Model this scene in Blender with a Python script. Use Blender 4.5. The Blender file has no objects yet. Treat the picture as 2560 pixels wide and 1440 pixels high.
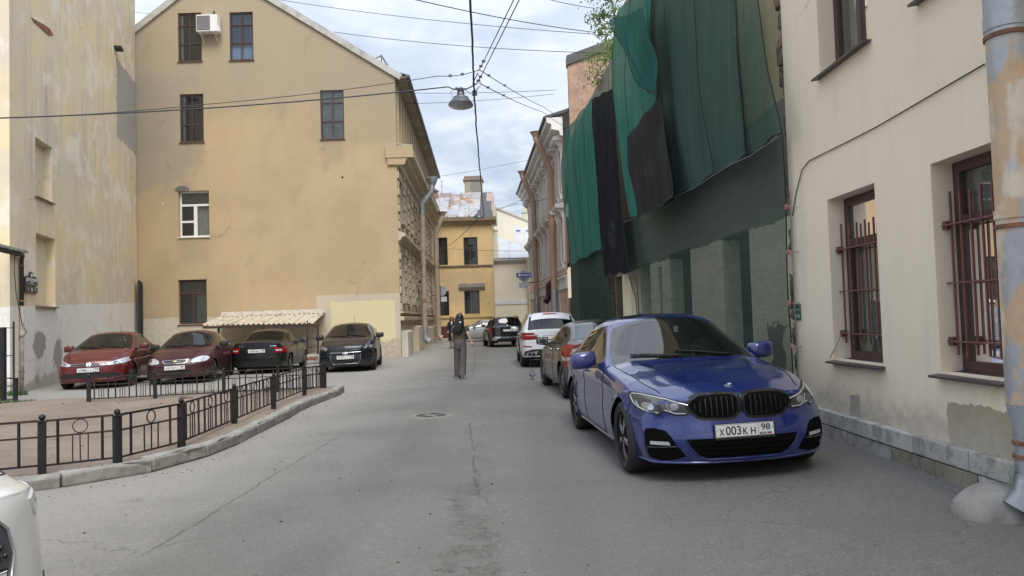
import bpy, bmesh, math, random
import numpy as np
from mathutils import Vector, Matrix
from mathutils.geometry import tessellate_polygon, delaunay_2d_cdt
from mathutils.bvhtree import BVHTree
random.seed(7); rng = np.random.default_rng(7)
SC = bpy.context.scene; COL = SC.collection
rad = math.radians

# ------------------------------------------------------------------ camera
F, EYE, PITCH, ROLL = 1850.0, 1.5, rad(2.35), -0.030      # focal in photo pixels (2560 wide)
cam_d = bpy.data.cameras.new('camera'); cam = bpy.data.objects.new('camera', cam_d); COL.objects.link(cam)
cam_d.sensor_width = 36; cam_d.lens = 36*F/2560; cam_d.clip_start = 0.05; cam_d.clip_end = 2000
RC = Matrix.Rotation(math.pi/2+PITCH, 3, 'X') @ Matrix.Rotation(ROLL, 3, 'Z')
cam.matrix_world = Matrix.Translation((0, 0, EYE)) @ RC.to_4x4()
SC.camera = cam

# ------------------------------------------------------------------ exposure, world, sun
SC.view_settings.view_transform = 'Standard'; SC.view_settings.look = 'None'
SC.view_settings.exposure = 0.88; SC.view_settings.gamma = 1.0; SC.view_settings.use_curve_mapping = False
SC.render.engine = 'CYCLES'
SC.cycles.use_denoising = True; SC.cycles.max_bounces = 8; SC.cycles.transparent_max_bounces = 16
SC.cycles.sample_clamp_indirect = 6

def ray(x, y):
    return RC @ Vector(((x-1280)/F, (720-y)/F, -1.0))
def gnd(x, y, z=0.0):
    d = ray(x, y); return Vector((0, 0, EYE)) + d*((z-EYE)/d.z)
def atY(x, y, Y):
    d = ray(x, y); return Vector((0, 0, EYE)) + d*(Y/d.y)
def atP(x, y, p, n):
    d = ray(x, y); c = Vector((0, 0, EYE)); return c + d*((Vector(p)-c).dot(n)/d.dot(n))

class NT:
    """small helper around a node tree"""
    def __init__(s, tree):
        s.t = tree; tree.nodes.clear()
    def n(s, typ, ins=None, **kw):
        nd = s.t.nodes.new(typ)
        for k, v in kw.items(): setattr(nd, k, v)
        for k, v in (ins or {}).items():
            i = nd.inputs[k]
            if isinstance(v, bpy.types.NodeSocket): s.t.links.new(v, i)
            else:
                if i.type == 'RGBA' and len(v) == 3: v = (*v, 1)
                i.default_value = v
        return nd
    def m(s, op, a, b=0.0, c=0.0, clamp=False):
        nd = s.n('ShaderNodeMath', {0: a, 1: b, 2: c}, operation=op, use_clamp=clamp); return nd.outputs[0]
    def noise(s, co, scale, detail=4, rough=.55, dist=0.0, out=0):
        return s.n('ShaderNodeTexNoise', {'Vector': co, 'Scale': scale, 'Detail': detail, 'Roughness': rough, 'Distortion': dist}).outputs[out]
    def mapr(s, v, a, b, c=0.0, d=1.0, smooth=True):
        nd = s.n('ShaderNodeMapRange', {0: v, 1: a, 2: b, 3: c, 4: d}, interpolation_type='SMOOTHSTEP' if smooth else 'LINEAR'); return nd.outputs[0]
    def mix(s, f, a, b, mode='MIX'):
        nd = s.t.nodes.new('ShaderNodeMix'); nd.data_type = 'RGBA'; nd.blend_type = mode
        for i, v in ((0, f), (6, a), (7, b)):
            if isinstance(v, bpy.types.NodeSocket): s.t.links.new(v, nd.inputs[i])
            elif i == 0: nd.inputs[0].default_value = v
            else: nd.inputs[i].default_value = (*v, 1) if len(v) == 3 else v
        return nd.outputs[2]
    def scalev(s, co, x, y, z):
        return s.n('ShaderNodeVectorMath', {0: co, 1: (x, y, z)}, operation='MULTIPLY').outputs[0]
    def sep(s, co):
        return s.n('ShaderNodeSeparateXYZ', {0: co}).outputs

W = bpy.data.worlds.new('World'); SC.world = W; W.use_nodes = True
SUN_EL, SUN_AZ = rad(52), rad(163)           # azimuth clockwise from +Y: behind the viewer, a little to the left
w = NT(W.node_tree)
sky = w.n('ShaderNodeTexSky', sky_type='NISHITA', sun_disc=False, sun_elevation=SUN_EL, sun_rotation=SUN_AZ, dust_density=2.0)
bg1 = w.n('ShaderNodeBackground', {'Color': sky.outputs[0], 'Strength': 0.11})
tc = w.n('ShaderNodeTexCoord').outputs['Generated']
sx, sy, sz = w.sep(tc)
zz = w.m('MAXIMUM', w.m('ADD', sz, 0.12), 0.03)
cp = w.n('ShaderNodeCombineXYZ', {0: w.m('DIVIDE', sx, zz), 1: w.m('DIVIDE', sy, zz), 2: 0.35}).outputs[0]
c1 = w.noise(cp, 1.15, 7, .58, .35); c2 = w.noise(cp, 2.6, 6, .6, .2); c3 = w.noise(cp, .55, 3, .5)
dens = w.m('ADD', w.m('MULTIPLY', c1, .65), w.m('MULTIPLY', c2, .35))
ccol = w.mix(w.mapr(dens, .41, .60), (.43, .51, .64), (.84, .87, .92))
ccol = w.mix(w.mapr(c3, .40, .68, 0, .55), ccol, (1.0, 1.01, 1.03))
ccol = w.mix(w.mapr(w.noise(cp, 1.7, 6, .55, .6), .54, .68, 0, .70), ccol, (.42, .51, .66))
ccol = w.mix(1.0, ccol, w.n('ShaderNodeCombineXYZ', {0: w.m('MULTIPLY_ADD', w.m('MAXIMUM', sz, 0.0), .85, .71), 1: w.m('MULTIPLY_ADD', w.m('MAXIMUM', sz, 0.0), .85, .71), 2: w.m('MULTIPLY_ADD', w.m('MAXIMUM', sz, 0.0), .85, .71)}).outputs[0], 'MULTIPLY')   # an overcast sky brightens towards the zenith
bg2 = w.n('ShaderNodeBackground', {'Color': ccol, 'Strength': .76})
mx = w.n('ShaderNodeMixShader', {0: 0.90, 1: bg1.outputs[0], 2: bg2.outputs[0]})
w.n('ShaderNodeOutputWorld', {0: mx.outputs[0]})

sun_d = bpy.data.lights.new('sun', 'SUN'); sun = bpy.data.objects.new('sun', sun_d); COL.objects.link(sun)
sun_d.energy = 1.6; sun_d.angle = rad(30); sun_d.color = (1.0, .97, .93)
sdir = Vector((math.sin(SUN_AZ)*math.cos(SUN_EL), math.cos(SUN_AZ)*math.cos(SUN_EL), math.sin(SUN_EL)))
sun.rotation_euler = sdir.to_track_quat('Z', 'Y').to_euler(); sun.location = sdir*60

# ------------------------------------------------------------------ object helpers
def tag(o, label=None, cat=None, group=None, kind=None):
    if label: o['label'] = label
    if cat: o['category'] = cat
    if group: o['group'] = group
    if kind: o['kind'] = kind
    return o
def thing(name, label, cat, loc=(0, 0, 0), rz=0.0, group=None, rot=None):
    o = bpy.data.objects.new(name, None); COL.objects.link(o); o.empty_display_size = .2
    o.location = loc; o.rotation_euler = rot or (0, 0, rz)
    return tag(o, label, cat, group)
def put(name, me, parent=None, loc=None, rot=None, scale=None, mat=None):
    o = bpy.data.objects.new(name, me); COL.objects.link(o)
    if parent: o.parent = parent
    if loc is not None: o.location = loc
    if rot is not None: o.rotation_euler = rot
    if scale is not None: o.scale = scale
    return o
class MB:
    """collects shapes into one mesh"""
    def __init__(s): s.v = []; s.f = []; s.mi = []; s.cur = 0
    def add(s, vs, fs):
        b = len(s.v); s.v += [tuple(p) for p in vs]
        for f in fs: s.f.append([b+i for i in f]); s.mi.append(s.cur)
        return s
    def box(s, x0, x1, y0, y1, z0, z1, M=None):
        vs = [(x, y, z) for z in (z0, z1) for y in (y0, y1) for x in (x0, x1)]
        if M is not None: vs = [M @ Vector(p) for p in vs]
        return s.add(vs, [(0, 2, 3, 1), (4, 5, 7, 6), (0, 1, 5, 4), (2, 6, 7, 3), (0, 4, 6, 2), (1, 3, 7, 5)])
    def quad(s, a, b, c, d): return s.add([a, b, c, d], [(0, 1, 2, 3)])
    def prism(s, poly, d0, d1, axis='y', M=None):
        """poly of (a,b) extruded d0..d1 along axis"""
        mk = {'y': lambda a, b, d: (a, d, b), 'x': lambda a, b, d: (d, a, b), 'z': lambda a, b, d: (a, b, d)}[axis]
        n = len(poly); vs = [mk(a, b, d0) for a, b in poly]+[mk(a, b, d1) for a, b in poly]
        if M is not None: vs = [M @ Vector(p) for p in vs]
        tr = tessellate_polygon([[Vector((a, b, 0)) for a, b in poly]])
        fs = [tuple(t) for t in tr]+[tuple(n+i for i in reversed(t)) for t in tr]
        fs += [(i, (i+1) % n, n+(i+1) % n, n+i) for i in range(n)]
        return s.add(vs, fs)
    def tube(s, pts, r, n=6, caps=True, rs=None):
        pts = [Vector(p) for p in pts]; vs = []; k = len(pts); up = None
        for i, p in enumerate(pts):
            t = (pts[min(i+1, k-1)]-pts[max(i-1, 0)]).normalized()
            if up is None:
                a = t.orthogonal().normalized()
            else:
                a = (up - t*up.dot(t)); a = a.normalized() if a.length > 1e-6 else t.orthogonal().normalized()
            up = a; b = t.cross(a); rr = rs[i] if rs else r
            vs += [p+(a*math.cos(2*math.pi*j/n)+b*math.sin(2*math.pi*j/n))*rr for j in range(n)]
        fs = [(i*n+j, i*n+(j+1) % n, (i+1)*n+(j+1) % n, (i+1)*n+j) for i in range(k-1) for j in range(n)]
        if caps: fs += [tuple(range(n-1, -1, -1)), tuple((k-1)*n+j for j in range(n))]
        return s.add(vs, fs)
    def lathe(s, prof, n=24, M=None, closed=False):
        """prof of (r,z) about Z"""
        vs = [Vector((r*math.cos(2*math.pi*j/n), r*math.sin(2*math.pi*j/n), z)) for r, z in prof for j in range(n)]
        if M is not None: vs = [M @ p for p in vs]
        k = len(prof); fs = [(i*n+j, i*n+(j+1) % n, (i+1)*n+(j+1) % n, (i+1)*n+j) for i in range(k-1) for j in range(n)]
        if closed: fs += [((k-1)*n+j, (k-1)*n+(j+1) % n, (j+1) % n, j) for j in range(n)]
        return s.add(vs, fs)
    def ball(s, c, r, n=12, m=8, sc=(1, 1, 1), M=None):
        vs = []; c = Vector(c)
        for i in range(m+1):
            a = math.pi*i/m
            for j in range(n):
                b = 2*math.pi*j/n
                p = Vector((r*sc[0]*math.sin(a)*math.cos(b), r*sc[1]*math.sin(a)*math.sin(b), r*sc[2]*math.cos(a)))
                if M is not None: p = M @ p
                vs.append(c+p)
        fs = [(i*n+j, i*n+(j+1) % n, (i+1)*n+(j+1) % n, (i+1)*n+j) for i in range(m) for j in range(n)]
        return s.add(vs, fs)
    def mesh(s, name, mats, smooth=False, angle=None, fix=True):
        me = bpy.data.meshes.new(name); me.from_pydata(s.v, [], s.f)
        for mt in (mats if isinstance(mats, (list, tuple)) else [mats]): me.materials.append(mt)
        if len(me.materials) > 1: me.polygons.foreach_set('material_index', s.mi)
        if fix:
            bm = bmesh.new(); bm.from_mesh(me); bmesh.ops.remove_doubles(bm, verts=bm.verts, dist=1e-5)
            bmesh.ops.recalc_face_normals(bm, faces=bm.faces); bm.to_mesh(me); bm.free()
        if smooth:
            me.polygons.foreach_set('use_smooth', [True]*len(me.polygons))
            if angle: me.set_sharp_from_angle(angle=rad(angle))
        me.update(); return me
    def build(s, name, mats, parent=None, smooth=False, angle=None, fix=True, **kw):
        return put(name, s.mesh(name, mats, smooth, angle, fix), parent, **kw)
def bevel_mesh(me, w, seg=2, angle=40):
    bm = bmesh.new(); bm.from_mesh(me)
    ed = [e for e in bm.edges if len(e.link_faces) == 2 and e.calc_face_angle() > rad(angle)]
    bmesh.ops.bevel(bm, geom=ed, offset=w, segments=seg, affect='EDGES', profile=.6); bm.to_mesh(me); bm.free(); return me
UNIT = {}
def unit_box(mat):
    if mat.name not in UNIT: UNIT[mat.name] = MB().box(-.5, .5, -.5, .5, -.5, .5).mesh('bar', mat)
    return UNIT[mat.name]
def bar(name, mat, parent, a, b, w, d=None):
    """a box bar between two points, sharing one mesh per material"""
    a, b = Vector(a), Vector(b); t = b-a; o = put(name, unit_box(mat), parent)
    q = t.to_track_quat('Z', 'Y'); o.rotation_mode = 'QUATERNION'; o.rotation_quaternion = q
    o.location = (a+b)/2; o.scale = (w, d or w, t.length); return o
def text_mesh(txt, h, mat, depth=.001, align='CENTER', bold=0.0, sx=1.0):
    cu = bpy.data.curves.new('txt', 'FONT'); cu.body = txt; cu.size = h*1.38; cu.extrude = depth; cu.align_x = align; cu.align_y = 'CENTER'
    cu.offset = bold; ob = bpy.data.objects.new('txt', cu); COL.objects.link(ob)
    dg = bpy.context.evaluated_depsgraph_get(); me = bpy.data.meshes.new_from_object(ob.evaluated_get(dg))
    bpy.data.objects.remove(ob); bpy.data.curves.remove(cu); me.materials.clear(); me.materials.append(mat)
    if sx != 1.0: me.transform(Matrix.Diagonal((sx, 1, 1, 1)))
    return me

# ------------------------------------------------------------------ materials
MATS = {}
def simple(name, col, rough=.6, metal=0.0, spec=.5, coat=0.0, var=0.0, scale=8.0, bump=0.0, alpha=None, coat_rough=.03, var_col=None):
    if name in MATS: return MATS[name]
    m = bpy.data.materials.new(name); m.use_nodes = True; t = NT(m.node_tree)
    co = t.n('ShaderNodeTexCoord').outputs['Object']
    ins = {'Base Color': col, 'Roughness': rough, 'Metallic': metal, 'Specular IOR Level': spec, 'Coat Weight': coat, 'Coat Roughness': coat_rough}
    if var or bump:
        nz = t.noise(co, scale, 6, .6)
        if var:
            dark = var_col or tuple(c*(1-var) for c in col)
            ins['Base Color'] = t.mix(t.mapr(nz, .35, .65), dark, tuple(min(1, c*(1+var*.6)) for c in col))
            ins['Roughness'] = t.mapr(nz, .3, .7, max(0, rough-.08), min(1, rough+.1))
        if bump:
            ins['Normal'] = t.n('ShaderNodeBump', {'Strength': bump, 'Distance': .02, 'Height': t.noise(co, scale*3, 8, .65)}).outputs[0]
    p = t.n('ShaderNodeBsdfPrincipled', ins)
    t.n('ShaderNodeOutputMaterial', {0: p.outputs[0]}); MATS[name] = m; return m
def plaster(name, base, alt, streak=None, masks=(), bump=.35, scale=.5, stain=.35, speck=.15, blot=None, cracks=.5):
    """old painted render; masks: (kind, args, colour, edge noise, strength) in the part's own coordinates"""
    m = bpy.data.materials.new(name); m.use_nodes = True; t = NT(m.node_tree)
    co = t.n('ShaderNodeTexCoord').outputs['Object']
    x, y, z = t.sep(co)
    col = t.mix(t.mapr(t.noise(co, scale, 6, .6, .4), .34, .66), base, alt)
    if streak:
        sc_, sf = streak
        nv = t.noise(t.scalev(co, 3.2, 3.2, .22), 1.0, 6, .62, .3)
        col = t.mix(t.m('MULTIPLY', t.mapr(nv, .48, .70), t.mapr(t.noise(co, .33, 4, .55), .38, .62, .1, sf)), col, sc_)
    if blot:
        bc, bs, lo, hi, st = blot
        col = t.mix(t.mapr(t.noise(co, bs, 7, .6, .8), lo, hi, 0, st), col, bc)
    nb = t.noise(co, 1.6, 7, .65); nb2 = t.noise(co, 7.0, 5, .6)
    edge = t.m('ADD', t.m('SUBTRACT', nb, .5), t.m('MULTIPLY', t.m('SUBTRACT', nb2, .5), .35))
    hgt = None
    for mk in masks:
        kind, a, c, amp, st = mk[:5]; soft = mk[5] if len(mk) > 5 else .02
        e = t.m('MULTIPLY', edge, amp)
        if kind == 'below': d = t.m('SUBTRACT', t.m('ADD', t.m('MULTIPLY', x, a[1] if len(a) > 1 else 0.0), a[0]), t.m('ADD', z, e))
        elif kind == 'above': d = t.m('SUBTRACT', t.m('ADD', z, e), a[0])
        else:
            xe = t.m('ADD', x, e); ze = t.m('ADD', z, t.m('MULTIPLY', t.m('SUBTRACT', t.noise(co, 2.3, 6, .65), .5), amp))
            d = t.m('MINIMUM', t.m('MINIMUM', t.m('SUBTRACT', xe, a[0]), t.m('SUBTRACT', a[1], xe)), t.m('MINIMUM', t.m('SUBTRACT', ze, a[2]), t.m('SUBTRACT', a[3], ze)))
            if kind == 'oval':
                u = t.m('DIVIDE', t.m('SUBTRACT', xe, (a[0]+a[1])/2), (a[1]-a[0])/2); v = t.m('DIVIDE', t.m('SUBTRACT', t.m('ADD', ze, t.m('MULTIPLY', t.m('SUBTRACT', nb2, .5), amp*.6)), (a[2]+a[3])/2), (a[3]-a[2])/2)
                d = t.m('MULTIPLY', t.m('SUBTRACT', 1.0, t.m('SQRT', t.m('ADD', t.m('MULTIPLY', u, u), t.m('MULTIPLY', v, v)))), min(a[1]-a[0], a[3]-a[2])/2)
        f = t.mapr(d, -soft, soft, 0, st)
        cc = c if not isinstance(c[0], tuple) else t.mix(t.mapr(nb2, .38, .62), c[0], c[1])
        col = t.mix(f, col, cc)
        if soft < .03: hgt = f if hgt is None else t.m('SUBTRACT', hgt, f)
    wob = t.n('ShaderNodeVectorMath', {0: co, 1: t.noise(co, 1.3, 6, .65, out=1)}, operation='ADD').outputs[0]
    crk = t.m('MULTIPLY', t.mapr(t.n('ShaderNodeTexVoronoi', {'Vector': wob, 'Scale': .34}, feature='DISTANCE_TO_EDGE').outputs[0], 0, .010, 1, 0), t.mapr(t.noise(co, .45, 4), .52, .66, 0, cracks))
    col = t.mix(crk, col, tuple(b*.3 for b in base))
    if stain: col = t.mix(t.mapr(t.noise(t.scalev(co, 1, 1, .5), .9, 8, .7, .6), .52, .78, 0, stain), col, tuple(b*.45 for b in base))
    if speck: col = t.mix(t.mapr(t.noise(co, 22, 6, .7), .62, .78, 0, speck), col, tuple(b*.5 for b in base))
    h = t.m('ADD', t.m('MULTIPLY', t.noise(co, 2.2, 8, .62), .6), t.m('MULTIPLY', t.noise(co, 30, 6, .7), .12))
    if hgt is not None: h = t.m('SUBTRACT', h, t.m('MULTIPLY', hgt, .10))
    nrm = t.n('ShaderNodeBump', {'Strength': bump, 'Distance': .05, 'Height': h}).outputs[0]
    p = t.n('ShaderNodeBsdfPrincipled', {'Base Color': col, 'Roughness': .9, 'Specular IOR Level': .25, 'Normal': nrm})
    t.n('ShaderNodeOutputMaterial', {0: p.outputs[0]}); return m
def glass(name, tint=(.75, .8, .8), refl=1.0, ior=1.5, dirt=0.06, alpha=1.0):
    if name in MATS: return MATS[name]
    m = bpy.data.materials.new(name); m.use_nodes = True; t = NT(m.node_tree)
    co = t.n('ShaderNodeTexCoord').outputs['Object']
    fr = t.n('ShaderNodeFresnel', {'IOR': ior}).outputs[0]
    nrm = t.n('ShaderNodeBump', {'Strength': .02, 'Distance': .02, 'Height': t.noise(co, 1.5, 2)}).outputs[0]
    tr = t.n('ShaderNodeBsdfTransparent', {0: tint}); gl = t.n('ShaderNodeBsdfGlossy', {'Color': (1, 1, 1), 'Roughness': .01, 'Normal': nrm})
    s1 = t.n('ShaderNodeMixShader', {0: t.m('MULTIPLY', fr, refl, clamp=True), 1: tr.outputs[0], 2: gl.outputs[0]})
    df = t.n('ShaderNodeBsdfDiffuse', {0: (.45, .45, .42)})
    s2 = t.n('ShaderNodeMixShader', {0: dirt, 1: s1.outputs[0], 2: df.outputs[0]})
    t.n('ShaderNodeOutputMaterial', {0: s2.outputs[0]}); MATS[name] = m; return m
def asphalt(name, dusty=True):
    m = bpy.data.materials.new(name); m.use_nodes = True; t = NT(m.node_tree)
    co = t.n('ShaderNodeTexCoord').outputs['Object']; x, y, z = t.sep(co)
    big = t.noise(co, .35, 6, .6, .5); mid = t.noise(co, 2.3, 7, .62); fine = t.noise(co, 80, 4, .8); fine2 = t.noise(co, 34, 5, .75); grit = t.noise(co, 13, 7, .75)
    col = t.mix(t.mapr(big, .35, .65), (.145, .139, .128), (.200, .191, .177))
    col = t.mix(t.mapr(mid, .42, .72, 0, .5), col, (.165, .160, .152))
    edge = t.m('ADD', t.m('MULTIPLY', t.m('SUBTRACT', t.noise(co, 1.1, 7, .65), .5), 1.5), t.m('MULTIPLY', t.m('SUBTRACT', mid, .5), .4))
    # pale dust swept against the kerb and the yard on the left
    col = t.mix(t.mapr(t.m('SUBTRACT', -2.2, t.m('ADD', x, edge)), -.4, 1.6, 0, .65), col, (.335, .315, .280))
    # newer strip on the right half of the carriageway
    strip = t.mapr(t.m('ADD', t.m('ADD', x, t.m('MULTIPLY', y, .035)), t.m('MULTIPLY', edge, .10)), -.02, .04)
    col = t.mix(t.m('MULTIPLY', strip, .30), col, (.185, .182, .176))
    # worn joint where the top coat has broken up
    jx = t.m('ABSOLUTE', t.m('ADD', t.m('ADD', x, t.m('MULTIPLY', y, .035)), t.m('ADD', .16, t.m('MULTIPLY', edge, .55))))
    wide = t.mapr(y, 3.5, 7.6, .24, .035, smooth=False)
    worn = t.m('MULTIPLY', t.mapr(t.m('SUBTRACT', wide, jx), -.10, .08), t.mapr(y, 9.5, 12.5, 1, 0))
    worn = t.m('MULTIPLY', worn, t.mapr(t.noise(co, 5, 7, .75), .44, .60))
    col = t.mix(t.m('MULTIPLY', worn, .60), col, t.mix(t.mapr(t.noise(co, 11, 6, .75), .42, .60), (.23, .21, .185), (.075, .07, .062)))
    trk = t.m('MINIMUM', t.m('ABSOLUTE', t.m('SUBTRACT', t.m('ADD', x, t.m('MULTIPLY', edge, .25)), .35)), t.m('ABSOLUTE', t.m('SUBTRACT', t.m('ADD', x, t.m('MULTIPLY', edge, .25)), -1.35)))
    col = t.mix(t.mapr(trk, .38, .05, 0, .28), col, (.115, .111, .104))
    col = t.mix(t.mapr(t.m('ADD', x, t.m('MULTIPLY', edge, .5)), 2.2, 3.2, 0, .18), col, (.10, .094, .085))
    # fine cracks
    vor = t.n('ShaderNodeTexVoronoi', {'Vector': t.n('ShaderNodeVectorMath', {0: co, 1: t.n('ShaderNodeVectorMath', {0: t.noise(co, 1.7, 5, .6, out=1), 1: (.9, .9, .9)}, operation='MULTIPLY').outputs[0]}, operation='ADD').outputs[0], 'Scale': .42}, feature='DISTANCE_TO_EDGE').outputs[0]
    crack = t.m('MULTIPLY', t.mapr(vor, 0.0, .012, 1, 0), t.mapr(t.noise(co, .6, 4), .50, .62))
    col = t.mix(t.m('MULTIPLY', crack, .42), col, (.09, .087, .082))
    # long cracks and the cut edge of an old patch
    for (p0, p1, wd, st) in (((330, 1405), (860, 1082), .010, .6), ((1196, 1250), (1176, 1050), .012, .55), ((1183, 936), (1191, 845), .014, .6), ((1183, 936), (1275, 924), .016, .5), ((1560, 1290), (2130, 1330), .007, .4), ((700, 1180), (1010, 1150), .008, .35)):
        A_, B_ = gnd(*p0), gnd(*p1); tt = (B_-A_).to_2d(); Ln = tt.length; tt.normalize()
        rx_, ry_ = t.m('SUBTRACT', x, A_.x), t.m('SUBTRACT', y, A_.y)
        al = t.m('ADD', t.m('MULTIPLY', rx_, tt.x), t.m('MULTIPLY', ry_, tt.y)); ac = t.m('ADD', t.m('MULTIPLY', rx_, -tt.y), t.m('MULTIPLY', ry_, tt.x))
        ac = t.m('ABSOLUTE', t.m('ADD', ac, t.m('ADD', t.m('MULTIPLY', edge, .10), t.m('MULTIPLY', t.m('SUBTRACT', t.noise(co, 9, 6, .7), .5), .09))))
        ends = t.m('MULTIPLY', t.mapr(al, 0, .3), t.mapr(al, Ln-.3, Ln, 1, 0))
        ln_ = t.m('MULTIPLY', t.m('MULTIPLY', t.mapr(ac, wd*.4, wd*1.6, st, 0), ends), t.mapr(t.noise(co, 3.5, 5, .6), .36, .50))
        col = t.mix(ln_, col, (.055, .052, .047)); crack = t.m('MAXIMUM', crack, ln_)
    # oil and drip stains
    col = t.mix(t.mapr(t.noise(co, 1.3, 4, .5, .3), .66, .76, 0, .40), col, (.10, .098, .094))
    col = t.mix(t.mapr(grit, .52, .70, 0, .40), col, (.135, .130, .124)); col = t.mix(t.mapr(grit, .30, .46, .38, 0), col, (.33, .32, .30))
    col = t.mix(t.mapr(fine, .53, .68, 0, .75), col, (.36, .345, .32))
    col = t.mix(t.mapr(fine2, .53, .68, 0, .80), col, (.085, .08, .076))
    h = t.m('ADD', t.m('MULTIPLY', fine, .35), t.m('ADD', t.m('MULTIPLY', fine2, .5), t.m('MULTIPLY', mid, .8)))
    h = t.m('SUBTRACT', h, t.m('ADD', t.m('MULTIPLY', crack, .6), t.m('MULTIPLY', worn, t.m('MULTIPLY', t.noise(co, 26, 5, .7), 1.5))))
    nrm = t.n('ShaderNodeBump', {'Strength': .9, 'Distance': .014, 'Height': h}).outputs[0]
    p = t.n('ShaderNodeBsdfPrincipled', {'Base Color': col, 'Roughness': .88, 'Specular IOR Level': .3, 'Normal': nrm})
    t.n('ShaderNodeOutputMaterial', {0: p.outputs[0]}); return m
def rusty(name, paint, rust, lo=.5, hi=.58, scale=2.0, rough=.5, metal=0.0, stretch=(1, 1, 1), third=None, bump=.15):
    if name in MATS: return MATS[name]
    m = bpy.data.materials.new(name); m.use_nodes = True; t = NT(m.node_tree)
    co = t.scalev(t.n('ShaderNodeTexCoord').outputs['Object'], *stretch)
    f = t.mapr(t.noise(co, scale, 7, .62, .5), lo, hi)
    col = t.mix(f, paint, rust)
    if third: col = t.mix(t.mapr(t.noise(co, scale*.7, 6, .6, .8), .53, .60), col, third)
    col = t.mix(t.mapr(t.noise(co, scale*6, 5, .6), .45, .75, 0, .35), col, tuple(c*.5 for c in paint))
    nrm = t.n('ShaderNodeBump', {'Strength': bump, 'Distance': .02, 'Height': t.noise(co, scale*4, 6)}).outputs[0]
    p = t.n('ShaderNodeBsdfPrincipled', {'Base Color': col, 'Roughness': t.m('ADD', t.m('MULTIPLY', f, .35), rough), 'Metallic': t.m('MULTIPLY', t.m('SUBTRACT', 1.0, f), metal), 'Normal': nrm})
    t.n('ShaderNodeOutputMaterial', {0: p.outputs[0]}); MATS[name] = m; return m

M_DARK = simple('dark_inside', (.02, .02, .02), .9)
M_ROOM = simple('dim_room', (.10, .095, .085), .9)
M_CURT = simple('curtain_cloth', (.42, .42, .38), .9, var=.2, scale=6)
M_PANE = glass('window_glass', (.70, .75, .74), 1.6, 1.52, .04)
M_BROWN = simple('brown_frame_paint', (.075, .040, .038), .5, var=.2)
M_WHITEPVC = simple('white_frame', (.78, .78, .76), .4)
M_BLACKIRON = rusty('black_iron', (.009, .009, .011), (.085, .036, .02), .58, .68, 9, .55)
M_IRON2 = rusty('rusty_iron', (.014, .011, .011), (.11, .045, .022), .48, .62, 7, .6)
M_ZINC = rusty('zinc_sheet', (.45, .47, .50), (.30, .31, .33), .45, .6, 3, .35, .7)
M_DKMETAL = rusty('dark_roof_metal', (.085, .085, .09), (.12, .10, .09), .5, .65, 3, .5, .3)
M_CONC = plaster('concrete', (.36, .35, .33), (.27, .26, .245), bump=.5, scale=3, stain=.5, speck=.3)
# ------------------------------------------------------------------ building helpers
class Frame:
    """a facade: local x to the right along it as seen from outside, y into the building, z up"""
    def __init__(s, root, O, th):
        s.root = root; s.M = Matrix.Translation(O) @ Matrix.Rotation(th, 4, 'Z'); s.I = s.M.inverted()
        s.nrm = (s.M.to_3x3() @ Vector((0, 1, 0)))
        root_m = Matrix.Translation(root.location) @ Matrix.Rotation(root.rotation_euler.z, 4, 'Z'); s.L = root_m.inverted() @ s.M
    def px(s, x, y, dep=0.0):
        p = s.I @ atP(x, y, s.M @ Vector((0, dep, 0)), s.nrm); return p.x, p.z
    def build(s, mb, name, mat, parent=None, **kw):
        o = mb.build(name, mat, parent or s.root, **kw)
        if parent is None: o.matrix_local = s.L
        return o
    def put(s, me, name, loc=None, parent=None, rot=None):
        o = put(name, me, parent or s.root); m = Matrix.Translation(loc or (0, 0, 0))
        if rot: m = m @ rot
        o.matrix_local = (s.L if parent is None else Matrix()) @ m; return o
def building(name, label, O, th, cat='building'):
    r = thing(name, label, cat, O, th); return r, Frame(r, O, th)
def plate(mb, outer, holes, y0, y1, back=False, rim=True):
    """sheet in the x-z plane with holes; its edges go back from y0 to y1"""
    loops = [outer]+[[(a, c), (a, d), (b, d), (b, c)] for (a, b, c, d) in holes]
    flat = [p for l in loops for p in l]
    tr = tessellate_polygon([[Vector((a, b, 0)) for a, b in l] for l in loops])
    mb.add([(a, y0, b) for a, b in flat], [tuple(t) for t in tr])
    for k, l in enumerate(loops):
        if k == 0 and not rim: continue
        n = len(l); mb.add([(a, y0, b) for a, b in l]+[(a, y1, b) for a, b in l], [(i, (i+1) % n, n+(i+1) % n, n+i) for i in range(n)])
    if back: mb.add([(a, y1, b) for a, b in flat], [tuple(t) for t in tr])
    return mb
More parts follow.
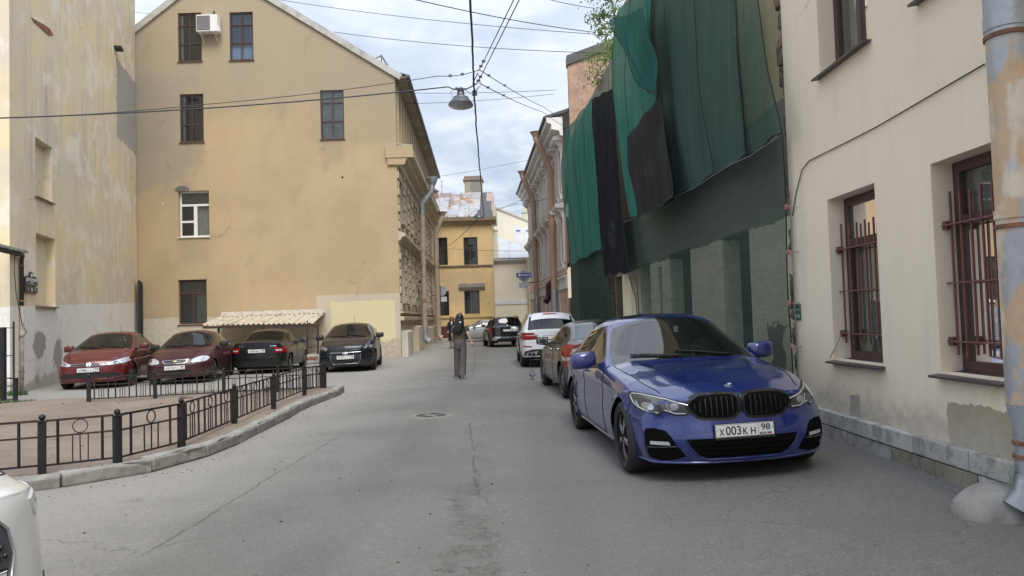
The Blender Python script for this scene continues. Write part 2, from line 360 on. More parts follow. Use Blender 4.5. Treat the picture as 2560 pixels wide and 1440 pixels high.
def window(fr, u0, u1, z0, z1, dep, fmat, cells, fw=.055, bw=.045, sill=None, sill_out=.06, pane=M_PANE, room=M_ROOM, curtains=(), label=None, room_d=.9, name='window', sub=True):
    w, h = u1-u0, z1-z0; mb = MB(); holes = []
    for a, b, c, d in cells:
        holes.append((u0+(fw if a == 0 else a*w+bw/2), u0+(w-fw if b == 1 else b*w-bw/2), z0+(fw if c == 0 else c*h+bw/2), z0+(h-fw if d == 1 else d*h-bw/2)))
    e = .004
    plate(mb, [(u0+e, z0+e), (u1-e, z0+e), (u1-e, z1-e), (u0+e, z1-e)], holes, dep-.03, dep+.035)
    mb.cur = 1; g = .02; mb2 = mb
    vs = [(u0-g, dep+.04, z0-g), (u1+g, dep+.04, z0-g), (u1+g, dep+.04, z1+g), (u0-g, dep+.04, z1+g)]
    bk = [(x, dep+room_d, z) for x, _, z in vs]
    mb.add(vs+bk, [(0, 1, 5, 4), (1, 2, 6, 5), (2, 3, 7, 6), (3, 0, 4, 7), (4, 5, 6, 7)])
    o = fr.build(mb, name, [fmat, room])
    if label: o['label'] = label
    for a, b, c, d in holes:
        fr.build(MB().quad((a-.01, dep, c-.01), (b+.01, dep, c-.01), (b+.01, dep, d+.01), (a-.01, dep, d+.01)), 'pane', pane, o)
    for a, b, c, d, cm in curtains:
        m2 = MB(); n = max(4, int((b-a)*w/.05)); xs = [u0+w*(a+(b-a)*i/n) for i in range(n+1)]
        m2.add([(x, dep+.10+.02*math.sin(i*1.9), z) for z in (z0+h*c, z0+h*d) for i, x in enumerate(xs)], [(i, i+1, n+2+i, n+1+i) for i in range(n)])
        fr.build(m2, 'curtain', cm, o, smooth=True)
    if sill:
        m3 = MB(); m3.prism([(-sill_out, -.045), (-sill_out, -.025), (dep-.02, .012), (dep-.02, -.005)], u0-.04, u1+.04, 'x')
        m3.v = [(x, y, z+z0) for x, y, z in m3.v]
        fr.build(m3, 'sill', sill, o)
    return o
C1 = [(0, 1, 0, 1)]
C2 = [(0, .5, 0, 1), (.5, 1, 0, 1)]
C_OLD = [(0, .5, .74, 1), (.5, 1, .74, 1), (0, .5, .36, .74), (0, .5, 0, .36), (.5, 1, .36, .74), (.5, 1, 0, .36)]
C_T = [(0, 1, .70, 1), (0, .5, 0, .70), (.5, 1, 0, .70)]
C_WHITE = [(0, 1, .70, 1), (0, .48, .34, .70), (0, .48, 0, .34), (.52, 1, 0, .70)]
def downpipe(fr, u, z0, z1, y, r, mat, jog=None, name='downpipe', foot=None, collars=True, cmat=None, top=None):
    """round rain pipe standing off the facade, with clamps; jog=(dy,z) carries its top out to the gutter"""
    mb = MB(); pts = [(u, y, z0), (u, y, z1)]
    if jog: pts += [(u, y-.05, z1+.15), (u, jog[0]+.1, jog[1]-.35), (u, jog[0], jog[1]-.2), (u, jog[0], jog[1])]
    mb.tube(pts, r, 14)
    if jog: mb.tube([(u, jog[0], jog[1]-.12), (u, jog[0], jog[1]), (u, jog[0], jog[1]+.16)], r, 12, rs=[r*1.05, r*1.3, r*2.0])
    o = fr.build(mb, name, mat, smooth=True, angle=50)
    if collars:
        z = z0+.7
        while z < z1:
            c = MB().tube([(u, y, z-.03), (u, y, z+.03)], r*1.12, 14); c.box(u-.012, u+.012, y, 0.02, z-.015, z+.015)
            fr.build(c, 'clamp', cmat or mat, o, smooth=True, angle=50); z += 1.35
    if foot:
        f = MB().tube([(u, y, z0+.75), (u, y, z0+.1), (u, y-.12, z0-.02), (u, y-.22, z0-.08)], r*1.1, 14, rs=[r*1.08, r*1.1, r*1.15, r*1.25])
        fr.build(f, 'outlet', foot, o, smooth=True, angle=50)
    return o

# ------------------------------------------------------------------ ground
def gz(x, y):
    """the road rises a little towards the wall on the right"""
    return .030*max(0.0, min(x, 3.7)-1.0)*max(0.0, min(1.0, (30-y)/10))
A_MAT = asphalt('asphalt_surface')
mb = MB()
xs = [-400, -120, -40, -20]+[-16+1.0*i for i in range(17)]+[1, 1.5, 2, 2.5, 3, 3.4, 3.7, 4.6, 8, 20, 60, 400]
ys = [-60, -20, -8]+[-4+2.0*i for i in range(32)]+[62, 80, 160, 900]
for y in ys:
    for x in xs: mb.v.append((x, y, gz(x, y)))
nx = len(xs)
for j in range(len(ys)-1):
    for i in range(nx-1): mb.f.append([j*nx+i, j*nx+i+1, (j+1)*nx+i+1, (j+1)*nx+i]); mb.mi.append(0)
tag(mb.build('road', A_MAT, smooth=True), kind='structure')

# ------------------------------------------------------------------ gabled beige building
GY = 31.4
groot, g = building('gabled_building', 'beige gable-ended building with white lower patches facing the parked cars', (-4.77, GY, 0), 0)
SEA = 2.26
C2m = simple('curtain_grey', (.30, .30, .28), .9, var=.15)
def R(fr, x0, y0, x1, y1):
    """photo rectangle -> facade rectangle"""
    a = fr.px(x0, y0); b = fr.px(x1, y1); c = fr.px(x0, y1); d = fr.px(x1, y0)
    return ((a[0]+c[0])/2, (b[0]+d[0])/2, (b[1]+c[1])/2, (a[1]+d[1])/2)
GW = {'tl': R(g, 445, 32, 504, 153), 'tr': R(g, 574, 30, 633, 150), 'ml': R(g, 450, 235, 509, 355), 'mr': R(g, 801, 225, 860, 347),
      'wh': R(g, 446, 477, 523, 592), 'br': R(g, 446, 699, 517, 810)}
gm = plaster('beige_render', (.495, .378, .235), (.44, .332, .204), ((.40, .34, .25), .35),
    masks=[('box', (w_[0]+.02, w_[1]-.05, w_[2]-1.1, w_[2]-.02), (.30, .25, .19), .7, .38, .25) for w_ in GW.values()]+[('box', (-12.0, -8.9, 7.4, 12.4), (.30, .27, .23), 3.6, .60, .45),
           ('above', (10.8,), (.35, .305, .235), 3.4, .62, .55),
           ('box', (-3.6, .3, 9.2, 12.4), (.36, .30, .215), 1.4, .55, .35),
           ('below', (1.95,), ((.60, .55, .44), (.52, .47, .36)), .18, .9, .015),
           ('box', (-3.55, .3, -1, 2.72), (.54, .46, .36), .10, .92, .012),
           ('box', (-2.95, -.22, .55, 2.42), (.66, .57, .35), .25, .95, .010),
           ('below', (.75, .03), ((.36, .30, .24), (.50, .42, .33)), .75, .8, .04)],
    bump=.25, scale=.35, stain=.25, speck=.12)
zl = g.px(335, 78)[1]; zr_ = g.px(980, 196)[1]; pk = g.px(541, -84)
zrr = zr_+.25
outer = [(-14, 0), (0, 0), (0, zrr), pk, (-14, pk[1]-(pk[0]+14)*.76)]
mb = plate(MB(), outer, list(GW.values()), 0, .22); g.build(mb, 'gable_wall', gm)
z = GW
window(g, *z['tl'], .07, M_BROWN, C_OLD, sill=M_BROWN, curtains=[(.05, .16, .02, .98, M_WHITEPVC)])
window(g, *z['tr'], .07, M_BROWN, C_OLD, sill=M_BROWN, curtains=[(.0, 1, 0, 1, simple('blue_blind', (.22, .34, .62), .5))])
window(g, *z['ml'], .07, M_BROWN, C_OLD, sill=M_BROWN, curtains=[(.05, .16, .02, .98, M_WHITEPVC)])
window(g, *z['mr'], .07, M_BROWN, C_OLD, sill=M_BROWN, curtains=[(0, 1, 0, .98, simple('lace_curtain', (.50, .53, .56), .8, var=.3, scale=14))])
window(g, *z['wh'], .20, M_WHITEPVC, C_WHITE, fw=.07, bw=.09, sill=M_WHITEPVC, curtains=[(.52, 1, 0, .7, C2m), (0, 1, .7, 1, C2m)])
window(g, *z['br'], .16, M_BROWN, C_T, fw=.08, bw=.09, sill=M_BROWN, curtains=[(.55, 1, .0, .68, simple('pale_room', (.40, .42, .43), .8, var=.3, scale=5)), (0, 1, .7, 1, simple('olive_room', (.22, .20, .15), .8))])
u0, u1, a0, a1 = z['wh']
mb = MB(); pts = [(u0-.12, a1+.02), (u0+.45, a1-.02), (u0+.48, a1+.13), (u0+.3, a1+.22), (u0+.02, a1+.20), (u0-.13, a1+.1)]
g.build(mb.prism(pts, -.03, .05), 'broken_lintel', simple('bare_lintel', (.17, .155, .145), .95, var=.5, scale=14, bump=.6))
for (hx, hy, r_) in ((856, 443, .045), (407, 509, .05)):
    a = g.px(hx, hy); mb = MB()
    ring = [(a[0]+r_*math.cos(t), a[1]+r_*math.sin(t)) for t in np.linspace(0, 2*math.pi, 12, endpoint=False)]
    g.build(mb.prism(ring, -.012, .02), 'vent_hole' if r_ < .05 else 'vent_cap', M_DARK if r_ < .05 else simple('vent_white', (.55, .52, .45), .7))
# verges and roof
VM = rusty('verge_sheet', (.50, .49, .46), (.36, .34, .31), .45, .65, 2, .5)
def strip(p, q, wd):
    d = Vector((q[0]-p[0], q[1]-p[1])).normalized(); n = Vector((-d.y, d.x))*wd
    return [p, q, (q[0]+n.x, q[1]+n.y), (p[0]+n.x, p[1]+n.y)]
ev = g.px(1007, 190); eo = ev[0]-.0
mb = MB(); mb.prism(strip((ev[0], ev[1]+.04), (pk[0], pk[1]+.15), .26), -.10, .03); g.build(mb, 'verge', VM)
mb = MB(); mb.prism(strip((pk[0]-.03, pk[1]+.15), (-14, pk[1]+.15-(pk[0]+14)*.76), .26), -.10, .03); g.build(mb, 'verge', VM)
rr = MB(); yb = 22.6
rr.add([(ev[0], 0, ev[1]+.02), (pk[0], 0, pk[1]+.12), (pk[0]-.85, yb, pk[1]+.12), (ev[0]-.89, yb, ev[1]+.02), (-14, 0, pk[1]+.12-(pk[0]+14)*.76), (-15, yb, pk[1]+.12-(pk[0]+14)*.76)], [(0, 1, 2, 3), (1, 4, 5, 2)])
g.build(rr, 'roof', M_DKMETAL)
# ---- street side of the gabled building
s = Frame(groot, (-4.77, GY, 0), rad(90+SEA)); SL = 22.8
sm = plaster('street_render', (.54, .46, .33), (.46, .39, .285), ((.28, .24, .18), .4), bump=.4, stain=.5, speck=.2)
sm2 = plaster('street_block_stone', (.60, .51, .36), (.47, .40, .29), bump=.5, stain=.55, speck=.25, scale=1.5)
zc_ = 8.55                                     # underside of the old main cornice
bays = [1.55+1.9*i for i in range(11)]
hol = [(b-.5, b+.5, 5.85, 7.75) for b in bays]+[(b-.5, b+.5, 2.35, 4.5) for b in bays]
s.build(plate(MB(), [(0, 0), (SL, 0), (SL, 8.9), (0, 8.9)], hol, 0, .25, rim=False), 'street_wall', sm)
dw = simple('street_window_dark', (.035, .03, .03), .3)
for b in bays:
    for zz0, zz1 in ((5.85, 7.75), (2.35, 4.5)):
        window(s, b-.5, b+.5, zz0, zz1, .2, M_BROWN, C_T, sill=sm2, sill_out=.14)
blk = {}
def block(u, zz, wd, ht, dp):
    key = (round(wd, 2), round(ht, 2), round(dp, 2))
    if key not in blk: blk[key] = bevel_mesh(MB().box(-wd/2, wd/2, -dp, .0, -ht/2, ht/2).mesh('block', sm2), .02, 1)
    s.put(blk[key], 'block', (u, 0, zz))
for zz0, n_ in ((1.95, 9), (5.45, 8)):
    for k in range(n_):
        zz = zz0+.36*k+.18
        for i, u in enumerate([.34]+[b+.95 for b in bays[:10]]):
            wide = (k+i) % 2 == 0
            block(u, zz, .62 if wide else .44, .31, .07 if wide else .035)
def moulding(fr, prof, ua, ub, name, mat, parent=None):
    """run a (y,z) profile along the facade"""
    return fr.build(MB().prism(prof, ua, ub, 'x'), name, mat, parent)
moulding(s, [(0, 0), (-.28, 0), (-.28, 1.05), (-.22, 1.12), (0, 1.12)], 0.25, 2.3, 'plinth_block', plaster('white_plinth', (.60, .56, .50), (.48, .44, .38), ((.25, .22, .18), .5), stain=.5))
moulding(s, [(0, 0), (-.3, 0), (-.3, 1.2), (-.2, 1.28), (0, 1.28)], 5.4, 7.5, 'plinth_block', sm2)
moulding(s, [(0, 0), (-.2, 0), (-.2, 1.1), (0, 1.15)], 8.2, SL, 'plinth_block', sm2)
moulding(s, [(0, 1.55), (-.16, 1.57), (-.18, 1.70), (-.06, 1.73), (0, 1.73)], -.03, SL, 'sill_band', sm2)
moulding(s, [(0, 1.86), (-.14, 1.88), (-.14, 1.94), (0, 1.96)], -.03, SL, 'sill_band', sm2)
moulding(s, [(0, 4.95), (-.10, 4.97), (-.14, 5.1), (-.30, 5.16), (-.30, 5.26), (-.1, 5.34), (0, 5.36)], -.05, SL, 'string_course', sm2)
moulding(s, [(0, 8.15), (-.12, 8.17), (-.16, 8.4), (-.42, 8.5), (-.42, 8.66), (-.66, 8.74), (-.70, 9.0), (0, 9.06)], -.04, SL, 'main_cornice', sm2)
moulding(s, [(0, 9.065), (-.72, 9.005), (-.74, 9.03), (0, 9.12)], -.10, SL, 'cornice_flashing', VM)
cfb = g.px(966, 420)[1]; 
a = [(-.62, 8.45), (.0, 8.45), (.0, 8.15)]
mb = MB(); mb.prism([(-.45, 8.50), (.74, 8.50), (.70, 9.02), (-.47, 9.02)], -.12, -.002); mb.prism([(-.36, 8.2), (.34, 8.2), (.46, 8.50), (-.40, 8.50)], -.09, -.002)
g.build(mb, 'cornice_return', gm)
# attic storey set on the cornice, with its big eaves
ab = 9.1; at_ = zr_
hol = [(1.0+1.15*i, 1.55+1.15*i, ab+.15, at_-.45) for i in range(18)]
ao = s.build(plate(MB(), [(0, ab), (SL, ab), (SL, at_), (0, at_)], hol, .0, .15, rim=False), 'attic_wall', gm)
for h in hol: window(s, *h, .10, M_BROWN, C1, room_d=.5)
for i in range(19):
    u = .62+1.15*i
    s.build(MB().box(u-.13, u+.13, -.07, -.002, ab, at_-.1), 'attic_pilaster', gm)
eo = .52
mb = MB(); mb.prism([(0.05, at_), (-eo, at_+.0), (-eo, at_+.05), (0.05, at_+.06)], -.05, SL, 'x'); s.build(mb, 'soffit', plaster('soffit_board', (.40, .33, .25), (.30, .25, .19), stain=.6))
for i in range(14): s.build(MB().box(.4+1.65*i, .43+1.65*i, -eo+.02, -.01, at_-.012, at_-.001), 'soffit_batten', simple('batten_dark', (.14, .12, .10), .8))
mb = MB(); gp = [(-eo-.02-.11*math.cos(t), at_+.10-.11*math.sin(t)) for t in np.linspace(0, math.pi, 9)]+[(-eo-.02+.09, at_+.10), (-eo-.02-.09, at_+.10)]
mb.prism(gp[:9], -.1, SL, 'x'); gt = s.build(mb, 'gutter', M_DKMETAL)
s.build(MB().prism([(-eo-.12, at_+.10), (-eo-.12, at_+.13), (-.02, at_+.32), (-.02, at_+.26)], .0, SL, 'x'), 'roof_edge', M_DKMETAL)
MP = rusty('tan_pipe_paint', (.40, .32, .25), (.28, .16, .10), .55, .66, 2.2, .5)
p_ = downpipe(s, 7.6, .5, 7.2, -.42, .15, MP, foot=M_ZINC)
mb = MB(); mb.tube([(7.6, -.42, 7.15), (7.6, -.42, 7.75), (7.6, -.95, 8.35), (7.6, -1.0, 8.75)], .16, 14); mb.tube([(7.6, -1.0, 8.7), (7.6, -1.02, 8.9), (7.6, -1.02, 9.12)], .2, 12, rs=[.17, .24, .30])
s.build(mb, 'downpipe_head', M_ZINC, smooth=True, angle=50)
p_ = downpipe(s, 17.9, .4, 7.3, -.5, .17, MP, jog=(-.95, 8.6), foot=MP)
s.build(MB().tube([(9.2, -.3, 1.1), (9.2, -.3, 3.6)], .05, 6).box(9.0, 9.4, -.35, -.01, 3.6, 3.68), 'rusty_standpipe', M_IRON2)
# roof rail at the eaves corner
rt = thing('roof_railing', 'thin iron roof railing standing at the right eave of the gabled building', 'railing', (-5.2, GY+.5, ev[1]-.1))
a1 = [(0, 0, 1.15), (0, 0, .2)]
rm = rusty('rail_paint', (.20, .17, .17), (.22, .12, .09))
for k in range(3):
    bar('post', rm, rt, (.06*k-.2, 1.6*k, .0), (.06*k-.2, 1.6*k, 1.25), .045)
bar('rail', rm, rt, (-.2, 0, 1.2), (-.08, 3.2, 1.2), .04); bar('rail', rm, rt, (-.2, 0, .7), (-.08, 3.2, .7), .03); bar('brace', rm, rt, (-.75, 0, .95), (-.2, 0, 1.2), .04)

# ------------------------------------------------------------------ air conditioner
a = g.px(505, 48); b = g.px(551, 88)
ac = thing('air_conditioner', 'white air conditioner unit on brackets between the two top windows', 'air conditioner', (-4.77+(a[0]+b[0])/2, GY, b[1]))
wd, ht = (b[0]-a[0])+.12, a[1]-b[1]
put('casing', bevel_mesh(MB().box(-wd/2, wd/2, -.48, -.12, 0, ht).mesh('casing', M_WHITEPVC), .015), ac)
put('fan_grille', bevel_mesh(MB().box(-wd/2+.03, wd*.16, -.495, -.478, .05, ht-.05).mesh('fan_grille', simple('grey_grille', (.20, .19, .21), .6)), .01), ac)
gm_ = simple('grey_grille_line', (.28, .27, .29), .5)
for k in range(9): bar('grille_bar', gm_, ac, (-wd/2+.05, -.5, .08+k*(ht-.16)/8), (wd*.14, -.5, .08+k*(ht-.16)/8), .008)
for sx_ in (-.3, .3):
    m_ = MB(); m_.tube([(sx_, -.002, -.03), (sx_, -.5, -.03)], .018, 5); m_.tube([(sx_, -.002, -.35), (sx_, -.45, -.03)], .015, 5); m_.build('bracket', M_WHITEPVC, ac)
MB().box(wd/2, wd/2+.05, -.40, -.2, .02, .25).build('pipe_cover', M_WHITEPVC, ac)
MB().tube([(.15, -.01, ht+.3), (.15, -.06, ht+.3), (.15, -.1, ht+.0), (.15, -.2, ht-.02)], .03, 6).build('pipe', M_DARK, ac)

# ------------------------------------------------------------------ tall left building with blind niches
A = Vector((-12.40, 18.25, 0)); B = Vector((atY(343, 640, 31.35).x, 31.35, 0)); dv = (B-A); LL = dv.length; TH = math.atan2(dv.y, dv.x)
lroot, l = building('tall_plastered_building', 'tall blotchy cream and yellow building wall with blind niches at left', A, TH)
n1 = R(l, 88, 356, 130, 497); n2 = R(l, 90, 590, 138, 764)
pp = l.px(300, 200); pb = l.px(105, 65)
lm = plaster('blotchy_render', (.80, .66, .42), (.67, .59, .47), ((.47, .43, .39), .85),
    masks=[('box', (pp[0]-.5, pp[0]+3.2, pp[1]-2.4, pp[1]+.7), (.36, .35, .34), .8, .9, .03),
           ('below', (2.17, .035), ((.86, .83, .77), (.78, .75, .69)), .12, .97, .008),
           ('oval', (1.5, 2.5, .75, 1.6), (.34, .31, .30), .9, .9, .01), ('oval', (3.1, 3.9, .3, 1.3), (.36, .33, .31), .8, .9, .01), ('oval', (1.7, 2.1, .1, .45), (.38, .34, .30), .7, .85, .01),
           ('below', (.30,), ((.36, .33, .29), (.5, .46, .4)), .9, .7, .06)],
    bump=.4, scale=.4, stain=.35, speck=.18, blot=((.84, .78, .66), .8, .50, .64, .7))
HT = 19
l.build(plate(MB(), [(0, 0), (LL, 0), (LL, HT), (0, HT)], [n1, n2], 0, .24), 'wall', lm)
lm2 = plaster('niche_render', (.74, .64, .44), (.64, .56, .42), ((.24, .22, .17), .6), stain=.4)
for n_ in (n1, n2):
    l.build(MB().quad((n_[0], .235, n_[2]), (n_[1], .235, n_[2]), (n_[1], .235, n_[3]), (n_[0], .235, n_[3])), 'blind_niche', lm2)
    l.build(MB().prism([(-.09, -.06), (-.09, -.03), (.22, .03), (.22, -.03)], n_[0]-.06, n_[1]+.06, 'x'), 'niche_sill', rusty('sill_rust', (.20, .15, .13), (.30, .17, .10))).location += Vector((0, 0, n_[2]))
# exposed brick scar
bm_ = simple('brick_scar', (.27, .105, .07), .95, var=.45, scale=10, bump=.5)
sp = [l.px(x, y) for x, y in ((77, 43), (92, 52), (110, 62), (124, 72), (133, 88), (122, 90), (108, 78), (98, 68), (84, 56))]
l.build(MB().prism(sp, -.012, .05), 'brick_scar', bm_)
a = l.px(288, 121); l.build(MB().box(a[0]-.2, a[0]+.2, -.25, -.002, a[1]-.05, a[1]+.05), 'iron_stub', M_BLACKIRON)
l.build(MB().box(0, LL, .25, 8, HT-.1, HT), 'roof', M_DKMETAL)
l.build(MB().box(LL-.02, LL+.015, .24, 8, 0, HT), 'return_wall', lm)
# timber boxing in the corner between the two buildings
tb = thing('timber_boxing', 'weathered black timber boxing upright in the corner between the two buildings', 'board', (atY(351, 760, GY-.32).x, GY-.32, 0), TH)
tm = simple('black_timber', (.03, .028, .027), .85, var=.4, scale=12, bump=.4)
q0 = atY(352, 702, GY-.3).z
for k, (o_, wd) in enumerate(((-.17, .15), (0.0, .16), (.17, .15))): put('plank', bevel_mesh(MB().box(o_-wd/2, o_+wd/2, -.05-.02*(k % 2), .05, 0, q0-.06*k).mesh('plank', tm), .008, 1), tb)
# blocked gap strip with conduit pipe on the corner
cp_ = thing('conduit_pipe', 'thin rusty pipe climbing the near corner of the tall left building', 'pipe', A, TH)
zt = l.px(50, 640)[1]; pu = l.px(48, 800)[0]
cm_ = rusty('conduit_rust', (.22, .15, .10), (.30, .17, .09), .4, .6, 3); 
MB().tube([(pu, -.06, 0), (pu, -.06, 2.2)], .045, 8).build('lower_pipe', simple('conduit_pale', (.45, .36, .27), .7, var=.3), cp_, smooth=True)
MB().tube([(pu, -.06, 2.2), (pu, -.06, zt-.08), (pu-.02, -.09, zt-.01), (pu-.12, -.12, zt), (pu-6, -.12, zt)], .05, 8).build('upper_pipe', simple('conduit_dark', (.05, .04, .04), .7), cp_, smooth=True)
for k in range(4): MB().tube([(pu, -.06, .5+.9*k), (pu, -.06, .54+.9*k)], .06, 8).build('clamp', cm_, cp_)
MB().box(pu-6, pu-.05, -.22, -.03, zt+.06, zt+.12).build('ledge', simple('ledge_grey', (.38, .36, .33), .9, var=.4, bump=.4), cp_)
MB().tube([(pu-.55, -.1, zt), (pu-.6, -.1, zt-.4), (pu-.5, -.1, zt-.95), (pu-.1, -.1, zt-1.75), (pu+.3, -.07, zt-1.95), (pu+.05, -.07, zt-2.05)], .010, 5).build('loose_wire', M_DARK, cp_)
# olive wall further left
oroot, ol = building('olive_walled_building', 'olive yellow blank building wall at the left edge', (-22, 18.30, 0), 0)
om = plaster('olive_render', (.235, .212, .115), (.20, .182, .10), ((.22, .20, .12), .4), masks=[('below', (.5,), (.22, .20, .16), .5, .6, .05)], stain=.3)
ol.build(MB().prism([(0, 0), (9.57, 0), (9.22, 1.0), (0, 1.0)], 0, HT, 'z'), 'wall', om)
ol.build(MB().box(9.0, 9.55, -.05, -.002, 0, 2.1).box(9.25, 9.53, -.08, -.051, .2, 1.6), 'render_buildup', plaster('grey_buildup', (.25, .24, .22), (.18, .17, .155), bump=.6, stain=.6))

# ------------------------------------------------------------------ house number sign
sg = thing('street_name_sign', 'dark blue street name plate reading ДЕРПТСКИЙ with number 13 below', 'sign', A, TH)
SB = simple('sign_blue', (.012, .014, .045), .35); SW = simple('sign_white', (.75, .75, .75), .4)
r1 = R(l, 58, 690, 89, 714); r2 = R(l, 58, 718, 89, 732)
cx = (r1[0]+r1[1])/2; hw = (r1[1]-r1[0])/2; zc = (r1[2]+r1[3])/2; hh = (r1[3]-r1[2])/2
arc = [(cx+hw*.9*math.cos(t), zc+hh*.62+hh*.38*math.sin(t)) for t in np.linspace(0, math.pi, 13)]
MB().prism([(cx-hw, zc-hh), (cx+hw, zc-hh), (cx+hw, zc+hh*.5)]+arc+[(cx-hw, zc+hh*.5)], -.05, -.01).build('name_plate', SB, sg)
MB().tube([(cx, -.05, zc+hh*1.08), (cx, -.01, zc+hh*1.08)], hw*.24, 12).build('lamp_knob', SB, sg)
MB().tube([(cx, -.055, zc+hh*1.08), (cx, -.05, zc+hh*1.08)], hw*.12, 10).build('knob_face', SW, sg)
XZ = Matrix.Rotation(math.pi/2, 4, 'X')
def sign_text(t, u, zz, h, sx=1.0, y=-.053, par=sg, bold=.0, name='lettering', mat=None):
    me = text_mesh(t, h, mat or SW, .001, sx=sx, bold=bold); o = put(name, me, par); o.matrix_local = Matrix.Translation((u, y, zz)) @ XZ; return o
ln = text_mesh('ДЕРПТСКИЙ', .2, SW); wdt = max(v.co.x for v in ln.vertices)-min(v.co.x for v in ln.vertices)
sign_text('ДЕРПТСКИЙ', cx, zc+hh*.12, hh*.55, sx=hw*1.8/(wdt*hh*.55/.2), bold=.004)
sign_text('переулок', cx, zc-hh*.35, hh*.28)
MB().box(cx-hw*.5, cx+hw*.5, -.055, -.05, zc-hh*.74, zc-hh*.68).build('underline', SW, sg)
MB().box(r2[0], r2[1], -.05, -.01, r2[2], r2[3]).build('number_plate', SB, sg)
sign_text('13', cx, (r2[2]+r2[3])/2, (r2[3]-r2[2])*.55, bold=.006)
for sd in (-.55, .55): sign_text('*', cx+hw*sd, (r2[2]+r2[3])/2-.02, .12)

# ------------------------------------------------------------------ yellow building closing the street
YY = 57.0
yroot, y = building('yellow_corner_building', 'yellow two-storey building with rusty metal roof closing the end of the street', (0, YY, 0), 0)
ym = plaster('yellow_render', (.66, .48, .235), (.60, .43, .205), ((.66, .55, .36), .35), masks=[('box', (-5.2, -2.1, 2.7, 5.3), (.34, .28, .19), 1.4, .45, .35), ('above', (8.7,), (.50, .38, .21), .8, .5, .3)], stain=.35, bump=.25)
yx1 = y.px(1233, 700)[0]; yx0 = -14.0
ye = y.px(1160, 546)[1]
YW = [R(y, 1086, 594, 1119, 663), R(y, 1159, 593, 1194, 662), R(y, 1090, 728, 1123, 790), R(y, 1161, 727, 1199, 785)]
w2 = YW[0]; YW.append((w2[0]-3.4, w2[1]-3.4, w2[2], w2[3]))
y.build(plate(MB(), [(yx0, 0), (yx1, 0), (yx1, ye), (yx0, ye)], YW, 0, .2), 'wall', ym)
y.build(MB().box(yx1-.02, yx1+.01, .2, 10, 0, ye+.8), 'side_wall', plaster('side_cream', (.62, .58, .44), (.5, .46, .34)))
YC = [(0, 1, .62, 1), (0, .45, 0, .62), (.45, 1, 0, .62)]
for k, w_ in enumerate(YW):
    window(y, *w_, .16, M_BROWN, YC if k < 2 or k == 4 else C2, fw=.07, bw=.07, sill=ym if k > 1 else None, curtains=[(0, .5, .0, .6, C2m)] if k > 1 else [])
moulding(y, [(0, YW[0][2]-.22), (-.08, YW[0][2]-.2), (-.1, YW[0][2]-.08), (0, YW[0][2]-.05)], yx0, yx1+.01, 'string_course', rusty('string_metal', (.16, .12, .09), (.3, .24, .13)))
moulding(y, [(0, YW[2][2]-.2), (-.10, YW[2][2]-.18), (-.12, YW[2][2]-.03), (0, YW[2][2]-.01)], yx0, yx1-.3, 'string_course', ym)
moulding(y, [(0, ye-.55), (-.12, ye-.5), (-.18, ye-.3), (-.5, ye-.22), (-.58, ye+.02), (0, ye+.05)], yx0, yx1+.35, 'cornice', plaster('cornice_tan', (.42, .34, .21), (.33, .27, .18), stain=.5))
a = R(y, 1148, 709, 1212, 718)
moulding(y, [(0, a[2]-.25), (-.08, a[2]-.2), (-.22, a[2]), (-.26, a[3]), (0, a[3]+.06)], a[0], a[1], 'window_hood', plaster('hood_grey', (.36, .33, .29), (.25, .22, .19)))
y.build(MB().box(yx0, yx1-.05, -.06, -.002, 0, 1.05), 'plinth', simple('dark_red_plinth', (.10, .022, .02), .7, var=.3))
# standing-seam roof: one sheet panel per bay and course
RMs = [rusty('roof_sheet_a', (.44, .44, .44), (.30, .18, .10), .47, .60, .6, .5, .15, (1, 1, .55), (.22, .17, .165)),
       rusty('roof_sheet_b', (.40, .40, .41), (.27, .17, .11), .56, .66, .7, .45, .25, (1, 1, .5), (.30, .21, .20))]
rz0, rz1, ry1 = ye+.05, y.px(1150, 482, 4.2)[1], 4.2
n_ = 14; 
for i in range(n_):
    ua, ub = yx0+(yx1-.9-yx0)*i/n_, yx0+(yx1-.9-yx0)*(i+1)/n_
    for j in range(3):
        f0, f1 = j/3, (j+1)/3
        P = lambda u, f, o=0.0: (u, -.5+(ry1+.5)*f-o*.5, rz0+(rz1-rz0)*f+o)
        mb = MB(); mb.quad(P(ua+.02, f0+.006), P(ub-.02, f0+.006), P(ub-.02, f1, .012), P(ua+.02, f1, .012))
        mb.add([P(ua-.02, f0), P(ua-.02, f1), P(ua-.02, f0, .10), P(ua-.02, f1, .10), P(ua+.03, f0), P(ua+.03, f1), P(ua+.03, f0, .10), P(ua+.03, f1, .10)], [(0, 1, 3, 2), (2, 3, 7, 6), (6, 7, 5, 4)])
        y.build(mb, 'roof_panel', RMs[(i*3+j) % 2], fix=False)
y.build(MB().add([(yx0, -.5, rz0-.02), (yx1, -.5, rz0-.02), (yx1, ry1, rz1-.03), (yx0, ry1, rz1-.03), (yx1, 9, rz0-.02), (yx0, 9, rz0-.02)], [(0, 1, 2, 3), (3, 2, 4, 5)]), 'roof_underlay', M_DKMETAL)
fx0, ft = y.px(1216, 600)[0], y.px(1224, 472, 2)[1]
y.build(MB().prism([(-.4, rz0-.1), (3.9, ft), (5.2, ft), (5.2, rz0-.1)], fx0, fx0+.55, 'x'), 'fire_wall', rusty('pink_sheet', (.36, .26, .235), (.26, .17, .13), .5, .7, .8))
y.build(MB().box(fx0+.56, fx0+.8, -.45, 5.2, rz0-.1, rz0+.9), 'fire_wall_render', plaster('white_render', (.6, .58, .48), (.5, .48, .4)))
cx0, cz1 = y.px(1162, 460, 5)[0], y.px(1185, 452, 5)[1]; cx1 = y.px(1205, 460, 5)[0]
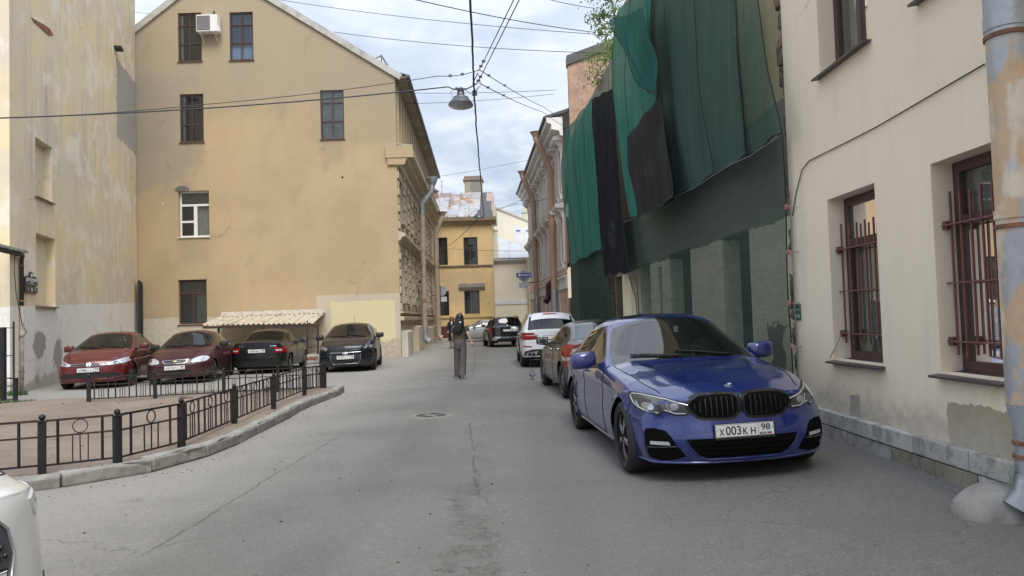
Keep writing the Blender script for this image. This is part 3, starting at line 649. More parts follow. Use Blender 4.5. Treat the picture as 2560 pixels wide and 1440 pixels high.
ch = plaster('chimney_render', (.42, .38, .29), (.34, .31, .26), masks=[('box', (cx1-.9, cx1, rz1-.5, rz1+1.4), (.20, .19, .17), 1.2, .7, .1)], stain=.5)
c_ = y.build(MB().box(cx0, cx1, 4.5, 5.8, rz1-.6, cz1), 'chimney', ch)
y.build(MB().box(cx0-.12, cx1+.12, 4.4, 5.9, cz1-.05, cz1+.06).box(cx0-.02, cx1+.02, 4.48, 5.82, cz1+.061, cz1+.32), 'chimney_cap', rusty('cap_rust', (.22, .17, .15), (.30, .19, .13)), c_)
px_, pz_ = y.px(1089, 488, 3.4); v_ = y.build(MB().box(px_-.16, px_+.16, 3.2, 3.55, pz_-.5, pz_+.25), 'vent_stack', rusty('cap_rust', (.22, .17, .15), (.30, .19, .13)))
y.build(MB().lathe([(.34, pz_+.27), (.02, pz_+.55)], 6, Matrix.Translation((px_, 3.38, 0))), 'vent_cap', M_DKMETAL, v_)
an = thing('roof_antenna', 'thin television antenna mast on the ridge of the rusty roof', 'antenna', (y.px(1105, 480, 4.2)[0], YY+4.2, rz1))
MB().tube([(0, 0, 0), (0, 0, 1.15)], .02, 5).build('mast', M_DKMETAL, an)
for zz_ in (.62, .98): MB().tube([(-.16, 0, zz_), (.16, 0, zz_)], .014, 4).tube([(-.15, 0, zz_-.02), (-.15, 0, zz_+.14)], .01, 4).tube([(.15, 0, zz_-.02), (.15, 0, zz_+.14)], .01, 4).build('crossbar', M_DKMETAL, an)
tag(MB().box(-14, 1.2, YY-2.0, YY-.0, 0, .13).build('pavement', simple('pale_pavement', (.36, .34, .31), .9, var=.2)), kind='structure')
# ------------------------------------------------------------------ cream building beyond
CY = 60.0
croot, c = building('cream_corner_building', 'pale cream building with grey metal roof right of the yellow one', (0, CY, 0), 0)
cm2 = plaster('cream_render', (.76, .70, .53), (.72, .66, .49), masks=[('above', (c.px(1280, 752)[1],), (.75, .67, .54), .05, .9, .02)], stain=.12, bump=.15)
ce = c.px(1280, 655)[1]; cx0 = c.px(1232, 700)[0]
bp = R(c, 1300, 700, 1316, 750)
c.build(plate(MB(), [(cx0, 0), (14, 0), (14, ce), (cx0, ce)], [bp], 0, .06), 'wall', cm2)
c.build(MB().quad((bp[0], .055, bp[2]), (bp[1], .055, bp[2]), (bp[1], .055, bp[3]), (bp[0], .055, bp[3])), 'blind_panel', cm2)
zb = c.px(1280, 756)[1]; wtr = simple('white_trim', (.66, .66, .66), .8, var=.08)
moulding(c, [(0, zb-.14), (-.07, zb-.14), (-.07, zb+.14), (0, zb+.15)], cx0, 14, 'band', wtr)
moulding(c, [(0, ce-.15), (-.12, ce-.1), (-.35, ce+.12), (-.35, ce+.26), (0, ce+.3)], cx0-.05, 14, 'cornice', simple('grey_trim', (.40, .39, .38), .8, var=.1))
rs = rusty('grey_sheet', (.50, .53, .56), (.42, .33, .22), .60, .68, .5, .35, .3)
zt_ = c.px(1235, 588, 4.5)[1]; zt2 = c.px(1325, 622, 4.5)[1]
for i in range(6):
    ua, ub = cx0-.1+1.55*i, cx0-.1+1.55*(i+1); f = lambda u: zt_+(zt2-zt_)*(u-cx0)/3.4
    for j in range(2):
        q = lambda u, t: (u, -.4+4.9*t, ce+.3+(max(f(u), ce+.7)-ce-.3)*t)
        mb = MB(); mb.quad(q(ua+.02, j/2+.004), q(ub-.02, j/2+.004), q(ub-.02, j/2+.5), q(ua+.02, j/2+.5))
        e1, e2 = q(ua, j/2), q(ua, j/2+.5)
        pn_ = c.build(mb, 'roof_panel', rs); mb = MB(); mb.tube([(e1[0], e1[1], e1[2]+.04), (e2[0], e2[1], e2[2]+.04)], .04, 4)
        c.build(mb, 'standing_seam', rs, pn_)
c.build(MB().box(cx0-.1, 14, 4.4, 7.5, ce-.5, zt2-.06), 'rear_roof', rs)
dpx, dpz = c.px(1322, 650)[0], ce-.1
dp_ = c.build(MB().tube([(dpx, -.45, dpz+.35), (dpx, -.45, dpz+.05), (dpx, -.25, dpz-.9)], .1, 8, rs=[.30, .22, .13]).tube([(dpx, -.2, dpz-.9), (dpx, -.2, .2)], .12, 8), 'downpipe', simple('cream_pipe', (.66, .58, .38), .6), smooth=True, angle=50)
q0_, q1_ = c.px(1231, 575, -.2), c.px(1246, 600, -.2)
mb = MB().box(q0_[0]-.05, q0_[0]+.4, -.3, .3, ce+.2, q0_[1]-.1).box(q0_[0]-.1, q0_[0]+.46, -.34, .34, q0_[1]-.1, q0_[1]+.03); c.build(mb, 'parapet_pier', cm2)
# tall gable further back with chimney, and the two white water tanks
hroot, h = building('far_cream_gable', 'tall pale gable wall with a sloping top far behind', (0, 68, 0), 0)
pA, pB = h.px(1236, 519), h.px(1330, 557)
sl_ = (pB[1]-pA[1])/(pB[0]-pA[0])
h.build(MB().prism([(pA[0]-6, 0), (pA[0]+20, 0), (pA[0]+20, pA[1]+sl_*20), (pA[0], pA[1]), (pA[0]-6, pA[1]-3)], 0, .4), 'gable_wall', plaster('far_cream', (.74, .70, .57), (.70, .66, .54), stain=.1, bump=.1))
mb = MB().prism(strip((pA[0]+20, pA[1]+sl_*20), (pA[0]-.1, pA[1]+.0), -.16), -.1, .5); h.build(mb, 'verge', simple('verge_pale', (.50, .43, .38), .8))
k0, k1 = h.px(1306, 545), h.px(1317, 523)
ck = h.build(MB().box(k0[0], k1[0], .1, .9, k0[1]-1, k1[1]-.05), 'chimney', plaster('far_chimney', (.60, .58, .42), (.5, .5, .36)))
h.build(MB().box(k0[0]-.07, k1[0]+.07, .03, .97, k1[1]-.3, k1[1]-.1).box(k0[0], k1[0], .1, .9, k1[1]-.049, k1[1]+.12), 'chimney_cap', simple('cap_green', (.50, .52, .42), .8), ck)
TY = 64.8
for k, (xa, xb) in enumerate(((1285, 1307), (1311, 1331))):
    p0, p1 = atY(xa, 600, TY), atY(xb, 600, TY); tp = atY((xa+xb)/2, 567, TY).z; wd = p1.x-p0.x; bz = zt2-.06
    t_ = thing('water_tank', 'white roof tank cabinet, %s above the grey roof' % ('left one of the pair' if k == 0 else 'right one nearest the pink pipe'), 'tank', ((p0.x+p1.x)/2, TY, bz), 0, 'white tanks on the roof')
    top = [(wd/2*math.cos(t), (tp-bz-.22)+.22*math.sin(t)) for t in np.linspace(0, math.pi, 9)]
    MB().prism([(-wd/2, 0), (wd/2, 0)]+top, 0, 1.2).build('tank_body', simple('tank_white', (.72, .74, .76), .35), t_)
    MB().box(-wd*.25, wd*.25, -.012, -.002, tp-bz-.42, tp-bz-.28).build('badge', simple('badge_blue', (.10, .14, .42), .4), t_)
    MB().box(-wd*.5, wd*.5, -.01, -.002, tp-bz-.55, tp-bz-.53).build('lid_seam', simple('seam_grey', (.4, .4, .42), .6), t_)
# ------------------------------------------------------------------ cream building on the right, close by
def side_frame(label, name, far, near):
    th = math.atan2(near[1]-far[1], near[0]-far[0]); r, f = building(name, label, (far[0], far[1], 0), th)
    return r, f, math.hypot(near[0]-far[0], near[1]-far[1])
rroot, r, _ = side_frame('cream plastered building with barred windows and stone plinth beside the blue car', 'cream_building', (3.53, 9.95), (3.60, 4.0))
RL_ = 15.0; RZ = .078
e0 = r.px(1983, 700)[0]
def quadpx(f, tl, tr, br, bl):
    P = [f.px(*q) for q in (tl, tr, br, bl)]
    return ((P[0][0]+P[3][0])/2, (P[1][0]+P[2][0])/2, (P[2][1]+P[3][1])/2, (P[0][1]+P[1][1])/2)
w1 = quadpx(r, (2070, 497), (2187, 459), (2207, 911), (2084, 898)); w2 = quadpx(r, (2323, 410), (2478, 357), (2530, 950), (2355, 932))
ua = r.px(2050, 190)[0]; ub = r.px(2173, 100)[0]; za = r.px(2052, 190)[1]
w3 = (ua, ub, za, za+2.3); uc = r.px(2300, 8)[0]; w4 = (uc, uc+(ub-ua)+.05, za, za+2.3)
pt = r.px(2300, 1095, -.10)[1]
pa = r.px(2372, 1095); pb_ = r.px(2560, 1025); pc = r.px(2125, 980); pd = r.px(2150, 1050)
rm_ = plaster('cream_wall_render', (.88, .77, .60), (.82, .715, .555), ((.66, .59, .48), .4),
    masks=[('box', (pa[0]+.0, pa[0]+2.6, -1, pt+.36), ((.42, .36, .25), (.36, .32, .25)), .30, .97, .006),
           ('box', (pc[0], pd[0]+.02, -1, pc[1]-.02), ((.40, .36, .28), (.30, .29, .27)), .16, .95, .006),
           ('below', (pt+.20,), ((.36, .33, .29), (.52, .47, .40)), .75, .60, .14),
           ('box', (e0-.2, e0+.06, -1, 3.0), (.46, .40, .30), .18, .8, .02)],
    bump=.24, scale=.6, stain=.14, speck=.06, cracks=.35)
r.build(plate(MB(), [(e0, 0), (e0+RL_, 0), (e0+RL_, 13), (e0, 13)], [w1, w2, w3, w4], 0, .24), 'wall', rm_)
r.build(MB().box(e0, e0+RL_, .3, 9, 12.9, 13), 'roof', M_DKMETAL)
r.build(MB().box(e0-.005, e0+.0, .0, 9, 0, 13), 'return_wall', rm_)
grey_c = simple('grey_curtain', (.40, .40, .37), .9, var=.25, scale=5); tanc = simple('tan_blind', (.42, .36, .26), .9, var=.15)
RC_ = [(0, .5, .78, 1), (.5, 1, .78, 1), (0, .5, 0, .78), (.5, 1, 0, .78)]
DKS = rusty('dark_sill', (.075, .06, .058), (.10, .07, .06), .5, .7, 3, .45, bump=.1)
wdw = []
for k, w_ in enumerate((w1, w2, w3, w4)):
    cur = [(0, .45, 0, 1, grey_c), (.5, 1, 0, 1, tanc)] if k < 2 else [(.1, .45, 0, 1, grey_c), (.55, .95, 0, 1, grey_c)]
    o_ = window(r, *w_, .215, M_BROWN, [(0, 1, .72, 1), (0, 1, 0, .72)] if k < 2 else C2, fw=.09, bw=.08, sill=DKS, sill_out=.09, curtains=cur)
GR = rusty('grille_paint', (.185, .075, .066), (.13, .065, .05), .6, .75, 6, .5)
def grille(w_, ztop, zb, tips, pre):
    gr = thing('window_grille', pre, 'window grille', r.root.location, r.root.rotation_euler.z, 'red brown window grilles')
    u0, u1 = w_[0]+.03, w_[1]-.03; n = 6
    for k in range(n):
        u = u0+.05+(u1-u0-.1)*k/(n-1); bar('bar', GR, gr, (u+.01*random.uniform(-1, 1), .105, zb-.10-.03*random.random()), (u, .105, ztop+.02*random.uniform(-1, 1)+tips), .016)
    for zz, hh_ in ((ztop, .05), (zb, .05)):
        o = bar('flat_bar', GR, gr, (u0-.03, .088, zz), (u1+.03, .088, zz), .045, .012)
    bar('thin_rail', GR, gr, (u0-.03, .095, (ztop+zb)/2), (u1+.03, .095, (ztop+zb)/2), .014)
    for zz in (ztop, zb):
        for u in (u0-.0, u1+.0): MB().box(u-.03, u+.03, .075, .13, zz-.035, zz+.035).build('anchor', rusty('anchor_rust', (.13, .055, .04), (.22, .12, .08), bump=.5), gr)
g1 = r.px(2095, 622)[1]; g2 = r.px(2110, 835)[1]
grille(w1, g1, g2, .28, 'red brown iron grille over the farther barred window, a bent strip on its sill')
g1 = r.px(2360, 560)[1]; g2 = r.px(2375, 855)[1]
grille(w2, g1, g2, .26, 'red brown iron grille over the barred window beside the rain pipe')
MB().tube([(w1[0]+.02, -.06, w1[2]+.02), (w1[0]+.10, -.02, w1[2]+.16), (w1[0]+.16, .0, w1[2]+.26)], .012, 4).build('bent_strip', simple('pale_strip', (.6, .55, .48), .6), wdw[0] if wdw else r.root).matrix_local = r.L
# plinth of separate stone blocks
ps = [plaster('plinth_stone_%d' % k, b_, a_, None, bump=.6, scale=3.5, stain=.75, speck=.35, blot=(d_, 6.0, .48, .62, .7)) for k, (b_, a_, d_) in enumerate((((.58, .56, .52), (.48, .465, .43), (.27, .26, .245)), ((.48, .46, .42), (.38, .365, .34), (.20, .19, .18)), ((.31, .27, .21), (.24, .215, .18), (.13, .12, .10))))]
courses = [(pt-.155, pt, .085, .0), (pt-.33, pt-.165, .075, .35), (.0, pt-.34, .07, .1)]
for ci, (z0_, z1_, out, off) in enumerate(courses):
    u = e0+.3+off
    while u < e0+9.5:
        wd = random.uniform(.55, .95) if ci else random.uniform(.62, .9)
        m_ = MB().box(u+.004, u+wd-.004, -out-random.uniform(0, .014), .0, z0_, z1_).mesh('plinth_stone', ps[(0 if u > e0+3.2 else 2 if u > e0+1.8 and ci > 0 else 1) if ci else (0 if random.random() < .75 else 1)]); bevel_mesh(m_, .010, 2)
        r.put(m_, 'plinth_stone', None); u += wd
r.build(MB().box(e0+.1, e0+12, -.055, -.002, 0, pt-.01), 'mortar', simple('mortar_dark', (.10, .095, .085), .95))
# rain pipe
pu = r.px(2541, 500, -.24); prr = .128
DP = rusty('peeling_pipe', (.40, .41, .42), (.55, .38, .24), .47, .50, 2.4, .45, .35, (1, 1, .55), (.64, .56, .44), bump=.12)
DZ = rusty('zinc_pipe', (.42, .45, .48), (.34, .36, .38), .4, .6, 2.0, .28, .75)
zu = r.px(2506, 75, -.24)[1]; zm = r.px(2530, 1010, -.24)[1]; z5 = r.px(2520, 570, -.24)[1]
o_ = r.build(MB().tube([(pu[0], -.24, zu-.05), (pu[0], -.24, 12.6)], prr, 28), 'downpipe', DZ, smooth=True, angle=50)
RU = rusty('strap_rust', (.16, .075, .045), (.27, .13, .07), .4, .6, 8, .8, bump=.4)
for zz in (zu+.03, zu+1.6): r.build(MB().tube([(pu[0], -.24, zz-.05), (pu[0], -.24, zz-.045), (pu[0], -.24, zz+.045), (pu[0], -.24, zz+.05)], .1, 28, rs=[prr, prr+.006, prr+.006, prr]), 'pipe_seam', DZ, o_, smooth=True, angle=50)
o2 = r.build(MB().tube([(pu[0], -.24, zm), (pu[0], -.24, z5), (pu[0], -.24, zu-.0)], prr-.004, 28), 'downpipe', DP, smooth=True, angle=50)
for zz in (zu-.06, z5): 
    r.build(MB().tube([(pu[0], -.24, zz-.014), (pu[0], -.24, zz+.014)], prr+.009, 28).box(pu[0]-.02, pu[0]+.02, -.13, 0, zz-.012, zz+.012), 'strap', RU, o2, smooth=True, angle=50)
r.build(MB().tube([(pu[0], -.24, z5+.05), (pu[0], -.24, z5+.11)], prr+.005, 28), 'pipe_seam', DP, o2, smooth=True, angle=50)
n0 = r.px(2545, 1110, -.24)[1]; n1_ = r.px(2545, 1185, -.24)[1]
o3 = r.build(MB().tube([(pu[0], -.24, n1_-.05), (pu[0], -.24, n0), (pu[0], -.24, zm-.12), (pu[0], -.24, zm+.02)], .1, 20, rs=[.095, .095, .10, prr]), 'pipe_neck', DZ, smooth=True, angle=50)
for zz in (n0-.06, n0+.03): r.build(MB().tube([(pu[0], -.24, zz-.014), (pu[0], -.24, zz+.014)], .104, 20), 'strap', RU, o3, smooth=True, angle=50)
q = [(pu[0], -.24, n1_+.02), (pu[0]-.01, -.26, n1_-.10), (pu[0]-.03, -.31, n1_-.20)]
r.build(MB().tube(q, .1, 16, caps=False, rs=[.10, .105, .11]), 'outlet', DZ, o3, smooth=True)
r.build(MB().tube([q[1], (q[2][0], q[2][1]+.008, q[2][2]+.008)], .1, 16, rs=[.10, .107]), 'outlet_mouth', simple('black_mouth', (.012, .012, .012), .8), o3, smooth=True)
# wall cable and little plaque
cb = thing('wall_cable', 'thin dark cable clipped across the cream wall from the rain pipe', 'cable', r.root.location, r.root.rotation_euler.z)
pts = [r.px(x, y_) for x, y_ in ((2465, 160), (2380, 210), (2250, 285), (2190, 320), (2130, 350), (2060, 385), (2025, 402), (2008, 425), (1993, 480), (1984, 540))]
MB().tube([(a, -.012-.004*(i % 2), b) for i, (a, b) in enumerate(pts)], .0065, 5).build('cable_run', simple('cable_brown', (.05, .04, .035), .6), cb, smooth=True)
wp = R(r, 1992, 760, 2003, 800)
pq = thing('wall_plaque', 'small blue green enamel plaque near the edge of the cream wall', 'plaque', r.root.location, r.root.rotation_euler.z)
MB().box(wp[0], wp[1], -.018, -.002, wp[2], wp[3]).build('plate', simple('plaque_teal', (.06, .13, .13), .5, var=.4, scale=20), pq)
MB().box(wp[0]+.01, wp[1]-.01, -.021, -.0182, wp[2]+.16*(wp[3]-wp[2]), wp[2]+.36*(wp[3]-wp[2])).box(wp[0]+.01, wp[1]-.01, -.021, -.0182, wp[2]+.6*(wp[3]-wp[2]), wp[2]+.68*(wp[3]-wp[2])).build('worn_lines', simple('plaque_line', (.35, .4, .38), .5), pq)

# ------------------------------------------------------------------ netted building
N_A, N_B, N_C = (3.66, 9.36), (3.36, 22.5), (2.80, 35.0)
nroot, nf, NL = side_frame('derelict building wrapped in green and black scaffold nets', 'netted_building', N_B, N_A)
ub_ = lambda x: nf.px(x, 720)[0]
op = [(ub_(1810), ub_(1878), .3, 2.75), (ub_(1676), ub_(1729), .3, 2.8), (ub_(1601), ub_(1627), .3, 2.8), (ub_(1648), ub_(1656), .5, 2.6)]
nm = plaster('netted_wall', (.56, .47, .28), (.48, .40, .24), ((.30, .26, .19), .5),
    masks=[('below', (4.3,), (.27, .25, .21), .10, 1.0, .02), ('below', (2.72,), ((.90, .85, .66), (.82, .76, .58)), .22, 1.0, .012),
           ('box', (NL-1.2, NL-.6, .2, 1.3), (.16, .15, .13), .9, .9, .015)], stain=.3, speck=.35)
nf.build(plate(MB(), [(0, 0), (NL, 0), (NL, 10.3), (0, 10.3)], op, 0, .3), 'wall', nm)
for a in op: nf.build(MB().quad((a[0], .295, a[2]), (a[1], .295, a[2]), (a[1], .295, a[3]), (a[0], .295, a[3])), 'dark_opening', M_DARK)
nf.build(MB().box(0, NL, .31, 9, 10.2, 10.3), 'roof', M_DKMETAL)
N2 = Frame(nroot, (N_C[0], N_C[1], 0), math.atan2(N_B[1]-N_C[1], N_B[0]-N_C[0])); NL2 = math.hypot(N_B[0]-N_C[0], N_B[1]-N_C[1])
N2.build(MB().box(0, NL2-1.2, 0, 6, 0, 9.6).box(NL2-1.2, NL2-.05, .8, 6, 0, 9.6).box(NL2-1.2, NL2-.05, .02, .8, 2.7, 9.6), 'rear_wing', plaster('wing_wall', (.30, .27, .22), (.22, .20, .17)))
rub = simple('rubble_stone', (.20, .17, .135), .95, var=.4, scale=9, bump=.6); rub2 = simple('rubble_brick', (.30, .20, .15), .95, var=.4, scale=9, bump=.6)
zz = .15
while zz < 6.0:
    hh_ = random.uniform(.07, .26); wd = random.uniform(.08, .22); big = 4.3 < zz < 5.9
    if not (big or zz < 1.6 or 2.9 < zz < 4.3) and random.random() < .5: zz += hh_*1.6; continue
    m_ = bevel_mesh(MB().box(-wd/2, wd/2, -random.uniform(.02, .09), .0, -hh_/2, hh_/2).mesh('rubble', rub if random.random() < .6 else rub2), .02, 1)
    for v in m_.vertices: v.co += Vector((random.uniform(-.03, .03), random.uniform(-.02, .01), random.uniform(-.03, .03)))
    nf.put(m_, 'rubble_stone', (NL-.04-wd/2-(random.uniform(0, .16) if big else 0), 0, zz+hh_/2), rot=Matrix.Rotation(random.uniform(-.35, .35), 4, 'Y')); zz += hh_*random.uniform(.8, 1.2)
# brick pier showing in the gap between the nets
bp0 = atY(1525, 700, 24.15); bp1 = atY(1553, 700, 24.15); ptop = atY(1538, 702, 24.15).z
bmats = [simple('brick_a', (.34, .20, .135), .95, var=.35, scale=14, bump=.5), simple('brick_b', (.42, .33, .25), .95, var=.3, scale=14, bump=.5), simple('brick_c', (.50, .43, .32), .95, var=.2, scale=10, bump=.5)]
bme = [bevel_mesh(MB().box(-.118, .118, -.06, .06, -.031, .031).mesh('brick', m_), .006, 1) for m_ in bmats]; bmh = [bevel_mesh(MB().box(-.057, .057, -.06, .06, -.031, .031).mesh('half_brick', m_), .006, 1) for m_ in bmats]
iw = nroot.matrix_basis.inverted() if False else (Matrix.Translation(nroot.location) @ Matrix.Rotation(nroot.rotation_euler.z, 4, 'Z')).inverted()
def put_brick(me, p, rz=0):
    o = put('brick', me, nroot); o.matrix_local = iw @ Matrix.Translation(p) @ Matrix.Rotation(rz, 4, 'Z')
rows = int(ptop/.078)
for k in range(rows):
    zz = .04+.078*k; j = lambda: random.uniform(-.012, .012); sel = min(2, int((1-k/rows)*2.6+random.random()*.8)); x0 = bp0.x
    a_ = [(bme, .12), (bmh, .31)] if k % 2 else [(bmh, .06), (bme, .25)]
    for lst, dx in a_: put_brick(lst[sel], (x0+dx+j()*.3, 24.2+j(), zz), j()*2)
mb = MB().box(bp0.x+.01, bp0.x+.37, 24.2, 24.55, 0, ptop); o_ = mb.build('pier_core', simple('mortar_dark', (.10, .095, .085), .95), nroot); o_.matrix_local = iw
# pale timber board strip beside the gap
q0, q1, q2, q3 = nf.px(1577, 690, -.05), nf.px(1589, 700, -.05), nf.px(1600, 782, -.05), nf.px(1584, 782, -.05)
q2 = (q2[0], 0.1); q3 = (q3[0], 0.1)
nf.build(MB().prism([q0, q1, q2, q3], -.08, -.03), 'torn_render', plaster('torn_render', (.66, .58, .40), (.58, .50, .34), stain=.2))

# ------------------------------------------------------------------ scaffold nets
def net_mat(name, col, col2, op_, weave=120, horiz=False):
    m = bpy.data.materials.new(name); m.use_nodes = True; t = NT(m.node_tree)
    co = t.n('ShaderNodeTexCoord').outputs['Object']
    st = t.noise(t.scalev(co, 2.2, 1, .16) if not horiz else t.scalev(co, .35, 1, 5.0), 1.0, 6, .6, .4)
    fine = t.noise(t.scalev(co, 9, 9, 2.0) if not horiz else t.scalev(co, 2, 2, 60), 1.0, 4, .6)
    c_ = t.mix(t.mapr(st, .32, .68), col, col2); c_ = t.mix(t.mapr(fine, .45, .75, 0, .35), c_, tuple(k*.55 for k in col))
    c_ = t.mix(t.mapr(t.noise(co, .8, 6, .65, .6), .58, .74, 0, .35), c_, (.20, .20, .17))
    a_ = t.m('ADD', op_, t.m('MULTIPLY', t.m('SUBTRACT', fine, .5), .25)); a_ = t.m('ADD', a_, t.m('MULTIPLY', t.m('SUBTRACT', st, .5), .22), clamp=True)
    nrm = t.n('ShaderNodeBump', {'Strength': .6, 'Distance': .05, 'Height': t.m('ADD', st, t.m('MULTIPLY', fine, .25))}).outputs[0]
    d1 = t.n('ShaderNodeBsdfDiffuse', {0: c_, 'Normal': nrm}); d2 = t.n('ShaderNodeBsdfTranslucent', {0: c_})
    b_ = t.n('ShaderNodeMixShader', {0: .30, 1: d1.outputs[0], 2: d2.outputs[0]}); tr = t.n('ShaderNodeBsdfTransparent', {0: (1, 1, 1)})
    s_ = t.n('ShaderNodeMixShader', {0: a_, 1: tr.outputs[0], 2: b_.outputs[0]}); t.n('ShaderNodeOutputMaterial', {0: s_.outputs[0]}); return m
TEAL = net_mat('net_teal', (.055, .225, .185), (.080, .28, .235), .86)
DKGR = net_mat('net_dark_green', (.072, .130, .115), (.095, .16, .142), .88)
LOWG = net_mat('net_low', (.074, .118, .103), (.096, .145, .125), .55, horiz=True)
PALE = net_mat('net_pale_green', (.070, .155, .125), (.09, .185, .15), .55)
BLK = net_mat('net_black', (.026, .028, .033), (.042, .042, .047), .95)
BRN = net_mat('net_brown_black', (.055, .050, .051), (.075, .069, .068), .95)
def along(poly, t):
    d = [0]
    for a, b in zip(poly, poly[1:]): d.append(d[-1]+math.dist(a, b))
    x = t*d[-1]
    for i in range(len(poly)-1):
        if x <= d[i+1]+1e-9:
            f = (x-d[i])/max(1e-9, d[i+1]-d[i]); return (poly[i][0]+(poly[i+1][0]-poly[i][0])*f, poly[i][1]+(poly[i+1][1]-poly[i][1])*f)
    return poly[-1]
def sheet(fr, Lp, Rp, off, mat, label, nu=40, nv=40, amp=.03, nf_=6, sag=.0, seed=0, hem=True, ground=None, flare=0.0, seams=()):
    A_ = [fr.px(along(Lp, k/8)[0], along(Lp, k/8)[1], -off) for k in range(9)]; B_ = [fr.px(along(Rp, k/8)[0], along(Rp, k/8)[1], -off) for k in range(9)]
    if ground is not None: A_[-1] = (A_[-1][0], ground); B_[-1] = (B_[-1][0], ground)
    rg = random.Random(seed); ph = [rg.uniform(0, 6.28) for _ in range(6)]
    mb = MB(); pr = []
    for j in range(nv+1):
        t = j/nv; a = np.array([np.interp(t*8, range(9), [p[k] for p in A_]) for k in (0, 1)]); b = np.array([np.interp(t*8, range(9), [p[k] for p in B_]) for k in (0, 1)])
        for i in range(nu+1):
            u = i/nu; p = a+(b-a)*u
            f = math.sin(u*nf_*6.28+ph[0]+.9*math.sin(t*3+ph[1]))*.5+math.sin(u*nf_*2.3*6.28+ph[2]+1.5*t)*.25+.35*math.sin(u*3.1+t*4.7+ph[3])+.3*math.sin(t*9+u*5+ph[4])
            scal = .35 if j in (0, nv) else 1
            zz = p[1]+(.03*math.sin(u*nf_*6.28*.8+ph[5]) if j == nv else (.02*math.sin(u*nf_*6.28*.7) if j == 0 else 0))
            mb.v.append((p[0], -off-amp*f*scal-sag*math.sin(math.pi*min(1, t))**1.3*math.sin(math.pi*u)**.7-flare*(1-t)**3, zz))
    mb.f = [[j*(nu+1)+i, j*(nu+1)+i+1, (j+1)*(nu+1)+i+1, (j+1)*(nu+1)+i] for j in range(nv) for i in range(nu)]; mb.mi = [0]*len(mb.f)
    rt = thing('scaffold_net', label, 'net', fr.M.translation.copy(), 0, 'nets hung over the derelict building')
    rt.rotation_euler = fr.M.to_euler(); o = mb.build('net_sheet', mat, rt, smooth=True, fix=False)
    if hem:
        for ii in (0, nu):
            MB().tube([mb.v[j*(nu+1)+ii] for j in range(0, nv+1, 2)], .009, 5).build('hem', simple('net_hem', (.018, .03, .03), .9), rt, smooth=True)
        MB().tube([Vector(mb.v[nv*(nu+1)+i])+Vector((0, -.01, 0)) for i in range(0, nu+1)], .012, 5).build('hem', simple('net_hem', (.018, .03, .03), .9), rt, smooth=True)
    for f in seams:
        i_ = int(f*nu); MB().tube([Vector(mb.v[j*(nu+1)+i_])+Vector((0, -.008, 0)) for j in range(0, nv+1)], .006, 4).build('seam', simple('net_hem', (.018, .03, .03), .9), rt, smooth=True)
    return rt, mb
sheet(nf, [(1560, 560), (1562, 600), (1572, 690), (1598, 780)], [(1957, 338), (1964, 480), (1974, 700), (1983, 905)], .22, LOWG, 'long dark see-through net along the ground floor, pale wall piers showing behind it', 70, 44, .022, 5, .10, 1, ground=.12)
sheet(nf, [(1612, -60), (1614, 0), (1634, 200), (1676, 500)], [(1828, -60), (1835, 0), (1850, 180), (1868, 387)], .42, DKGR, 'large dark green net on the upper floors, between the teal and pale green ones', 44, 40, .035, 3, .08, 2, seams=(.33, .66))
sheet(nf, [(1828, -60), (1835, 0), (1852, 200), (1869, 395)], [(1885, -60), (1896, 0), (1920, 170), (1955, 328)], .36, PALE, 'pale green translucent net next to the bare ochre wall strip', 26, 36, .02, 2, .05, 3)
sheet(nf, [(1556, 20), (1540, 130), (1532, 200), (1540, 300), (1575, 545)], [(1640, -60), (1630, 60), (1640, 180), (1655, 330), (1682, 500)], .52, TEAL, 'bright teal net hanging from the highest corner of the derelict building', 40, 44, .07, 2, .10, 4, flare=.05, seams=(.45,))
sheet(nf, [(1566, 345), (1572, 420), (1592, 545)], [(1648, 242), (1656, 330), (1681, 497)], .74, BRN, 'brownish black net patch with a slanted ragged top edge over the teal net', 26, 26, .05, 3, .05, 5)
sheet(nf, [(1540, 50), (1548, 80), (1580, 150), (1612, 225)], [(1628, 20), (1632, 60), (1640, 150), (1646, 236)], .80, net_mat('net_teal_shade', (.05, .16, .135), (.06, .19, .16), .86), 'loose darker green fold flapping near the top corner of the teal net', 16, 20, .09, 2, .1, 8, flare=.15)
sheet(N2, [(1481, 248), (1480, 300), (1495, 520), (1512, 690)], [(1531, 220), (1536, 300), (1556, 560), (1574, 680)], .58, BLK, 'black plastic net strip hanging between the two teal parts', 26, 40, .06, 3, .10, 6)
sheet(N2, [(1416, 325), (1402, 395), (1406, 470), (1428, 662)], [(1480, 245), (1486, 330), (1497, 480), (1512, 618)], .48, TEAL, 'teal net on the far end of the derelict building next to the pink house', 34, 44, .07, 3, .05, 7, seams=(.25, .5, .75))
sheet(N2, [(1428, 655), (1430, 720), (1434, 790)], [(1512, 610), (1520, 700), (1533, 790)], .30, net_mat('net_low_green', (.06, .095, .085), (.075, .115, .10), .82, horiz=True), 'dark green lower net on the far end, reaching the ground behind the cars', 24, 26, .03, 2, .05, 9, ground=.05)
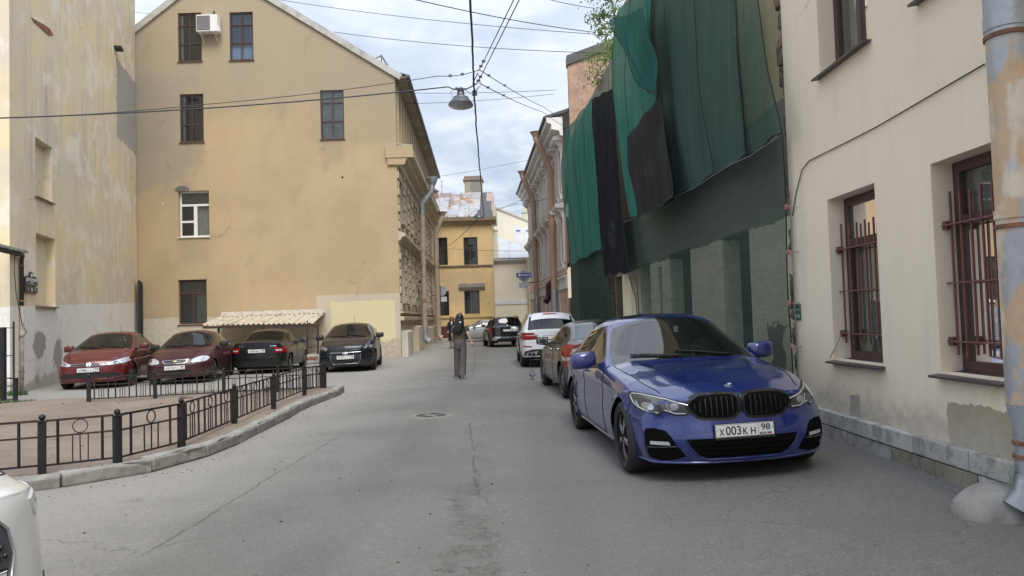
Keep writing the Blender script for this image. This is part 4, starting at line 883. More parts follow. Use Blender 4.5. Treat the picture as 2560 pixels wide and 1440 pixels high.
# pink fixing discs and a cord along the seam
dm = simple('pink_disc', (.42, .15, .14), .6)
for k, (x, y_) in enumerate(((1966, 517), (1970, 630), (1972, 758), (1977, 866))):
    u_, z_ = nf.px(x, y_, -.26); t_ = thing('fixing_disc', 'round pink plastic disc pinning the net to the wall edge, %s' % ('topmost', 'second from the top', 'third from the top', 'lowest')[k], 'fixing disc', nf.M @ Vector((u_, -.26, z_)), nroot.rotation_euler.z, 'pink net fixing discs')
    MB().lathe([(0, -.008), (.035, -.008), (.038, 0), (.035, .008), (0, .008)], 12, Matrix.Rotation(math.pi/2, 4, 'X')).build('disc', dm, t_, smooth=True, angle=40)
    MB().tube([(0, -.02, 0), (0, .25, 0)], .006, 5).build('pin', M_ZINC, t_)
sc_ = thing('seam_cord', 'pale cord laced along the slanting seam between upper and lower nets', 'cord', nf.M.translation.copy(), 0); sc_.rotation_euler = nf.M.to_euler()
pts = [nf.px(x, y_, -.50) for x, y_ in ((1560, 556), (1590, 543), (1640, 520), (1680, 496), (1730, 470), (1790, 436), (1830, 412), (1868, 390), (1915, 365), (1952, 342))]
MB().tube([(a, -.50+.04*math.sin(k*2), b) for k, (a, b) in enumerate(pts)], .007, 5).build('cord', simple('cord_pale', (.13, .16, .15), .7), sc_, smooth=True)

# ------------------------------------------------------------------ pink building behind the nets
proot, p, PL = side_frame('pink two-storey house with white window surrounds and tall rain pipes', 'pink_building', (1.42, 57.0), (2.66, 35.2))
pm = plaster('pink_render', (.70, .50, .38), (.63, .445, .34), ((.30, .22, .18), .3), stain=.35, bump=.3)
pw = plaster('white_stucco', (.78, .76, .73), (.68, .66, .63), ((.40, .38, .35), .4), stain=.3, bump=.2)
pz = p.px(1432, 262)[1]
bays = [PL-1.2-2.42*k for k in range(9)]
lo, hi = (4.15, 6.35), (7.55, 9.65)
hol = [(b-.48, b+.48, *zz) for b in bays for zz in (lo, hi)]+[(b-.5, b+.5, .9, 2.4) for b in bays]
p.build(plate(MB(), [(0, 0), (PL, 0), (PL, pz), (0, pz)], hol, 0, .22, rim=False), 'wall', pm)
PF = simple('pink_house_frame', (.50, .52, .54), .4)
for hh_ in hol: window(p, *hh_, .18, PF if hh_[3] > 3 else M_BROWN, C_T, sill=pw, sill_out=.16, room_d=.6, curtains=[(0, 1, 0, 1, simple('white_blind', (.55, .56, .57), .8))] if hh_[3] > 3 else [])
for b in bays:
    for (z0_, z1_) in (lo, hi):
        mb = MB().box(b-.68, b-.482, -.08, -.002, z0_, z1_+.05).box(b+.482, b+.68, -.08, -.002, z0_, z1_+.05).box(b-.68, b+.68, -.08, -.002, z1_+.051, z1_+.28); p.build(mb, 'window_surround', pw)
        for sd in (-1, 1): p.build(MB().prism([(0, z1_-.12), (-.10, z1_-.05), (-.14, z1_+.18), (-.34, z1_+.34), (-.34, z1_+.42), (0, z1_+.42)], b+sd*.62-.08, b+sd*.62+.08, 'x'), 'console', pw)
        moulding(p, [(0, z1_+.42), (-.40, z1_+.425), (-.46, z1_+.58), (-.1, z1_+.68), (0, z1_+.68)], b-.86, b+.86, 'window_pediment', pw)
        for sd in (-1, 1): p.build(MB().box(b+sd*.5-.08, b+sd*.5+.08, -.16, -.002, z0_-.3, z0_-.05), 'sill_bracket', pw)
moulding(p, [(0, 2.85), (-.10, 2.86), (-.10, 3.35), (-.18, 3.4), (-.18, 3.5), (0, 3.55)], 0, PL, 'white_band', pw)
for k in range(17): p.build(MB().box(.45+1.21*k, .75+1.21*k, -.07, -.002, .5, 2.85), 'pilaster', pw if k % 2 else pm)
moulding(p, [(0, 3.56), (-.08, 3.58), (-.08, 3.75), (0, 3.8)], 0, PL, 'string_course', pm)
moulding(p, [(0, pz-.45), (-.12, pz-.42), (-.18, pz-.2), (-.55, pz-.12), (-.55, pz+.12), (-.75, pz+.2), (-.78, pz+.42), (0, pz+.46)], 0, PL+.02, 'cornice', pw)
moulding(p, [(-.72, pz+.43), (-.86, pz+.43), (-.90, pz+.52), (3, pz+1.75), (3, pz+1.6), (-.7, pz+.46)], -.3, PL-.05, 'roof', M_DKMETAL)
PP = plaster('pink_pipe_paint', (.50, .33, .24), (.42, .28, .21), ((.28, .2, .16), .4), stain=.4, bump=.15)
for u_ in (p.px(1381, 640, -.35)[0], p.px(1337, 640, -.35)[0]):
    downpipe(p, u_, 2.9, pz-1.5, -.32, .155, PP, jog=(-1.02, pz+.35), collars=True)
    p.build(MB().tube([(u_, -.32, .1), (u_, -.32, 2.92)], .165, 12), 'steel_pipe_foot', M_ZINC, smooth=True, angle=50)
p.build(MB().tube([(PL-5.9, -.05, 3.5), (PL-5.9, -.3, 3.3), (PL-5.9, -.3, 2.6), (PL-5.9, -.5, 2.3)], .16, 8), 'iron_chute', M_IRON2, smooth=True)
# its blank gable towards the viewer
fy = 35.05; fl = atY(1424, 300, fy).x; ft0 = atY(1424, 163, fy).z; ft1 = atY(1535, 122, fy).z; fr1 = atY(1535, 200, fy).x; sl_ = (ft1-ft0)/(fr1-fl)
im = (Matrix.Translation(proot.location) @ Matrix.Rotation(proot.rotation_euler.z, 4, 'Z')).inverted()
o_ = MB().prism([(fl, 0), (fl+8, 0), (fl+8, ft0+sl_*8), (fl, ft0)], fy, fy+.35).build('blank_gable', plaster('orange_roughcast', (.47, .32, .235), (.38, .255, .19), ((.27, .18, .14), .5), bump=1.4, stain=.5, speck=.4, scale=2.5, blot=((.28, .17, .12), 7.0, .5, .62, .5)), proot); o_.matrix_local = im
o_ = MB().prism([(fl-.05, ft0), (fl+8, ft0+sl_*8.05), (fl+8, ft0+sl_*8+.5), (fl-.05, ft0+.45)], fy-.1, fy+.5).build('gable_coping', M_DKMETAL, proot); o_.matrix_local = im
# ------------------------------------------------------------------ cars
def paint(name, col, metal=.35, rough=.32, flake=.25, dust=.08, cior=1.5, cw=1.0, sp=.5):
    m = bpy.data.materials.new(name); m.use_nodes = True; t = NT(m.node_tree)
    co = t.n('ShaderNodeTexCoord').outputs['Object']; z = t.sep(co)[2]
    c_ = t.mix(t.mapr(t.noise(co, 420, 2, .5), .45, .75, 0, flake), col, tuple(min(1, k*1.9+.01) for k in col))
    d_ = t.m('MULTIPLY', t.mapr(t.noise(co, 2.6, 6, .65), .35, .75), dust)
    d_ = t.m('ADD', d_, t.m('MULTIPLY', t.mapr(z, .55, .15), t.m('MULTIPLY', t.noise(co, 5, 6, .7), .14)))
    c_ = t.mix(d_, c_, (.30, .28, .25))
    nrm = t.n('ShaderNodeBump', {'Strength': .015, 'Distance': .02, 'Height': t.noise(co, 5, 2)}).outputs[0]
    p = t.n('ShaderNodeBsdfPrincipled', {'Base Color': c_, 'Metallic': metal, 'Roughness': t.m('ADD', rough, t.m('MULTIPLY', d_, .5)), 'Specular IOR Level': sp, 'Coat Weight': t.m('MULTIPLY', t.m('SUBTRACT', 1.0, t.m('MULTIPLY', d_, 1.2), clamp=True), cw), 'Coat Roughness': .025, 'Coat IOR': cior, 'Coat Normal': nrm})
    t.n('ShaderNodeOutputMaterial', {0: p.outputs[0]}); return m
T_TYRE = simple('tyre_rubber', (.022, .022, .022), .85, bump=.2, var=.3, scale=20)
T_RIM = simple('alloy_silver', (.55, .56, .57), .28, .9, var=.15)
T_RIMD = simple('alloy_dark', (.030, .030, .033), .35, .6)
T_BLK = simple('gloss_black', (.008, .008, .009), .18, coat=.5)
T_MAT = simple('matt_black', (.014, .014, .014), .65)
T_CHR = simple('chrome', (.75, .76, .77), .10, 1.0)
T_LAMPIN = simple('lamp_reflector', (.50, .52, .55), .18, .85)
T_LAMPDK = simple('lamp_housing', (.07, .072, .078), .25, .4, coat=.8)
T_LAMPCL = simple('lamp_clear', (.58, .60, .62), .12, .3, coat=1.0)
T_RED = simple('lamp_red', (.25, .004, .006), .35, spec=.2, coat=.12, var=.2, scale=30)
T_AMB = simple('lamp_amber', (.6, .22, .03), .2, coat=.6)
T_SEAT = simple('seat_cloth', (.035, .034, .034), .85)
T_SEATG = simple('seat_grey', (.16, .155, .145), .85)
T_DASH = simple('dash_plastic', (.022, .022, .023), .6)
T_VOID = simple('black_void', (.004, .004, .004), .9, spec=.08); T_PLATE = simple('plate_white', (.68, .68, .66), .45); T_INK = simple('plate_ink', (.012, .012, .012), .5)
T_BLUE = simple('flag_blue', (.03, .07, .35), .5); T_FRED = simple('flag_red', (.40, .02, .03), .5)
G_WIND = glass('car_glass', (.50, .54, .53), 1.5, 1.55, .01); G_DARK = glass('car_glass_dark', (.10, .11, .11), 1.2, 1.5, .005); G_LOW = glass('car_glass_low', (.07, .075, .075), .6, 1.45, .004); G_YARD = glass('car_glass_yard', (.42, .45, .44), 1.0, 1.5, .008)
def tab(pts, xs, sig=.05):
    xs = np.asarray(xs, float); px, pv = zip(*sorted(pts)); g_ = np.arange(px[0]-1, px[-1]+1, .01)
    v = np.interp(g_, px, pv)
    # keep the end slopes by extending the first and last segments
    v = np.where(g_ < px[0], pv[0]+(g_-px[0])*(pv[1]-pv[0])/(px[1]-px[0]+1e-9), v); v = np.where(g_ > px[-1], pv[-1]+(g_-px[-1])*(pv[-1]-pv[-2])/(px[-1]-px[-2]+1e-9), v)
    if sig > 0:
        k = np.arange(-int(3*sig/.01)-1, int(3*sig/.01)+2)*.01; w_ = np.exp(-.5*(k/sig)**2); w_ /= w_.sum(); v2 = np.convolve(v, w_, 'same')
        n_ = len(k); v2[:n_] = v[:n_]; v2[-n_:] = v[-n_:]; v = v2
    return np.interp(xs, g_, v)
def spec(kind='sedan', L=4.5, W=1.75, H=1.45, xf=.85, wheelbase=2.6, rw=.315, ra=.36, zs=.22, cowl=1.35, wtop=2.05, rtop=3.2, rbot=3.8, zh0=.70, zh1=.80, zh2=.90, zcw=.98, zd=1.02, zb1=.92, zb2=.97, rr=.66, nose=1.0, tail=1.0, sig=.05, **kw):
    S = dict(kind=kind, L=L, W=W, H=H, xf=xf, xr=xf+wheelbase, rw=rw, ra=ra, zs=zs, cowl=cowl, wtop=wtop, rtop=rtop, rbot=rbot, sig=sig)
    hw = W/2; sd = kind == 'sedan'
    S['zc'] = [(0, zh0), (.07, zh0+.035), (.28, zh1), (cowl*.6, zh2), (cowl, zcw), (wtop, H-.04), (wtop+.35, H-.006), ((wtop+rtop)/2+.1, H), (rtop, H-(.055 if sd else .05)), (rbot, zd), (L-.04, zd-.015), (L, zd-.03)]
    S['zb'] = [(0, zh0-.055), (.3, zh1-.075), (cowl-.2, zb1-.035), (cowl+.3, zb1), (rtop, zb2), (L-.35, zb2 if sd else zb2+.0), (L, (zd if sd else zb2)-.07)]
    S['wb'] = [(0, .78*hw), (.4, .88*hw), (1, .945*hw), (cowl+.5, .968*hw), (rtop, .955*hw), (max(rbot, rtop+.1) if sd else L-.3, .915*hw), (L, (.82 if sd else .88)*hw)]
    S['wm'] = [(0, .90*hw), (.4, .98*hw), (.9, hw), (L-.9, hw), (L-.4, .98*hw), (L, .92*hw)]
    S['wr'] = [(0, .68*hw), (.5, .80*hw), (cowl-.15, .87*hw), (cowl+.12, .885*hw), (wtop+.12, rr*hw), (rtop-.05, (rr-.01)*hw)]+([(rbot, .76*hw), (L, .72*hw)] if sd else [(rbot, (rr+.10)*hw), (L, .80*hw)])
    S['zr'] = [(0, zh0-.02), (.28, zh1-.025), (cowl*.6, zh2-.03), (cowl-.05, zcw-.04), (cowl+.14, zcw+.022), (wtop+.16, H-.078), ((wtop+rtop)/2, H-.062), (rtop-.05, H-(.105 if sd else .095)), (rbot+.02, zd-.035), (L, zd-.05)]
    S['fz'] = [(.10, .12*nose), (.24, .035*nose), (.40, .0), (.55, .012*nose), (zh0-.06, .05*nose), (zh0+.02, .10*nose), (1.2, .2*nose)]
    S['fy'] = [(0, 0), (.35, .015), (.6, .06), (.8, .155), (.92, .27), (1.0, .40)]
    S['rz'] = [(.10, .14*tail), (.28, .03*tail), (.45, .0), (.62, .015*tail), (.9, .05*tail), (1.1, .08*tail), (1.5, .15*tail)]
    S['ry'] = [(0, 0), (.5, .02), (.75, .06), (.9, .14), (1.0, .26)]
    S.update(kw); return S
class Car:
    NS, NG, NTP = 13, 8, 10
    def __init__(s, S, name, label, pos, back, pmat, group='parked cars', roll=0.0, cat='car', glassm=None, seat=None):
        s.S = S; s.pm = pmat; b = Vector((back[0], back[1], 0)).normalized()
        s.root = thing(name, label, cat, (pos[0], pos[1], pos[2] if len(pos) > 2 else 0), 0, group)
        s.root.rotation_euler = (roll, 0, math.atan2(b.y, b.x)); s.gm = glassm or G_WIND; s.seat = seat or T_SEAT
        s.shell(); s.wheels(); s.inside()
    def shell(s):
        S = s.S; L, hw = S['L'], S['W']/2; ns, ng, nt = s.NS, s.NG, s.NTP; J = ns+ng+nt+1
        xs = set(np.round(np.concatenate([np.linspace(0, L, 64), np.linspace(0, .3, 7), np.linspace(L-.3, L, 7)]), 3))
        for xc in (S['xf'], S['xr']): xs |= set(np.round(xc-S['ra']*np.cos(np.linspace(0, math.pi, 23)), 3))
        keys = [S['cowl'], S['wtop'], S['rtop'], S['rbot']]+[v for w_ in S['win'] for v in w_]+[v for d in S['doors'] for v in d]+[S['hood0'], S['fb'], S['rb']]
        ks = sorted(set(round(k, 3) for k in keys)); arch = [round(xc+sg*S['ra'], 3) for xc in (S['xf'], S['xr']) for sg in (-1, 1)]
        xs = [x for x in sorted(xs) if all(abs(x-k) > .012 for k in ks+arch)]+ks+[a for a in arch if all(abs(a-k) > .008 for k in ks)]
        xs = sorted(set([x for x in xs if 0 <= x <= L])); s.xs = np.array(xs); n = len(xs); sg = S['sig']
        zc, zb, wb, wm, wr, zr = (tab(S[k], xs, sg if k in ('zc', 'zr') else .09) for k in ('zc', 'zb', 'wb', 'wm', 'wr', 'zr'))
        zb = np.minimum(zb, zr-.012); zr = np.minimum(zr, zc-.01); wb = np.minimum(wb, wm-.004); wr = np.minimum(wr, wb-.012)
        s.tabs = dict(zc=zc, zb=zb, wb=wb, wm=wm, wr=wr, zr=zr)
        lowt = tab(S.get('low', [(0, S['zs']-.02), (.5, S['zs']), (L-.5, S['zs']), (L, S['zs']+.04)]), xs, .05)
        G = np.zeros((n, J, 3))
        Q = [0, .10, .28, .55, .78, .93, 1.0]
        for i, x in enumerate(xs):
            zl = lowt[i]
            for xc in (S['xf'], S['xr']):
                d = S['ra']**2-(x-xc)**2
                if d > 0: zl = max(zl, S['rw']+math.sqrt(d))
            zl = min(zl, zb[i]-.05); zs0 = S['zs']
            Y = [wm[i]-.055, wm[i]-.028, wm[i]-.006, wm[i], wm[i]-.010, (wm[i]-.010)*.45+wb[i]*.55, wb[i]]
            for j in range(ns+1):
                z = zl+(zb[i]-zl)*j/ns; q_ = max(0, (z-zs0)/(zb[i]-zs0)); yv = np.interp(q_, Q, Y)
                cr = S.get('crease')
                if cr: 
                    zq = cr[0]+(cr[1]-cr[0])*x/L; yv += .010*math.exp(-((z-zq)/.022)**2)-.012*math.exp(-((z-zq+.11)/.07)**2)
                for xc in (S['xf'], S['xr']):
                    dd = math.hypot(x-xc, z-S['rw'])-S['ra']; yv += .016*math.exp(-(dd/.045)**2)*(1 if dd > -.02 else 0)
                G[i, j] = (x, yv, z)
            for j in range(1, ng+1):
                f = j/ng; G[i, ns+j] = (x, wb[i]+(wr[i]-wb[i])*f+.015*math.sin(math.pi*f)*min(1, (zr[i]-zb[i])/.3), zb[i]+(zr[i]-zb[i])*f)
            for j in range(1, nt+1):
                yv = wr[i]*(1-j/nt); z_ = zr[i]+(zc[i]-zr[i])*(1-(yv/wr[i])**2.2)
                hc = S.get('hood_crease')
                if hc and x < S['cowl']+.05:
                    yc_ = hc[0]+(hc[1]-hc[0])*x/S['cowl']; z_ += hc[2]*math.exp(-((yv-yc_)/.05)**2)*min(1, x/.4)
                G[i, ns+ng+j] = (x, yv, z_)
        for it in range(3):
            for jc in (ns, ns+ng):
                H_ = G.copy()
                for j in range(jc-2, jc+3): G[:, j] = .25*H_[:, j-1]+.5*H_[:, j]+.25*H_[:, j+1]
        K = 2*J-1; full = np.zeros((n, K, 3))
        full[:, :J] = G; full[:, :J, 1] *= -1; full[:, J:] = G[:, J-2::-1]
        s.J, s.K = J, K
        NC = 14; vid = np.arange(n*K).reshape(n, K); V = [tuple(v) for v in full.reshape(-1, 3)]; faces = []; part = []
        zone = lambda k: (lambda jj: (jj, 'side' if jj < ns else 'glass' if jj < ns+ng else 'top'))(k if k < J-1 else 2*J-3-k)
        for i in range(n-1):
            xm = (xs[i]+xs[i+1])/2
            for k in range(K-1):
                jj, zn = zone(k); sd = 'L' if k < J-1 else 'R'; pt_ = 'body'
                if zn == 'top':
                    if S['cowl'] < xm < S['wtop']: pt_ = 'windscreen'
                    elif S['rtop'] < xm < S['rbot']: pt_ = 'rear_window'
                    elif S['hood0'] < xm < S['cowl']: pt_ = 'bonnet'
                    elif xm > S['rbot'] and S['kind'] == 'sedan': pt_ = 'boot_lid'
                elif zn == 'glass':
                    if S['win'][0][0] < xm < S['win'][-1][1] and (zr[i]-zb[i]) > .06 and ns+1 <= jj < ns+ng-1:
                        pt_ = 'pillar_trim'
                        for wi, (a, b_) in enumerate(S['win']):
                            if a < xm < b_: pt_ = 'side_window%d%s' % (wi, sd)
                    elif jj < ns+1 and S['win'][0][0]-.05 < xm < S['win'][-1][1]: pt_ = 'beltline'+sd
                else:
                    for di, (a, b_) in enumerate(S['doors']):
                        if a < xm < b_ and jj >= 1: pt_ = 'door%d%s' % (di, sd)
                    zmid = full[i, k, 2]
                    if xm < S['fb'] and jj < ns-2: pt_ = 'front_bumper'
                    if xm > S['rb'] and jj < ns-3: pt_ = 'rear_bumper'
                faces.append((vid[i, k], vid[i, k+1], vid[i+1, k+1], vid[i+1, k])); part.append(pt_)
        for end, i in (('f', 0), ('r', n-1)):
            rows = []
            for j in range(J):
                a, b_ = vid[i, j], vid[i, K-1-j]
                if j == J-1: rows.append([a]*(NC+1)); continue
                row = [a]
                for q_ in range(1, NC):
                    f = q_/NC; p_ = full[i, j]+(full[i, K-1-j]-full[i, j])*f; V.append(tuple(p_)); row.append(len(V)-1)
                rows.append(row+[b_])
            for j in range(J-1):
                zmid = full[i, j, 2]
                for q_ in range(NC):
                    fc = [rows[j][q_], rows[j][q_+1], rows[j+1][q_+1], rows[j+1][q_]]; fc = list(dict.fromkeys(fc))
                    if len(fc) < 3: continue
                    faces.append(tuple(fc)); part.append(('front_bumper' if zmid < S.get('fbz', .6) else 'body') if end == 'f' else ('rear_bumper' if zmid < S.get('rbz', .62) else ('boot_lid' if S['kind'] == 'sedan' else 'tailgate') if abs(q_-NC/2+.5) < NC*.39 else 'body'))
        V = np.array(V); xw = .75
        fx = tab(S['fz'], V[:, 2], .03)+tab(S['fy'], np.abs(V[:, 1])/hw, .03); rx_ = tab(S['rz'], V[:, 2], .03)+tab(S['ry'], np.abs(V[:, 1])/hw, .03)
        dx = np.clip(fx, 0, None)*np.clip(1-V[:, 0]/xw, 0, 1)-np.clip(rx_, 0, None)*np.clip(1-(L-V[:, 0])/xw, 0, 1); V[:, 0] += dx
        s.V = V; s.vid = vid
        me = bpy.data.meshes.new('shell'); me.from_pydata([tuple(v) for v in V], [], [tuple(int(q_) for q_ in f) for f in faces]); me.update()
        bm = bmesh.new(); bm.from_mesh(me); bmesh.ops.recalc_face_normals(bm, faces=bm.faces)
        if sum(f.normal.z*f.calc_area() for f in bm.faces if f.calc_center_median().z > S['H']*.9) < 0: bmesh.ops.reverse_faces(bm, faces=bm.faces)
        bm.to_mesh(me); s.bvh = BVHTree.FromBMesh(bm); bm.free(); me.update()
        N = np.zeros(len(V)*3); me.vertices.foreach_get('normal', N); s.N = N.reshape(-1, 3)
        fl = [tuple(p_.vertices) for p_ in me.polygons]; bpy.data.meshes.remove(me)
        groups = {}
        for f, pt_ in zip(fl, part): groups.setdefault(pt_, []).append(f)
        mats = {'windscreen': s.gm, 'rear_window': S.get('rear_glass', s.gm), 'pillar_trim': T_BLK, 'beltlineL': T_MAT, 'beltlineR': T_MAT}
        s.parts = {}
        for pt_, fs in sorted(groups.items()):
            nm_ = pt_.rstrip('LR').rstrip('0123456789') if pt_.startswith(('door', 'side_window', 'beltline')) else pt_
            m_ = mats.get(pt_, S.get('side_glass', s.gm) if pt_.startswith('side_window') else (S.get('bumper_mat', s.pm) if 'bumper' in pt_ else s.pm))
            s.parts[pt_] = s.sub(nm_, fs, m_, s.root)
        # shut lines
        mb = MB(); off = lambda v: tuple(V[v]+s.N[v]*.0012); ix = lambda x: int(np.argmin(np.abs(s.xs-x)))
        def line(vs): 
            if len(vs) > 1: mb.tube([off(v) for v in vs], .0042, 4)
        cols = lambda a, b_, sd: [k if sd == 'L' else K-1-k for k in range(a, b_+1)]
        for sd in 'LR':
            for a, b_ in S['doors']:
                for x in (a, b_): line([vid[ix(x), k] for k in cols(1, ns+ng-1, sd)])
                line([vid[i, cols(1, 1, sd)[0]] for i in range(ix(a), ix(b_)+1)])
            line([vid[i, cols(ns+ng, ns+ng, sd)[0]] for i in range(ix(S['hood0']), ix(S['cowl'])+1)])
            if S['kind'] == 'sedan': line([vid[i, cols(ns+ng, ns+ng, sd)[0]] for i in range(ix(S['rbot']), n)])
            line([vid[ix(S['fb']), k] for k in cols(0, ns-2, sd)]); line([vid[ix(S['rb']), k] for k in cols(0, ns-3, sd)])
        if S.get('nose_line', True): line([vid[ix(S['hood0']), k] for k in range(ns+ng, K-ns-ng)])
        tag(mb.build('panel_gap', T_MAT, s.root), kind='stuff')
    def sub(s, name, fs, mat, parent, push=0.0):
        ids = sorted({v for f in fs for v in f}); mp = {v: i for i, v in enumerate(ids)}
        me = bpy.data.meshes.new(name); me.from_pydata([tuple(s.V[v]+s.N[v]*push) for v in ids], [], [[mp[v] for v in f] for f in fs]); me.materials.append(mat)
        me.polygons.foreach_set('use_smooth', [True]*len(me.polygons)); me.update()
        me.normals_split_custom_set_from_vertices([tuple(s.N[v]) for v in ids]); return put(name, me, parent)
    def hit(s, a, b_, ax):
        S = s.S
        o, d = {'f': ((-4, -a, b_), (1, 0, 0)), 'r': ((S['L']+4, a, b_), (-1, 0, 0)), 'l': ((a, -4, b_), (0, 1, 0)), 'R': ((a, 4, b_), (0, -1, 0)), 't': ((a, b_, 5), (0, 0, -1)),
                'fl': ((-4, 4-a*0, b_), (1, -1, 0))}[ax]
        h_ = s.bvh.ray_cast(Vector(o), Vector(d))
        if h_[0] is None: 
            tgt = {'f': (.3, -a, b_), 'r': (S['L']-.3, a, b_), 'l': (a, -S['W']/2, b_), 'R': (a, S['W']/2, b_), 't': (a, b_, S['H'])}[ax]; h_ = s.bvh.find_nearest(Vector(tgt))
        nn = h_[1]; 
        if nn.dot(Vector(d)) > 0: nn = -nn
        return h_[0], nn
    def dec(s, name, poly, ax, mat, off=.004, res=.05, depth=.02, mirror=True, parent=None, label=None):
        """a fitted piece: an outline seen along an axis, laid on the body with its own thickness"""
        out = []
        for sg in ((1, -1) if mirror else (1,)):
            if ax in 'fr': pl = [(a*sg, b_) for a, b_ in poly]; axx = ax
            elif ax == 't': pl = [(a, b_*sg) for a, b_ in poly]; axx = ax
            else: pl = list(poly); axx = 'l' if sg == 1 else 'R'
            bd = []
            for (a, b_), (c_, d_) in zip(pl, pl[1:]+pl[:1]):
                k_ = max(1, int(math.hypot(c_-a, d_-b_)/res)); bd += [(a+(c_-a)*t/k_, b_+(d_-b_)*t/k_) for t in range(k_)]
            nb = len(bd); pts = [Vector(p_) for p_ in bd]; x0, x1 = min(p_[0] for p_ in bd), max(p_[0] for p_ in bd); z0, z1 = min(p_[1] for p_ in bd), max(p_[1] for p_ in bd)
            def inside(x, z):
                c_ = False
                for (a, b_), (d_, e_) in zip(bd, bd[1:]+bd[:1]):
                    if (b_ > z) != (e_ > z) and x < (d_-a)*(z-b_)/(e_-b_)+a: c_ = not c_
                return c_
            for x in np.arange(x0+res/2, x1, res):
                for z in np.arange(z0+res/2, z1, res):
                    if inside(x, z) and min(math.hypot(x-a, z-b_) for a, b_ in bd) > res*.4: pts.append(Vector((x, z)))
            vs, es, fs, *_ = delaunay_2d_cdt(pts, [], [list(range(nb))], 1, 1e-6)
            P3, N3 = [], []
            for v in vs:
                p_, n_ = s.hit(v.x, v.y, axx); P3.append(p_+n_*off); N3.append(n_)
            cnt = {}
            for f in fs:
                for a, b_ in zip(f, f[1:]+f[:1]): cnt[(min(a, b_), max(a, b_))] = cnt.get((min(a, b_), max(a, b_)), 0)+1
            nv = len(P3); bv = sorted({v for e, c_ in cnt.items() if c_ == 1 for v in e}); mp = {v: nv+i for i, v in enumerate(bv)}
            P3 += [P3[v]-N3[v]*(off+depth) for v in bv]
            ff = [list(f) for f in fs]+[[e[0], e[1], mp[e[1]], mp[e[0]]] for e, c_ in cnt.items() if c_ == 1]
            mb = MB(); mb.v = [tuple(p_) for p_ in P3]; mb.f = ff; mb.mi = [0]*len(ff)
            o = mb.build(name, mat, parent or s.root, smooth=True, angle=35); out.append(o)
            if label: o['label'] = label
        return out
    def band(s, name, pts, ax, mat, w_=.012, off=.006, mirror=True, parent=None):
        """thin strip following the body along a polyline"""
        for sg in ((1, -1) if mirror else (1,)):
            P = []
            for (a, b_), (c_, d_) in zip(pts, pts[1:]):
                k_ = max(1, int(math.hypot(c_-a, d_-b_)/.05)); P += [(a+(c_-a)*t/k_, b_+(d_-b_)*t/k_) for t in range(k_)]
            P.append(pts[-1])
            axx = ax if ax in 'frt' else ('l' if sg == 1 else 'R')
            Q = [s.hit(a*sg if ax in 'fr' else a, b_*(sg if ax == 't' else 1), axx) for a, b_ in P]
            MB().tube([p_+n_*off for p_, n_ in Q], w_/2, 6).build(name, mat, parent or s.root, smooth=True, angle=60)
    def wheels(s):
        S = s.S; rw = S['rw']; wd = S.get('tw', .21); hw = S['W']/2; Ri = rw*S.get('rimf', .70); st = S.get('spokes', ('five', T_RIM, T_RIM))
        prof = [(Ri, -wd/2+.012), (Ri+.012, -wd/2), (rw-.045, -wd/2-.004), (rw-.012, -wd/2+.018), (rw, -wd/2+.045), (rw, wd/2-.045), (rw-.012, wd/2-.018), (rw-.045, wd/2+.004), (Ri+.012, wd/2), (Ri, wd/2-.012), (Ri-.01, 0)]
        RY = Matrix.Rotation(math.pi/2, 4, 'X')     # lathe Z -> -Y
        tyre = MB().lathe(prof, 40, RY, closed=True).mesh('tyre', T_TYRE, True, 40)
        mb = MB(); mb.cur = 0
        mb.lathe([(Ri-.012, wd/2-.012), (Ri+.001, wd/2-.008), (Ri+.001, -wd/2+.02), (Ri-.02, wd/2-.06)], 40, RY)
        mb.cur = 1; mb.lathe([(0, .02), (Ri-.015, .02), (Ri-.015, -.03)], 30, RY); mb.lathe([(0, wd/2-.075), (Ri*.55, wd/2-.075), (Ri*.55, wd/2-.12)], 24, RY)
        y0 = -(wd/2-.034); kind, m1, m2 = st
        nsp = {'five': 5, 'double': 5, 'multi': 8, 'ten': 10}[kind]
        for k in range(nsp):
            a = 2*math.pi*k/nsp+.2
            for dd in ((-.17, .17) if kind == 'double' else (0,)):
                r0, r1 = .035, Ri-.008; w0, w1 = (.030, .022) if kind == 'double' else (.05, .062) if kind == 'five' else (.032, .030)
                w0, w1 = w0*Ri/.22, w1*Ri/.22
                def pt(rr_, of, yy):
                    aa = a+(dd*min(1, (rr_-r0)/(r1-r0)*1.1)); return (rr_*math.cos(aa)-of*math.sin(aa), yy, rr_*math.sin(aa)+of*math.cos(aa))
                rs_ = [r0, (r0+r1)*.5, r1]; ws_ = [w0, (w0+w1)/2*.8, w1]
                for mi_, dy, sc_ in (((1, 0, 1.15), (2, -.008, .80)) if kind == 'double' else ((2, 0, 1.0),)):
                    mb.cur = mi_; vs = []
                    for rr_, ww in zip(rs_, ws_):
                        for of in (-ww/2*sc_, ww/2*sc_): vs += [pt(rr_, of, y0+dy-(.012 if rr_ < r1*.8 else -.006)), pt(rr_, of, y0+.03)]
                    fs = []
                    for q_ in range(2):
                        b_ = q_*4; fs += [(b_, b_+2, b_+6, b_+4), (b_, b_+4, b_+5, b_+1), (b_+2, b_+3, b_+7, b_+6)]
                    mb.add(vs, fs)
        mb.cur = 2 if kind != 'double' else 1; mb.lathe([(0, wd/2-.030), (.03, wd/2-.030), (.042, wd/2-.042), (.045, wd/2-.09)], 16, RY)
        rim = mb.mesh('rim', [m2 if kind != 'double' else m1, T_RIMD, m2], True, 30)
        mbw = MB()
